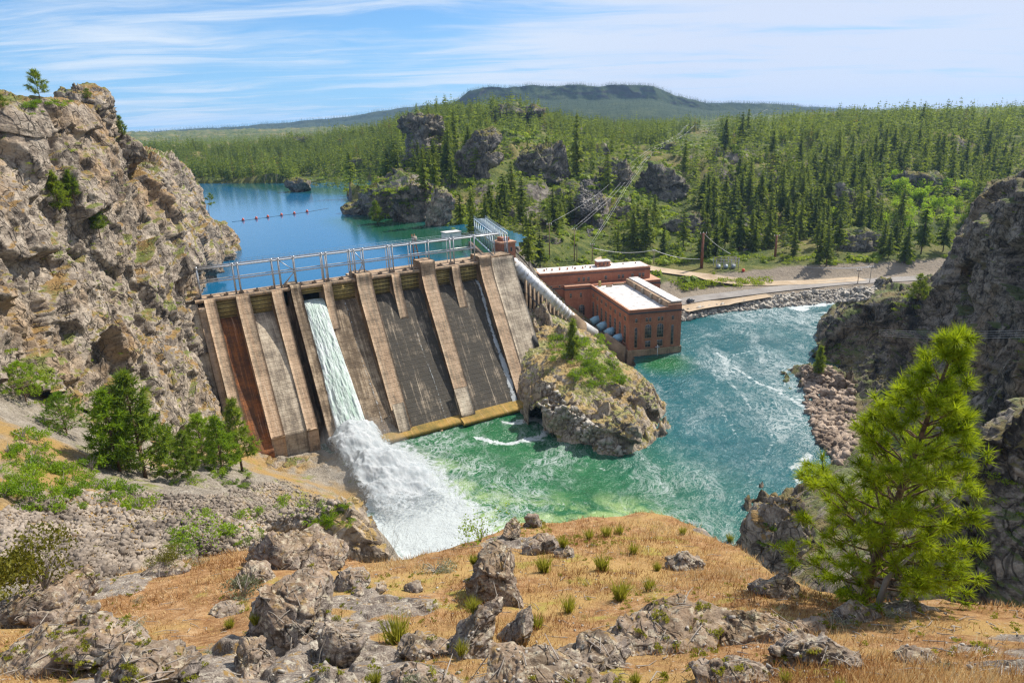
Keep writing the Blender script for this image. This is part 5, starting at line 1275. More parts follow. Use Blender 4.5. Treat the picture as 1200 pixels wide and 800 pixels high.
for lab, px, py, hw, hh, rot, sd, sub in B: fg_rock(lab, px, py, hw, hh, rot, sd, sub)
# mossy knob beyond the crest and the rock by the pine, both standing out of the lower slope
c = atd(388, 640, 62); rock('rocky_outcrop', 'mossy green topped rock knob overhanging the spray', c, (5.6, 4.6, 5.4), (0, .1, .3), 61, 6, M_islet, 'rock', None, .2)
c = atd(340, 640, 66); rock('rocky_outcrop', 'low grassy shoulder of rock left of the mossy knob', c, (5, 4.5, 3.6), (0, .1, .1), 63, 5, M_islet, 'rock', None, .2)
c = atd(910, 632, 96); rock('rocky_outcrop', 'tan rock buttress at the water beside the young pine', c, (5.2, 5, 8.5), (.1, .3, .3), 62, 6, M_cliff, 'rock', None, .2)
c = atd(346, 556, 186); rock('rocky_outcrop', 'pale rocks at the foot of the left dam piers', c, (9, 6, 4.5), (0, .1, .4), 64, 6, M_cliff, 'rock', None, .25)
c = atd(300, 548, 184); rock('rocky_outcrop', 'pale rubble bank below the rust orange bay', c, (9, 6, 4), (0, .1, .4), 65, 5, M_cliff, 'rock', None, .25)
# summit blocks on the left cliff
for i, (px, py, d, r) in enumerate([(92, 122, 172, (8, 7, 6)), (64, 136, 160, (7, 6, 4)), (112, 150, 176, (7, 6, 8)), (146, 178, 196, (7, 6, 7)), (30, 150, 150, (6, 5, 5)), (10, 130, 150, (4, 3, 5))]):
    rock('rock_block', ['cracked block crowning the left cliff', 'dark low block beside the cliff top tree', 'yellow streaked block under the crowning one', 'dark rounded block on the right shoulder of the left cliff', 'grey slab near the left edge of the cliff top', 'small tilted fin at the far left of the cliff top'][i], atd(px, py, d), r, (0, .15, .3 * i), 70 + i, 5, M_cliff, 'rock', None, .2)
# loose stones: scree, riprap and shore rubble
def stones(name, poly_px, dmin, n, size, mat, seed, spread=.45):
    rng = np.random.default_rng(seed); Vs = []; Fs = []; k = 0
    cube = np.array([(x, y, z) for z in (-1, 1) for y in (-1, 1) for x in (-1, 1)], float); CF_ = np.array([(0, 2, 3, 1), (4, 5, 7, 6), (0, 1, 5, 4), (2, 6, 7, 3), (0, 4, 6, 2), (1, 3, 7, 5)])
    xs = [p[0] for p in poly_px]; ys = [p[1] for p in poly_px]; tries = 0
    while k < n and tries < n * 6:
        tries += 1
        px, py = rng.uniform(min(xs), max(xs)), rng.uniform(min(ys), max(ys))
        if not inpoly([px], [py], poly_px)[0]: continue
        h = cast(px, py)
        if h is None or float((np.array(h[0]) - EYE) @ CF) < dmin: continue
        s = size * min(rng.lognormal(0, spread), 3.0)
        R = np.array(Matrix.Rotation(rng.uniform(0, 6.28), 3, Vector(rng.normal(0, 1, 3)).normalized()))
        v = (cube * (s * rng.uniform(.6, 1.1), s * rng.uniform(.5, .9), s * rng.uniform(.3, .6)) + rng.normal(0, s * .16, (8, 3))) @ R.T + np.array(h[0]) + (0, 0, s * .15)
        Vs.append(v); Fs.append(CF_ + 8 * k); k += 1
    o = obj(name, raw_mesh(name, np.concatenate(Vs), np.concatenate(Fs), [mat])); return tag(o, kind='stuff')
tag(stones('scree', [(0, 598), (90, 575), (250, 580), (330, 560), (400, 590), (330, 640), (200, 690), (0, 680)], 32, 9000, .13, dirt_mat('scree_stone', (.10, .08, .065), (.36, .30, .24), 1.5), 1), 'grey loose scree below the shrubs on the left slope', 'scree')
tag(stones('talus', [(680, 208), (698, 206), (708, 235), (706, 270), (690, 278), (680, 245)], 200, 3000, .42, dirt_mat('talus_stone', (.07, .065, .06), (.24, .22, .20), .4), 6), 'dark grey talus strip running down the hillside below the clearing', 'talus')
tag(stones('talus', [(866, 248), (884, 240), (894, 288), (872, 294)], 200, 1400, .42, dirt_mat('grey_talus_stone', (.10, .09, .08), (.30, .27, .24), .4), 7), 'grey talus chute in the trees above the gravel road', 'talus')
tag(stones('riprap', [(796, 377), (850, 366), (1015, 352), (1030, 337), (950, 341), (880, 352), (800, 364)], 0, 2200, .55, M_stone, 2), 'pale riprap stones along the far river bank', 'stones')
tag(stones('shore_stones', [(940, 432), (965, 425), (1000, 455), (1005, 520), (985, 545), (960, 520), (945, 478)], 175, 2200, .42, dirt_mat('shore_stone', (.13, .095, .07), (.42, .33, .26), .8), 3, .75), 'reddish stones along the right shore', 'stones')
tag(stones('pebbles', [(250, 800), (420, 660), (620, 612), (770, 604), (900, 690), (1180, 720), (1180, 800)], 0, 600, .018, M_stone, 4), 'pebbles scattered over the dry hillside', 'pebbles')
tag(stones('rubble', [(640, 450), (700, 500), (735, 532), (700, 528), (630, 478)], 0, 260, .5, M_stone, 5), 'pale rubble at the foot of the rocky bank', 'rubble')
# ------------------------------------------------------------------ conifers
def conifer_geo(seed, levels=16, nb=7, clump=3, R=.17, base=.12):
    rng = np.random.default_rng(seed); T = []
    for i in range(levels):
        h = base + (1 - base) * (i + rng.uniform(-.3, .3)) / levels; h = min(max(h, base * .7), .985)
        g = 1 - (h - base) / (1 - base); Rl = R * (g ** .8 * .95 + .05) * rng.uniform(.78, 1.15) * (1 if h > base + .12 else .8)
        k = max(3, int(nb * (.45 + .55 * g)))
        a0 = rng.uniform(0, 6.28)
        for j in range(k):
            a = a0 + 6.283 * j / k + rng.normal(0, .25); L_ = Rl * rng.uniform(.6, 1.18); d = np.array([math.cos(a), math.sin(a), rng.uniform(-.42, .12) * (.5 + g)])
            for m in range(clump):
                t_ = (m + rng.uniform(.35, 1.0)) / clump; c = np.array([0, 0, h]) + d * L_ * t_
                s = (.030 + .26 * L_) * (1.15 - .5 * t_) * rng.uniform(.7, 1.25)
                u = d / np.linalg.norm(d) + rng.normal(0, .35, 3); u /= np.linalg.norm(u); w = np.cross(u, rng.normal(0, 1, 3)); w /= np.linalg.norm(w)
                T.append([c - u * s * .6 + w * s * .5, c - u * s * .45 - w * s * .55, c + u * s * 1.0 + np.array([0, 0, -.12 * s])])
    # leader
    for k in range(3):
        a = rng.uniform(0, 6.28); T.append([[.012 * math.cos(a), .012 * math.sin(a), .93], [-.012 * math.cos(a), -.012 * math.sin(a), .94], [0, 0, 1.01]])
    V = np.array(T, float).reshape(-1, 3); return V, np.arange(len(V)).reshape(-1, 3)
def trunk_geo(h0=0, h1=.9, r=.014):
    mb = MB(); mb.tube([(0, 0, h0 - .03), (0, 0, (h0 + h1) / 2), (0, 0, h1)], [r, r * .75, r * .2], 6); return np.array(mb.V), mb.F

zones_clear = [(642, 312), (705, 306), (742, 250), (790, 205), (862, 168), (830, 152), (795, 158), (760, 176), (728, 205), (690, 235), (668, 268)]
def density(px, py, x, y, r):
    n = fbm(np.c_[x / 60, y / 60, x * 0], 3, 1234); n2 = fbm(np.c_[x / 22, y / 22, x * 0], 2, 1244)
    d = np.full(len(x), .9)
    mid = (px > 470) & (px < 800); d = np.where(mid, .18 + .55 * n, d); d = np.where(inpoly(px, py, [(676, 205), (702, 202), (712, 240), (708, 280), (688, 285), (676, 248)]) | inpoly(px, py, [(862, 245), (888, 238), (898, 292), (868, 298)]), .0, d); d = np.where(mid & (r > 750), .85, d)
    d = np.where((px > 790) & (py > 268), .20 + .5 * n, d)
    d = np.where((px > 790) & (py <= 268), .58 + .8 * n + .4 * n2, d)
    d = np.where(px <= 470, .70 + .7 * n, d)
    d = np.where(inpoly(px, py, zones_clear), .015, d)
    d = np.where(inpoly(px, py, [(1030, 232), (1060, 205), (1140, 232), (1130, 268), (1080, 275)]), .06, d)
    d = np.where((py > 307) & (px > 700), .0, d)
    return d
rng = np.random.default_rng(99)
def sample(n, r0, r1):
    r = np.sqrt(rng.uniform(r0 * r0, r1 * r1, n)); a = rng.uniform(-.74, .74, n); return np.sin(a) * r, np.cos(a) * r, r
xs = []; 
for n_, r0, r1 in ((34000, 285, 1150), (20000, 1150, 2600)):
    x, y, r = sample(n_, r0, r1); z = far_z(x, y); px, py, dep = proj(np.c_[x, y, z])
    k = rng.random(n_) < density(px, py, x, y, r)
    k &= (z > 9.5) & ~((np.abs(z - 40) < 2.4) & (px < 540)) & (px > -60) & (px < 1260)
    lake = inpoly(x, y, [(-330, 720), (-190, 665), (-118, 530), (-88, 440), (-52, 365), (-22, 305), (0, 268), (-90, 190), (-160, 260), (-230, 480)])
    k &= ~(lake & (z < 42)); k &= ~((x > -6) & (x < 112) & (y < 352)); k &= ~((x < 12) & (y < 300))
    xs.append(np.c_[x, y, z, r, px, py, dep][k])
TR = np.concatenate(xs)
hgt = rng.uniform(12, 23, len(TR)) * (1 + .18 * fbm(TR[:, :3] / 80, 2, 88)); hgt *= np.where((TR[:, 4] < 800) & (TR[:, 5] > 215), .82, 1); hgt *= np.where(TR[:, 3] > 1150, .95, 1); hgt *= np.where((TR[:, 4] > 790) & (TR[:, 3] < 1150), rng.uniform(.75, 1.25, len(TR)), 1)
# a number of trees the photograph shows clearly: photo x, foot y, top y
for px, yb, yt in [(540, 262, 222), (497, 222, 176), (510, 224, 182), (530, 222, 184), (524, 208, 166), (742, 290, 242), (757, 294, 238), (712, 225, 180), (676, 205, 138), (620, 312, 262), (633, 316, 270), (648, 268, 222), (660, 262, 228), (612, 258, 208), (600, 232, 190), (838, 300, 252), (960, 308, 262), (985, 262, 232), (930, 300, 262), (968, 312, 270), (1060, 308, 262), (835, 248, 205), (880, 292, 255), (575, 262, 215), (590, 250, 205), (500, 240, 212)]:
    h = cast(px, yb)
    if h is None or h[0].y < 270: continue
    c = np.array(h[0]); d = float((c - EYE) @ CF); TR = np.vstack([TR, [*c, math.hypot(c[0], c[1]), px, yb, d]]); hgt = np.r_[hgt, (yb - yt) * d / 800 / .96]
size = hgt / TR[:, 6]
order = np.argsort(-size + np.where((TR[:, 4] < 10) | (TR[:, 4] > 1190) | ((TR[:, 4] < 235) & (TR[:, 5] > 215)), 10, 0))
N_IND = 270
protos = []
for v in range(6):
    V, F = conifer_geo(200 + v, 20, 9, 4, rng.uniform(.19, .24), rng.uniform(.04, .12)) if v % 2 == 0 else conifer_geo(200 + v, 14, 8, 5, rng.uniform(.23, .29), rng.uniform(.12, .25)); tv, tf = trunk_geo()
    protos.append((raw_mesh('conifer_crown', V, F, [M_con]), raw_mesh('conifer_trunk', tv, tf, [M_bark_far])))
def cluster(px, py):
    if px < 470: return 'conifer on the far wooded shore across the blue reservoir', 'conifers across the reservoir'
    if px < 560 and py < 275: return 'conifer on the rocky hill beside the reservoir promontory', 'conifers beside the promontory'
    if px < 705 and py >= 245: return 'conifer on the bright green slope between dam end and powerhouse', 'conifers between dam and powerhouse'
    if px < 705: return 'conifer on the upper middle hillside left of the power line clearing', 'conifers left of the clearing'
    if px < 800: return 'conifer on the craggy slope right behind the powerhouse roof', 'conifers behind the powerhouse'
    if py >= 262: return 'conifer at the foot of the hillside just above the gravel road', 'conifers above the gravel road'
    return 'conifer in the dense forest covering the right hillside', 'conifers on the right hillside'
for k in order[:N_IND]:
    x, y, z, r, px, py, d = TR[k]; lab, grp = cluster(px, py); t_ = thing('conifer', lab, 'tree', (x, y, z - .2), grp, rng.uniform(0, 6.28)); s = hgt[k]; w = s * rng.uniform(.85, 1.2); t_.scale = (w, w, s)
    c, tk = protos[rng.integers(6)]; o = obj('crown', c, t_, (0, 0, 0)); o = obj('trunk', tk, t_, (0, 0, 0))
def mass(name, items, hs, lods, mat, label, cat, seed):
    rg = np.random.default_rng(seed); Vs = []; ts = []; n = 0
    var = [lods(i) for i in range(5)]
    pick = rg.integers(0, 5, len(items))
    for v in range(5):
        sel = items[pick == v]; hh = hs[pick == v]
        if len(sel) == 0: continue
        a = rg.uniform(0, 6.28, len(sel)); ca, sa = np.cos(a), np.sin(a); w = hh * rg.uniform(.85, 1.3, len(sel))
        P = var[v]; X = (P[None, :, 0] * ca[:, None] - P[None, :, 1] * sa[:, None]) * w[:, None] + sel[:, 0:1]
        Yv = (P[None, :, 0] * sa[:, None] + P[None, :, 1] * ca[:, None]) * w[:, None] + sel[:, 1:2]; Zv = P[None, :, 2] * hh[:, None] + sel[:, 2:3] - .2
        Vs.append(np.stack([X, Yv, Zv], -1).reshape(-1, 3)); ts.append(np.repeat(np.clip(rg.normal(.48, .22, len(sel)), 0, 1), len(P)))
    V = np.concatenate(Vs); F = np.arange(len(V)).reshape(-1, 3)
    o = obj(name, raw_mesh(name, V, F, [mat], attrs=dict(tint=np.concatenate(ts)))); tag(o, label, cat, kind='stuff'); return o
rest = order[N_IND:]
nearm = rest[TR[rest, 3] < 1150]; farm = rest[TR[rest, 3] >= 1150]
mass('forest', TR[nearm], hgt[nearm], lambda i: conifer_geo(300 + i, [11, 8, 12, 7, 10][i], [6, 6, 7, 5, 6][i], [2, 3, 2, 3, 2][i], [.21, .25, .18, .27, .22][i], [.05, .18, .04, .24, .08][i])[0], M_conm, 'conifer forest covering the hillsides beyond the river', 'forest', 1)
mass('forest', TR[farm], hgt[farm], lambda i: conifer_geo(330 + i, 7, 5, 1, .19, .1)[0], M_conm, 'distant forest on the plateau rim', 'forest', 2)
# trees on mesa and ridge
def ridge_trees(G, n, seed, rows, h, label):
    rg = np.random.default_rng(seed); j = rg.uniform(*rows, n); i = rg.uniform(0, 418, n); V = G[np.round(j).astype(int), np.round(i).astype(int)]
    V = V + np.c_[rg.normal(0, 6, (n, 2)), np.zeros(n)]
    return mass('forest', np.c_[V, V[:, :1]], rg.uniform(h * .6, h * 1.15, n), lambda i: conifer_geo(360 + i, 5, 4, 1, .24, .05)[0], M_fard, label, 'forest', seed)
ridge_trees(mesa, 15000, 5, (2, 88), 14, 'dark forest on the flat topped mesa')
ridge_trees(back, 13000, 6, (10, 86), 22, 'blue green forest on the far plateau')
# brush: rounded green clumps
def brush_geo(seed, n=26):
    rg = np.random.default_rng(seed); T = []
    for k in range(n):
        d = rg.normal(0, 1, 3); d[2] = abs(d[2]); d /= np.linalg.norm(d); c = d * rg.uniform(.5, 1.0) * (.9, .9, .8); s = rg.uniform(.22, .42); u = rg.normal(0, 1, 3); u /= np.linalg.norm(u); w = np.cross(u, d); w /= np.linalg.norm(w) + 1e-6; u = np.cross(d, w)
        u = u + d * rg.uniform(-.3, .5)
        T.append([c - u * s - w * s, c - u * s * .6 + w * s, c + u * s])
    return np.array(T).reshape(-1, 3)
x, y, r = sample(24000, 290, 900); z = far_z(x, y); px, py, dep = proj(np.c_[x, y, z])
n = fbm(np.c_[x / 40, y / 40, x * 0], 3, 71); dn = np.where((px > 480) & (px < 800), .75, .28) + .6 * n; dn = np.where((py > 309) & (px > 690), np.where((py > 318) & (py < 334) & (px < 900), .3, 0.0), dn)
lake = inpoly(x, y, [(-330, 720), (-190, 665), (-118, 530), (-88, 440), (-52, 365), (-22, 305), (0, 268), (-90, 190), (-160, 260), (-230, 480)])
k = (rng.random(len(x)) < dn) & (z > 5) & ~(lake & (z < 42)) & ~((x > -26) & (x < 88) & (y < 335)) & (px > -30) & (px < 1230)
mass('undergrowth', np.c_[x, y, z, r][k], rng.uniform(.8, 2.6, k.sum()) * (1 + .5 * (n[k] > .1)), lambda i: brush_geo(50 + i), M_brush, 'bright green brush over the hillside clearings', 'brush', 9)
# light green spring trees in the side valley
def broad_geo(seed, n=420, lob=9):
    rg = np.random.default_rng(seed); T = []
    L_ = np.c_[rg.normal(0, .16, lob), rg.normal(0, .16, lob), rg.uniform(.35, .88, lob), rg.uniform(.12, .24, lob)]
    for k in range(n):
        l = L_[rg.integers(lob)]; d = rg.normal(0, 1, 3); d /= np.linalg.norm(d); c = l[:3] + d * l[3] * rg.uniform(.6, 1.05); s = rg.uniform(.018, .045); u = rg.normal(0, 1, 3); u /= np.linalg.norm(u); w = np.cross(u, rg.normal(0, 1, 3)); w /= np.linalg.norm(w)
        T.append([c - u * s - w * s, c - u * s + w * s, c + u * s * 1.3])
    return np.array(T).reshape(-1, 3)
asp = []
for v in range(3):
    V = broad_geo(700 + v); tv, tf = trunk_geo(0, .7, .016); asp.append((raw_mesh('aspen_crown', V, np.arange(len(V)).reshape(-1, 3), [M_aspen]), raw_mesh('aspen_trunk', tv, tf, [M_bark_far])))
for i in range(78):
    px, py = random.uniform(1030, 1150), random.uniform(220, 272)
    if i < 4: px, py = [(1025, 205), (1047, 215), (1080, 224), (980, 262)][i]
    h = cast(px, py)
    if h is None or h[0].y < 300: continue
    t_ = thing('aspen', 'lime green leafy tree in the side valley clearing at right' if i >= 4 else ['pale lime tree alone in the dark conifers, leftmost of the high ones', 'pale lime tree alone in dark conifers right of the leftmost', 'small round lime tree just above the side valley clearing', 'small lime tree by itself left of the side valley'][i], 'tree', tuple(h[0]), 'lime green trees in the side valley', random.uniform(0, 6)); s = random.uniform(6, 12) if i >= 4 else 11; t_.scale = (s, s, s)
    c, tk = asp[i % 3]; obj('crown', c, t_, (0, 0, 0)); obj('trunk', tk, t_, (0, 0, 0))

# ------------------------------------------------------------------ pines with visible branches and needle tufts
def pine_geo(h, spread, seed, whorl=.34, nbr=5, sub=4, needles=34, nl=.20, nw=.012, base=.12, lean=(0, 0), up=.35, sparse=0.0, hang=0.0, tap=.75):
    rg = np.random.default_rng(seed); tr = MB(); br = MB(); T = []; tint = []
    def axis(z): f = max(z / h, 0); return np.array([lean[0] * f ** 1.3 + .06 * math.sin(3 * f + seed), lean[1] * f + .05 * math.cos(4 * f), z])
    tr.tube([axis(z) for z in np.linspace(-.3, h, 14)], list(np.linspace(h * .018, h * .0025, 14)), 8)
    def tuft(c, d, s=1.0):
        tv = rg.uniform(.2, 1.0); d = d / np.linalg.norm(d)
        for k in range(int(needles * rg.uniform(.7, 1.2))):
            v = d * rg.uniform(.0, 1.0) + rg.normal(0, .55, 3); v /= np.linalg.norm(v); l = nl * s * rg.uniform(.7, 1.15); o = c - d * nl * rg.uniform(0, .55)
            w = np.cross(v, rg.normal(0, 1, 3)); w /= np.linalg.norm(w); tip = o + v * l + np.array([0, 0, -.1 * l * hang])
            T.append([o + w * nw * .5, o - w * nw * .5, tip + w * nw * .5 * .4]); tint.append(np.clip(tv + rg.normal(0, .1), 0, 1))
    z = h * base
    while z < h * .985:
        f = (z / h - base) / (1 - base); prof = (1 - f) ** tap * (.55 + .45 * min(1, f * 5 + .45)); k = max(3, int(nbr * (1.1 - .5 * f) + .5)); a0 = rg.uniform(0, 6.28)
        for j in range(k):
            if rg.random() < sparse: continue
            a = a0 + 6.283 * j / k + rg.normal(0, .3); Lb = spread * prof * rg.uniform(.62, 1.12) + .12; el = rg.uniform(-.12, .32) + .55 * f
            p0 = axis(z); d0 = np.array([math.cos(a) * math.cos(el), math.sin(a) * math.cos(el), math.sin(el)])
            pts = [p0 + d0 * Lb * t_ + np.array([0, 0, up * Lb * t_ * t_ * .6 - hang * Lb * t_ * .25]) + rg.normal(0, .02, 3) for t_ in np.linspace(0, 1, 5)]
            br.tube(pts, list(np.linspace(.010 * h * .25 + Lb * .010, .006, 5)), 5, cap=False)
            tuft(pts[-1], pts[-1] - pts[-2], 1.1)
            ns = int(sub * (.5 + Lb / spread * 1.2) + .5)
            for m in range(ns):
                t_ = rg.uniform(.35, .97); i0 = min(int(t_ * 4), 3); q = pts[i0] + (pts[i0 + 1] - pts[i0]) * (t_ * 4 - i0)
                sd_ = rg.normal(0, .75, 3); sd_[2] = abs(sd_[2]) * .7; dd = d0 + sd_; dd /= np.linalg.norm(dd); l2 = Lb * rg.uniform(.14, .34) + .08; e = q + dd * l2
                br.tube([q, e], [.008, .004], 4, cap=False); tuft(e, dd)
        z += whorl * rg.uniform(.75, 1.25)
    tuft(axis(h), np.array([0, 0, 1.0]), 1.2); tuft(axis(h - nl), np.array([0.2, 0, 1.0]), 1.1)
    V = np.array(T).reshape(-1, 3)
    return tr, br, V, np.repeat(tint, 3)
def make_pine(name, label, cat, foot, h, spread, seed, mat, group=None, **kw):
    tr, br, V, tint = pine_geo(h, spread, seed, **kw)
    t_ = thing(name, label, cat, tuple(foot), group)
    tr.build('trunk', M_bark, t_, True, (0, 0, 0)); br.build('branch_wood', M_bark, t_, False, (0, 0, 0))
    obj('crown', raw_mesh('crown', V, np.arange(len(V)).reshape(-1, 3), [mat], attrs=dict(tint=tint)), t_, (0, 0, 0))
    return t_
def px_depth(P): return float((np.asarray(P) - EYE) @ CF)
def px_height(foot, ytop):                     # height of an upright thing whose top is at photo row ytop
    lo, hi = .1, 120
    for _ in range(40):
        m = (lo + hi) / 2
        q_ = proj(np.array(foot) + (0, 0, m))
        if q_[2] > 1.5 and q_[1] > ytop: lo = m
        else: hi = m
    return lo
ft = np.array(cast(1012, 706)[0]); assert px_depth(ft) < 30; hh = px_height(ft, 396); k = px_depth(ft) / 800
make_pine('young_pine', 'bright yellow green young pine standing at the lower right on the slope edge', 'tree', ft, hh, 100 * k, 4242, M_hero, whorl=hh * .051, nbr=6, sub=6, needles=50, nl=.26, nw=.020, base=.06, lean=(64 * k * 1.0, .2), up=.45, tap=.88)
dw = thing('dead_branch', 'bare grey dead branch leaning at the foot of the young pine', 'branch', tuple(ft)); mb = MB()
b0 = np.array(cast(1030, 706)[0]); mb.tube([b0, b0 + (.15, .1, .5), b0 + (.3, .1, .75), b0 + (.75, .15, 1.2)], [.07, .06, .045, .02], 7); mb.tube([b0 + (.3, .1, .75), b0 + (.2, .3, 1.3)], [.035, .012], 6); mb.build('wood', M_twig, dw, True)
# pines on the left slope
LP = [(170, 560, 437, 46, 'tall full pine in the middle of the left slope', .12, 0), (140, 552, 458, 30, 'thin pine just left of the tall full pine', .15, .25), (240, 545, 486, 28, 'round young pine nearest the cliff foot', .1, 0), (262, 556, 488, 26, 'bright young pine in front of the rust orange bay', .1, .1), (284, 552, 470, 26, 'slender open pine closest to the dam piers', .2, .3), (205, 556, 510, 24, 'low young pine right of the tall full pine', .08, 0),
      (30, 470, 425, 30, 'bushy pine at the left edge under the cliff', .1, .1), (78, 508, 462, 34, 'broad low pine on the stony slope at left', .1, .1), (222, 560, 505, 16, 'small thin pine between the low young pines', .15, .3)]
for i, (px, yb, yt, hw, lab, bs_, spz) in enumerate(LP):
    h = cast(px, yb); f = np.array(h[0]); k = px_depth(f) / 800; hh = px_height(f, yt)
    make_pine('pine', lab, 'tree', f, hh, hw * k, 900 + i, M_pine if i in (0, 4, 8) else M_shrub, 'pines on the left slope', whorl=hh * .055, nbr=6, sub=4, needles=14, nl=.075 * hh, nw=.012 * hh, base=bs_, sparse=spz, up=.3)
CPN = [(47, 116, 82, 13, 'windswept tree on top of the left cliff', .2), (103, 116, 104, 5, 'tiny tree on the right end of the cliff top', .1), (143, 158, 136, 6, 'small tree on the shoulder of the left cliff', .1), (2, 130, 108, 8, 'bare tree at the far left of the cliff top', .2), (70, 248, 200, 13, 'thin pale green pine clinging to the middle of the cliff', .1), (88, 240, 200, 9, 'straggly pine right of the thin pale green one on the cliff', .3), (118, 280, 240, 11, 'leaning sparse pine lower on the cliff face', .3), (671, 420, 374, 9, 'single slim conifer on the rocky bank below the powerhouse', .1), (959, 438, 405, 6, 'small conifer on the right shore below the dark cliff', .1), (1075, 352, 322, 14, 'leafy pine on the saddle of the right cliff', .1), (442, 262, 236, 10, 'light green pine growing on the promontory face', .1)]
for i, (px, yb, yt, hw, lab, bs_) in enumerate(CPN):
    h = cast(px, yb)
    if h is None: h = cast(px, yb + 6)
    f = np.array(h[0]); k = px_depth(f) / 800; hh = px_height(f, yt)
    make_pine('pine', lab, 'tree', f, hh, hw * k, 940 + i, M_pine, None, whorl=hh * .07, nbr=5, sub=4, needles=11, nl=.11 * hh, nw=.016 * hh, base=bs_, sparse=.15)
h = None
for qx in np.arange(250, 180, -1.0):
    h = cast(qx, 252)
    if h is not None and h[0].y < 330: break
f = np.array(h[0]); k = px_depth(f) / 800
make_pine('pine', 'crooked little pine leaning out over the reservoir from the cliff edge', 'tree', f, 24 * k, 7.5 * k, 977, M_pine, None, whorl=4.2 * k, nbr=4, sub=4, needles=12, nl=2.6 * k, nw=.35 * k, base=.5, lean=(5 * k, 0), sparse=.2)

# ------------------------------------------------------------------ shrubs, sagebrush, grass
def shrub_geo(seed, n=520, leaf=.075, lob=8, flat=.75, up=.3):
    rg = np.random.default_rng(seed); T = []
    L_ = np.c_[rg.normal(0, .42, lob), rg.normal(0, .42, lob), rg.uniform(.2, .6, lob) * flat, rg.uniform(.28, .5, lob)]
    for k in range(n):
        l = L_[rg.integers(lob)]; d = rg.normal(0, 1, 3); d[2] = abs(d[2]) - .3; d /= np.linalg.norm(d); c = l[:3] + d * l[3] * rg.uniform(.55, 1.08); c[2] = max(c[2] * flat, .03); s = leaf * rg.uniform(.6, 1.4)
        u = rg.normal(0, 1, 3) + np.array([0, 0, up * 3]); u /= np.linalg.norm(u); w = np.cross(u, rg.normal(0, 1, 3)); w /= np.linalg.norm(w)
        T.append([c - w * s * .6, c + w * s * .6, c + u * s * 1.5])
    V = np.array(T).reshape(-1, 3); return V, np.arange(len(V)).reshape(-1, 3)
def stems_geo(seed, n=9, hh=.7):
    rg = np.random.default_rng(seed); mb = MB()
    for k in range(n):
        a = rg.uniform(0, 6.28); r = rg.uniform(.15, .6); mb.tube([(0, 0, -.05), (r * .4 * math.cos(a), r * .4 * math.sin(a), hh * .5), (r * math.cos(a), r * math.sin(a), hh * rg.uniform(.7, 1.05))], [.025, .018, .006], 4, cap=False)
    return raw_mesh('stems', np.array(mb.V), mb.F, [M_twig])
SH = [(lambda V, F: raw_mesh('shrub_leaves', V, F, [M_shrub]))(*shrub_geo(20 + i)) for i in range(5)]
STM = [stems_geo(i) for i in range(3)]
def shrub(px, py, hw, label, group=None, name='shrub', mesh=None, hk=1.0, cat='shrub', stems=True):
    h = cast(px, py)
    if h is None: return None
    f = np.array(h[0]); k = px_depth(f) / 800; t_ = thing(name, label, cat, tuple(f), group, random.uniform(0, 6.28)); s = hw * k
    t_.scale = (s, s, s * hk * random.uniform(.85, 1.15))
    obj('foliage', mesh or random.choice(SH), t_, (0, 0, 0))
    if stems: obj('stems', random.choice(STM), t_, (0, 0, 0))
    return t_
BUSH = []
def scatter_shrubs(poly, n, size, label, group, far=False, **kw):
    c = 0; xs_ = [p[0] for p in poly]; ys_ = [p[1] for p in poly]; tries = 0
    while c < n and tries < 40 * n:
        tries += 1; px, py = random.uniform(min(xs_), max(xs_)), random.uniform(min(ys_), max(ys_))
        if not inpoly([px], [py], poly)[0]: continue
        if far:
            h = cast(px, py)
            if h is not None: f = np.array(h[0]); BUSH.append([*f, random.uniform(*size) * px_depth(f) / 800]); c += 1
            continue
        if shrub(px, py, random.uniform(*size), label, group, **kw): c += 1
scatter_shrubs([(0, 520), (40, 508), (90, 535), (150, 572), (165, 600), (110, 590), (60, 578), (0, 580)], 34, (11, 22), 'bright green low shrub in the thicket on the left slope', 'shrubs in the left thicket')
scatter_shrubs([(0, 540), (110, 560), (160, 590), (60, 600), (0, 592)], 22, (10, 20), 'bright green low shrub in the thicket on the left slope', 'shrubs in the left thicket')
scatter_shrubs([(20, 470), (120, 450), (230, 530), (230, 570), (100, 540)], 26, (6, 12), 'small green bush dotting the upper left slope', 'bushes on the upper left slope', far=True)
scatter_shrubs([(0, 400), (60, 440), (130, 470), (130, 500), (0, 470)], 22, (5, 11), 'green bush on the bright stony slope under the cliff', 'bushes under the left cliff', far=True)
scatter_shrubs([(180, 600), (300, 590), (330, 640), (200, 650)], 16, (7, 15), 'green shrub growing in the grey scree', 'shrubs in the scree')
scatter_shrubs([(180, 560), (290, 552), (300, 575), (200, 575)], 12, (5, 9), 'green bush below the left slope pines', 'bushes below the pines')
scatter_shrubs([(300, 590), (400, 585), (420, 600), (410, 622), (330, 612)], 16, (7, 13), 'bright green shrub on the mossy knob above the spray', 'shrubs on the mossy knob')
scatter_shrubs([(645, 395), (700, 395), (725, 430), (735, 455), (700, 455), (655, 440), (640, 420)], 64, (5, 11), 'green bush on the rocky bank below the powerhouse', 'bushes on the rocky bank')
scatter_shrubs([(30, 180), (110, 170), (200, 250), (245, 310), (230, 420), (130, 460), (40, 330)], 60, (2, 4.6), 'tiny green tuft of shrub on the left cliff face', 'shrub tufts on the left cliff', stems=False, far=True)
scatter_shrubs([(30, 118), (60, 112), (85, 118), (60, 135), (20, 140)], 12, (4, 9), 'olive bush on top of the left cliff', 'bushes on the cliff top', mesh=None)
scatter_shrubs([(410, 215), (450, 205), (490, 225), (480, 262), (440, 255)], 40, (3, 8), 'yellow green bush on the rocky promontory', 'bushes on the promontory', stems=False, far=True)
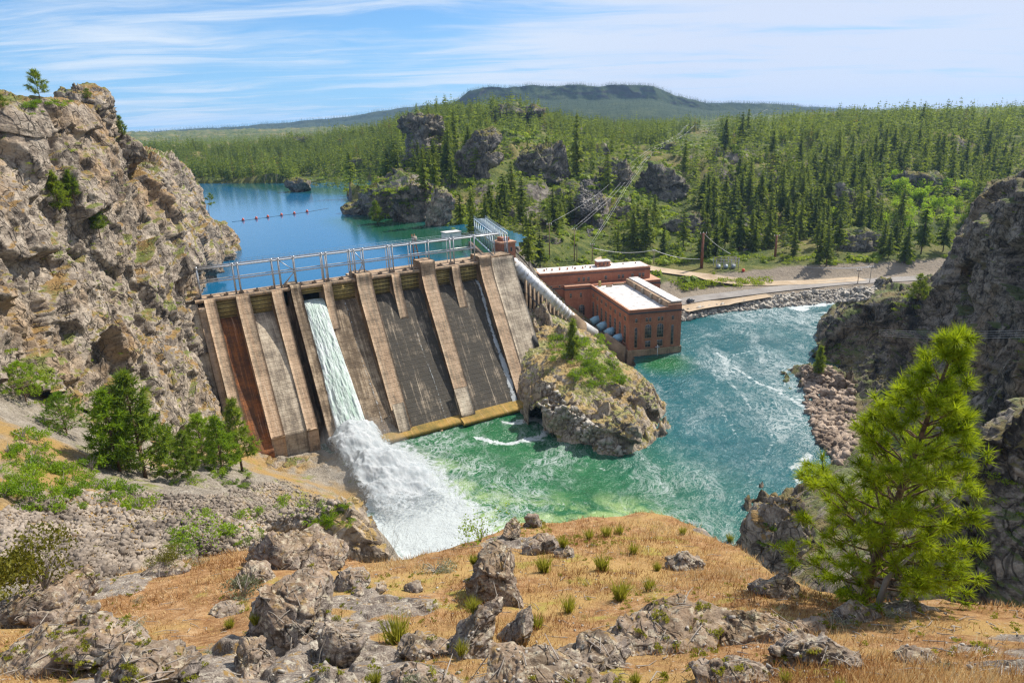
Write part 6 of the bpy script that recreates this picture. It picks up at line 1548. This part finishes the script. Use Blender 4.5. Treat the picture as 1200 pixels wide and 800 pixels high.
scatter_shrubs([(950, 410), (985, 400), (1000, 425), (960, 440)], 12, (3, 7), 'green bush on the right shore under the cliff', 'bushes on the right shore', far=True)
scatter_shrubs([(1040, 355), (1100, 330), (1120, 300), (1060, 390)], 14, (3, 7), 'dull green bush on the right cliff saddle', 'bushes on the right cliff', far=True)
scatter_shrubs([(1150, 235), (1200, 215), (1200, 420), (1090, 420)], 16, (2, 5), 'dark green bush on the shaded right cliff', 'bushes on the shaded cliff', far=True)
scatter_shrubs([(1060, 560), (1150, 550), (1200, 560), (1200, 640), (1100, 600)], 14, (4, 10), 'dark bush on the shaded slope behind the young pine', 'bushes on the shaded slope', far=True)
for px, py, hw in [(920, 640, 14), (905, 620, 8), (895, 638, 7)]: shrub(px, py, hw, 'green shrub on the tan buttress beside the young pine', 'shrubs on the buttress')
scatter_shrubs([(785, 332), (860, 328), (900, 326), (900, 334), (800, 340)], 70, (3, 7.5), 'green bush in the row between the gravel road and the upper track', 'bushes between road and track', far=True)
scatter_shrubs([(780, 300), (860, 300), (950, 298), (1040, 300), (1040, 309), (900, 310), (780, 308)], 60, (3, 7), 'green bush along the foot of the hillside above the track', 'bushes at the hill foot', far=True)
SAGE = [(lambda V, F: raw_mesh('sage_leaves', V, F, [M_sage]))(*shrub_geo(40 + i, 800, .05, 9, .7, .8)) for i in range(2)]
OLV = [(lambda V, F: raw_mesh('juniper_foliage', V, F, [M_olive], attrs=dict(tint=np.repeat(np.random.default_rng(3).random(len(V) // 3), 3))))(*shrub_geo(50, 2600, .045, 14, 1.15, .7))]
LEAFY = [(lambda V, F: raw_mesh('leafy_foliage', V, F, [M_shrub]))(*shrub_geo(60 + i, 420, .055, 12, 1.3, .2)) for i in range(2)]
for px, py, hw, lab, ms, hk in [(285, 700, 36, 'grey green sagebrush growing against the long sloping boulder', 0, .9), (975, 733, 24, 'round grey sagebrush above the blocky boulder', 1, .8), (1050, 722, 16, 'small grey sagebrush at the foot of the young pine', 0, .7), (160, 732, 14, 'little grey sagebrush in the dry grass at left', 1, .6), (245, 762, 13, 'little pale sagebrush near the bottom left boulders', 0, .6), (160, 705, 10, 'small pale sagebrush below the scree', 1, .6), (510, 670, 28, 'green low sagebrush left of the leaning boulder', 0, .5), (232, 660, 14, 'pale sagebrush on the crest beside the scree', 1, .6), (915, 715, 12, 'small silvery sagebrush right of the lone tufts', 0, .6), (882, 722, 9, 'tiny silvery sagebrush left of the small silvery one', 1, .6), (490, 800, 22, 'pale dry sagebrush cut by the bottom edge', 0, .6), (1105, 785, 16, 'dull sagebrush in the orange grass at lower right', 1, .6)]:
    shrub(px, py, hw, lab, None, 'sagebrush', SAGE[ms], hk, 'sagebrush')
h = cast(45, 705); shrub(52, 690, 56, 'olive green spreading juniper at the left edge above the cream boulder', None, 'juniper', OLV[0], .95, 'juniper')
shrub(205, 655, 20, 'olive juniper sprig on the crest by the scree', None, 'juniper', OLV[0], .7, 'juniper')
for px, py, hw, lab, hk in [(248, 642, 40, 'tall leafy plant with yellow green leaves above the scree', .85), (563, 634, 30, 'leafy bush on the slope edge in front of the spray', 1.0), (222, 648, 22, 'leafy plant left of the tall yellow green one', .8)]:
    shrub(px, py, hw, lab, None, 'leafy_bush', LEAFY[int(px) % 2], hk, 'bush')
BUSH = np.array(BUSH)
mass('bushes', np.c_[BUSH[:, :3], BUSH[:, 2]], BUSH[:, 3] * 1.1, lambda i: np.concatenate([shrub_geo(80 + i, 90, .13, 6, .8)[0]]), M_brush, 'small green bushes dotted over cliffs, shores and roadside', 'bushes', 12)
# bare twig shrub
h = cast(456, 655); f = np.array(h[0]); k = px_depth(f) / 800; tw = thing('bare_shrub', 'bare grey twiggy shrub on the slope edge against the white spray', 'shrub', tuple(f)); mb = MB(); rg = np.random.default_rng(8)
for j in range(9):
    a = rg.uniform(0, 6.28); e = np.array([math.cos(a) * .5, math.sin(a) * .5, 1.0]) * rg.uniform(.7, 1.05) * 34 * k; m_ = e * .5 + rg.normal(0, .05, 3); mb.tube([(0, 0, -.1), m_, e], [.025, .018, .008], 5, cap=False)
    for q in range(3): mb.tube([m_ + (e - m_) * q / 3, m_ + (e - m_) * q / 3 + rg.normal(0, .16, 3) + (0, 0, .2)], [.012, .006], 4, cap=False)
mb.build('twigs', M_twig, tw, False, (0, 0, 0)); sl = obj('foliage', SAGE[0], tw, (0, 0, .0)); sl.scale = (.22, .22, .3)
# bunchgrass tufts
def tuft_mesh(seed, n=150, hh=1.0):
    rg = np.random.default_rng(seed); V = []; F = []; tn = []
    for k in range(n):
        a = rg.uniform(0, 6.28); r = abs(rg.normal(0, .16)); lean = rg.uniform(.05, .65); L_ = hh * rg.uniform(.55, 1.1); b = np.array([r * math.cos(a), r * math.sin(a), -.02]); a2 = a + rg.normal(0, .6); d = np.array([math.cos(a2) * lean, math.sin(a2) * lean, 1]); d /= np.linalg.norm(d)
        m_ = b + d * L_ * .55; e = m_ + (d + np.array([math.cos(a2) * .35 * lean, math.sin(a2) * .35 * lean, -.25 * lean])) * L_ * .45; w = np.cross(d, rg.normal(0, 1, 3)); w = w / np.linalg.norm(w) * .022
        o = len(V); V += [b - w, b + w, m_ + w * .8, m_ - w * .8, e]; F += [(o, o + 1, o + 2, o + 3), (o + 3, o + 2, o + 4)]; tn += [np.clip(rg.normal(.5, .28), 0, 1)] * 5
    return raw_mesh('grass_blades', V, F, [M_tuft], attrs=dict(tint=tn))
TM = [tuft_mesh(i) for i in range(4)]
for px, py, hp, lab in [(467, 752, 42, 'large green bunchgrass tuft in the orange grass at lower middle'), (705, 668, 24, 'green bunchgrass tuft upslope of the biggest right one'), (727, 702, 28, 'broad green bunchgrass tuft right of the leaning boulder'), (666, 717, 24, 'narrow green bunchgrass tuft between leaning boulder and broad tuft'), (637, 670, 24, 'green bunchgrass tuft against the jagged boulder'), (629, 736, 22, 'small bunchgrass tuft at the foot of the leaning boulder'), (555, 716, 22, 'yellow green tuft on the left foot of the leaning boulder'), (761, 692, 20, 'small olive tuft left of the lone pale boulder'), (726, 626, 14, 'little green tuft near the slope edge above the river'), (800, 626, 12, 'little green tuft on the slope edge above the green water'), (770, 668, 14, 'faint green tuft upslope of the lone boulder'), (742, 648, 16, 'thin green tuft in the middle of the dry slope'), (541, 765, 20, 'dry green tuft on the cream streaked slab'), (555, 660, 14, 'little green tuft by the leaning boulder top'), (855, 634, 12, 'tiny tuft on the right part of the slope edge'), (690, 632, 16, 'low green tuft at the slope edge'), (710, 628, 16, 'wide low tuft beside the slope edge one'), (660, 640, 16, 'green tuft right of the jagged boulder'), (440, 800, 20, 'green tuft cut by the bottom edge'), (745, 800, 18, 'pale green tuft at the bottom in front of the bedrock'), (920, 800, 18, 'yellow green grass tuft at the bottom right of the bedrock'), (985, 812, 22, 'green tuft at the bottom near the squared block'), (300, 730, 18, 'yellowish tuft under the grey green sagebrush'), (270, 735, 16, 'dry tuft below the grey green sagebrush')]:
    h = cast(px, min(py, 815))
    f = np.array(h[0]); k = px_depth(f) / 800; t_ = obj('bunchgrass', random.choice(TM), None, tuple(f)); t_.rotation_euler = (0, 0, random.uniform(0, 6)); s = hp * k; t_.scale = (s * .8, s * .8, s); tag(t_, lab, 'grass tuft', 'green bunchgrass tufts on the dry slope')
# small green weeds, fallen twigs
rg = np.random.default_rng(31); WD = []
while len(WD) < 520:
    px, py = (rg.uniform(600, 740), rg.uniform(606, 640)) if len(WD) < 130 else (rg.uniform(0, 1200), rg.uniform(620, 800))
    h = cast(px, py)
    if h is None: continue
    f = np.array(h[0]); d_ = px_depth(f)
    if d_ > 30 or fbm(f[None] / 2.2, 2, 66)[0] < -.05: continue
    WD.append([*f, rg.uniform(.03, .10)])
WD = np.array(WD); mass('weeds', np.c_[WD[:, :3], WD[:, 2]] + (0, 0, .2, 0), WD[:, 3], lambda i: shrub_geo(120 + i, 60, .22, 4, .8, .9)[0], M_tuft, 'small yellow green weeds sprinkled over the dry hillside', 'weeds', 14)
mb = MB()
for k_ in range(420):
    px, py = rg.uniform(0, 1200), rg.uniform(625, 800); h = cast(px, py)
    if h is None or px_depth(h[0]) > 28: continue
    f = np.array(h[0]) + (0, 0, .03); a = rg.uniform(0, 6.28); l = rg.uniform(.12, .55); e = f + (math.cos(a) * l, math.sin(a) * l, 0); hz = drop(e[0], e[1]); e[2] = hz[0].z + .03 if hz and abs(hz[0].z - f[2]) < .5 else e[2]
    mb.tube([f, (f + e) / 2 + rg.normal(0, .02, 3) + (0, 0, .02), e], [.011, .009, .004], 4, cap=False)
tag(mb.build('twigs', M_twig), 'fallen grey twigs lying in the dry grass', 'twigs', kind='stuff')
# dry grass over the near hillside
n_ = 120000; rg = np.random.default_rng(77)
jj = rg.integers(20, 300, n_ * 2); ii = rg.integers(0, FGV.shape[1] - 1, n_ * 2); P = FGV[jj, ii] + rg.normal(0, .05, (n_ * 2, 3)) * (1, 1, 0)
nd = fbm(P / 1.3, 4, 401) * .8 + fbm(P / 5, 2, 411) * .6; rad = np.hypot(P[:, 0], P[:, 1]); rkg = FGR[jj, ii]; keepg = (rkg + rg.normal(0, .15, len(P)) < .45) & (nd + rg.normal(0, .25, len(P)) > .10) & (rad > 4.5); P = P[keepg][:n_]; nd = nd[keepg][:n_]; rad = rad[keepg][:n_]
m = len(P); hh = rg.uniform(.05, .20, m) * (.7 + .8 * np.clip(nd + .3, 0, 1)) ; a = rg.uniform(0, 6.28, m); ln = rg.uniform(.1, .9, m); wd = (.0022 + .00042 * rad)
dirv = np.c_[np.cos(a) * ln, np.sin(a) * ln, np.ones(m)]; dirv /= np.linalg.norm(dirv, axis=1)[:, None]; sv = np.c_[-np.sin(a + rg.normal(0, 1, m)), np.cos(a), np.zeros(m)] * wd[:, None]
V = np.stack([P - sv, P + sv, P + dirv * hh[:, None]], 1).reshape(-1, 3)
tn = np.clip(.5 + .5 * fbm(P / 1.8, 3, 421) + rg.normal(0, .22, m), 0, 1)
dg = obj('dry_grass', raw_mesh('dry_grass', V, np.arange(len(V)).reshape(-1, 3), [M_dry], attrs=dict(tint=np.repeat(tn, 3)))); tag(dg, 'tan and orange dry grass over the near hillside', 'dry grass', kind='stuff')
# ------------------------------------------------------------------ road, car, poles, lines, buoys
def ribbon(name, pts, w, mat, lift=.18, label=None):
    P = []; 
    for (a, b) in zip(pts[:-1], pts[1:]):
        for t_ in np.linspace(0, 1, 14)[:-1]: P.append(np.array(a[:2]) + (np.array(b[:2]) - np.array(a[:2])) * t_)
    P.append(np.array(pts[-1][:2])); P = np.array(P)
    for _ in range(8): P[1:-1] = (P[:-2] + 2 * P[1:-1] + P[2:]) / 4
    d = np.gradient(P, axis=0); d /= np.linalg.norm(d, axis=1)[:, None]; s = np.c_[d[:, 1], -d[:, 0]]; V = []
    zc = far_z(P[:, 0], P[:, 1]) + lift
    for e_ in (-1, -.5, 0, .5, 1):
        q = P + s * w * e_ / 2; V.append(np.c_[q, np.maximum(zc, far_z(q[:, 0], q[:, 1]) + lift)])
    n = len(P); o = obj(name, raw_mesh(name, np.concatenate(V), gridF(n, 5), [mat], True)); tag(o, kind='structure'); surf_add(np.concatenate(V), gridF(n, 5)); return o
ribbon('road', [at(1140, 323, 4.5), at(1050, 328, 4.5), at(980, 332, 4.5), at(920, 338, 4.5), at(870, 344, 4.5), at(820, 350, 4.5), at(785, 358, 4.0)], 9.5, M_road, .22)
ribbon('gravel_apron', [at(900, 345, 4.3), at(850, 352, 4.2), at(815, 360, 3.6), at(800, 366, 2.5)], 8, M_dirt, .12)
ribbon('dirt_track', [at(700, 318, 9), at(770, 322, 9.6), at(840, 322, 10), at(900, 321, 10), at(960, 321, 9), at(1010, 324, 6)], 9, M_dirt, .2)
# car
def at_ground(px, py): return np.array(cast(px, py)[0])
cpos = at_ground(809, 354); dv = at(830, 346, 4)[:2] - at(800, 356, 4)[:2]; dv /= np.linalg.norm(dv); sv_ = np.array([-dv[1], dv[0]])
car = thing('parked_car', 'dark parked car on the grey gravel beside the powerhouse', 'car', tuple(cpos))
def CP(l, w, z): q = cpos[:2] + dv * l + sv_ * w; return np.array([q[0], q[1], cpos[2] + .1 + z])
mb = MB(); prof = [(-2.25, .35), (2.25, .35), (2.3, .75), (1.2, .95), (-2.2, 1.0), (-2.3, .7)]; mb.prism(prof, -.9, .9, lambda w, p: CP(p[0], w, p[1])); mb.build('body', M_car, car)
mb = MB(); prof = [(-1.9, 1.0), (1.15, .96), (.45, 1.5), (-1.4, 1.52)]; mb.prism(prof, -.8, .8, lambda w, p: CP(p[0], w, p[1])); mb.build('windows', M_glass, car)
mb = MB(); mb.prism([(-1.42, 1.52), (.46, 1.5), (.4, 1.58), (-1.35, 1.6)], -.78, .78, lambda w, p: CP(p[0], w, p[1])); mb.build('roof', M_car, car)
for l in (-1.4, 1.4):
    for w in (-.9, .9):
        mb = MB(); mb.tube([CP(l, w - .1, .33), CP(l, w + .1, .33)], .34, 14); mb.build('wheel', M_black, car)
# poles: (photo x, foot y, top y, radius, material, label)
POLES = {}
def pole(key, px, yb, yt, r, mat, label, arms=((0, 3.2),), g=None):
    f = at_ground(px, yb); h = px_height(f, yt); t_ = thing('utility_pole', label, 'pole', tuple(f), g)
    mb = MB(); mb.tube([f - (0, 0, 1), f + (0, 0, h)], [r, r * .62], 10); mb.build('shaft', mat, t_, True)
    for dz, w in arms:
        mb = MB(); mb.bar(f + np.array([-w / 2, 0, h - .5 - dz]), f + np.array([w / 2, 0, h - .5 - dz]), .28, .3); mb.build('crossarm', mat, t_)
        for s_ in (-w / 2 + .2, 0, w / 2 - .2):
            mb = MB(); mb.tube([f + np.array([s_, 0, h - .35 - dz]), f + np.array([s_, 0, h + .45 - dz])], [.22, .13], 7); mb.build('insulator', M_white, t_)
    POLES[key] = f + np.array([0, 0, h]); return t_
pole('a', 908, 303, 276, .75, M_rust, 'thick rust brown steel pole at the roadside, rightmost of the two', ((0, 3.0),))
pole('b', 822, 314, 273, .9, M_rust, 'tall thick rust brown steel pole beside the substation', ((0, 3.6),))
pole('c', 644, 303, 262, .32, M_wood, 'slim wooden pole on the green slope nearest the dam', ((.2, 2.6),))
pole('d', 673, 306, 268, .32, M_wood, 'slim wooden pole on the green slope left of the roof end', ((.2, 2.6),))
pole('e', 676, 308, 284, .26, M_wood, 'short wooden pole right beside the taller slim one', ())
pole('f', 694, 306, 286, .28, M_wood, 'short wooden pole at the end of the power line clearing', ((.2, 2.2),))
pole('g', 766, 309, 293, .22, M_twig, 'thin grey pole behind the right end of the powerhouse', ((.1, 1.8),))
pole('h', 1005, 332, 316, .2, M_wood, 'left leg pole of the pair by the river bend', ((.1, 2.4),))
pole('i', 1019, 331, 312, .2, M_twig, 'right leg pole of the pair by the river bend', ((.1, 2.4),))
for key, (px, yb, yt, lab) in dict(j=(630, 300, 288, 'grey short post at the edge of the green slope'), k=(860, 318, 308, 'small grey post in front of the substation')).items(): pole(key, px, yb, yt, .16, M_twig, lab, ())
# power cables
def wire(p, q, sag, r, label, g, n=22):
    p, q = np.asarray(p, float), np.asarray(q, float); pts = [p + (q - p) * t_ - np.array([0, 0, sag * 4 * t_ * (1 - t_)]) for t_ in np.linspace(0, 1, n)]
    if len(pts) and g and 'clearing' in g:
        for q_ in pts[1:-1]: q_[2] = max(q_[2], float(far_z(q_[0], q_[1])[0]) + 3)
        zs_ = np.array([q_[2] for q_ in pts])
        for _ in range(6): zs_[1:-1] = np.maximum(zs_[1:-1], (zs_[:-2] + zs_[2:]) / 2)
        for q_, zz_ in zip(pts, zs_): q_[2] = zz_
    mb = MB(); mb.tube(pts, r, 4); return tag(mb.build('power_cable', M_wire, None, True), label, 'cable', g)
top = atd(812, 148, 900)
ends = [('f', (-1.1, 0)), ('f', (0, 0)), ('d', (-1, 0)), ('d', (1, 0)), ('c', (0, 0))]
for i, (k_, (dx, dz)) in enumerate(ends):
    off = np.array([(-9, -7, -5, 0, 2, 7, 9)[i] * 1.2, 0, (i % 3) * 1.5])
    wire(POLES[k_] + np.array([dx, 0, dz]), top + off, 10 + i, .055, 'silver power cable climbing the clearing from the green slope to the hilltop', 'cables up the clearing')
for i in range(4):
    wire(top + np.array([3 * i, 0, -2 * i]), atd(900 + 6 * i, 128 + 8 * i, 1000), 6, .07, 'silver power cable running right from the hilltop above the forest', 'cables over the forest')
for i in range(3):
    wire(POLES['i'] + np.array([-1 + i, 0, -.3 * i]), POLES['a'] + np.array([-.8 + .8 * i, 0, -16]), 1.5, .10, 'low power cable from the river bend poles towards the rust brown pole', 'low cables by the road')
wire(POLES['b'], at_ground(856, 306) + np.array([0, 0, 4]), 1, .13, 'cable slanting down from the tall rust pole to the substation', None)
wire(POLES['g'], POLES['b'] + np.array([0, 0, -14]), 1.5, .10, 'pale cable behind the powerhouse between grey and rust poles', None)
wire(POLES['g'], POLES['f'] + np.array([0, 0, -2]), 2.0, .12, 'pale cable behind the powerhouse roof to the clearing', None)
for i in range(4):
    wire(atd(1030, 386 + 2.2 * i, 236), atd(1260, 384 + 3 * i, 120), .8, .03, 'thin line crossing in front of the shaded right cliff', 'lines across the right cliff')
# substation
sb = at_ground(852, 316)
su = thing('substation_frame', 'small grey steel substation frame beside the upper track', 'substation', tuple(sb))
for dx in (-6, -2, 2, 6):
    for dy in (0, 5):
        mb = MB(); mb.bar(sb + (dx, dy, -.5), sb + (dx, dy, 6.0), .3); mb.build('post', M_steel, su)
for dy in (0, 5):
    for z in (4.2, 6.0):
        mb = MB(); mb.bar(sb + (-6.5, dy, z), sb + (6.5, dy, z), .3); mb.build('beam', M_twig, su)
for i, dx in enumerate((-4, 0, 4)):
    tf_ = thing('transformer', ['left pale grey transformer box in the substation', 'middle pale grey transformer box in the substation', 'right pale grey transformer box in the substation'][i], 'transformer', tuple(sb + (dx, 2.5, 0)))
    q = sb + (dx, 2.5, 0); mb = MB(); mb.box(q + (0, 0, 1.1), (1.0, 0, 0), (0, .8, 0), (0, 0, 1.2)); mb.build('tank', M_steel, tf_)
    mb = MB(); mb.box(q + (0, -1.05, 1.2), (.8, 0, 0), (0, .22, 0), (0, 0, .8)); mb.build('radiator', M_bluesteel, tf_)
    for s_ in (-.5, 0, .5): mb = MB(); mb.tube([q + (s_, 0, 2.3), q + (s_, 0, 3.2)], [.14, .08], 7); mb.build('bushing', M_white, tf_)
rd = at_ground(871, 318); mb = MB(); mb.tube([rd + (0, 0, -.1), rd + (0, 0, .15), rd + (0, 0, 1.3), rd + (0, 0, 1.35)], [.7, .75, .75, .6], 14); tag(mb.build('red_drum', M_red, None, False), 'small red drum beside the upper track below the substation', 'drum')
# buoys in a line on the reservoir
M_buoy = plain('orange_red_buoy', (.62, .09, .04), .45)
bl = ['red buoy nearest the left cliff', 'second red buoy out from the left cliff', 'third red buoy out from the left cliff', 'fourth red buoy out from the left cliff', 'fifth red buoy out from the left cliff', 'red buoy nearest the promontory']
bp = [(285, 258.5), (300.5, 256.5), (314, 254.7), (330, 252.5), (345, 250.7), (360, 248.5)]
for i, (px, py) in enumerate(bp):
    c = at(px, py, 40.5); t_ = thing('buoy', bl[i] + ', floating on the blue reservoir', 'buoy', tuple(c), 'red buoys in a line on the reservoir')
    mb = MB(); mb.tube([c + (0, 0, z) for z in (-.4, 0, .45, .9, 1.25, 1.45)], [.4, .62, .72, .62, .36, .1], 12); mb.build('float', M_buoy, t_, True)
    mb = MB(); mb.tube([c + (-.9, -.2, -.1), c + (-.9, -.2, .35)], [.35, .3], 8); mb.build('end_cap', M_white, t_, True)
pts = [at(px, py, 40.45) for px, py in [(272, 260), *bp, (385, 244)]]; mb = MB(); mb.tube(pts, .09, 5); tag(mb.build('buoy_line', M_black, None), 'dark line joining the red buoys across the reservoir', 'rope')

# ------------------------------------------------------------------ air
zmax = 0.0
for o in C.objects:
    if o.type == 'MESH' and o.parent is None and o.data and len(o.data.vertices):
        co = np.empty(len(o.data.vertices) * 3, np.float32); o.data.vertices.foreach_get('co', co); zmax = max(zmax, float(co.reshape(-1, 3)[:, 2].max()) + o.location.z)
hx, hy0, hy1, hz0, hz1 = 9000, -400, 9500, -8.0, zmax + 6
mb = MB(); mb.box((0, (hy0 + hy1) / 2, (hz0 + hz1) / 2), (hx, 0, 0), (0, (hy1 - hy0) / 2, 0), (0, 0, (hz1 - hz0) / 2))
t = NT('air_haze'); hzm = t.out(None, t.n('ShaderNodeVolumePrincipled', {'Color': (.42, .66, 1.0, 1), 'Density': .00006, 'Anisotropy': .2}).outputs[0])
haze = mb.build('haze', hzm); tag(haze, 'thin blue summer haze over the distant hills', 'haze', kind='stuff')
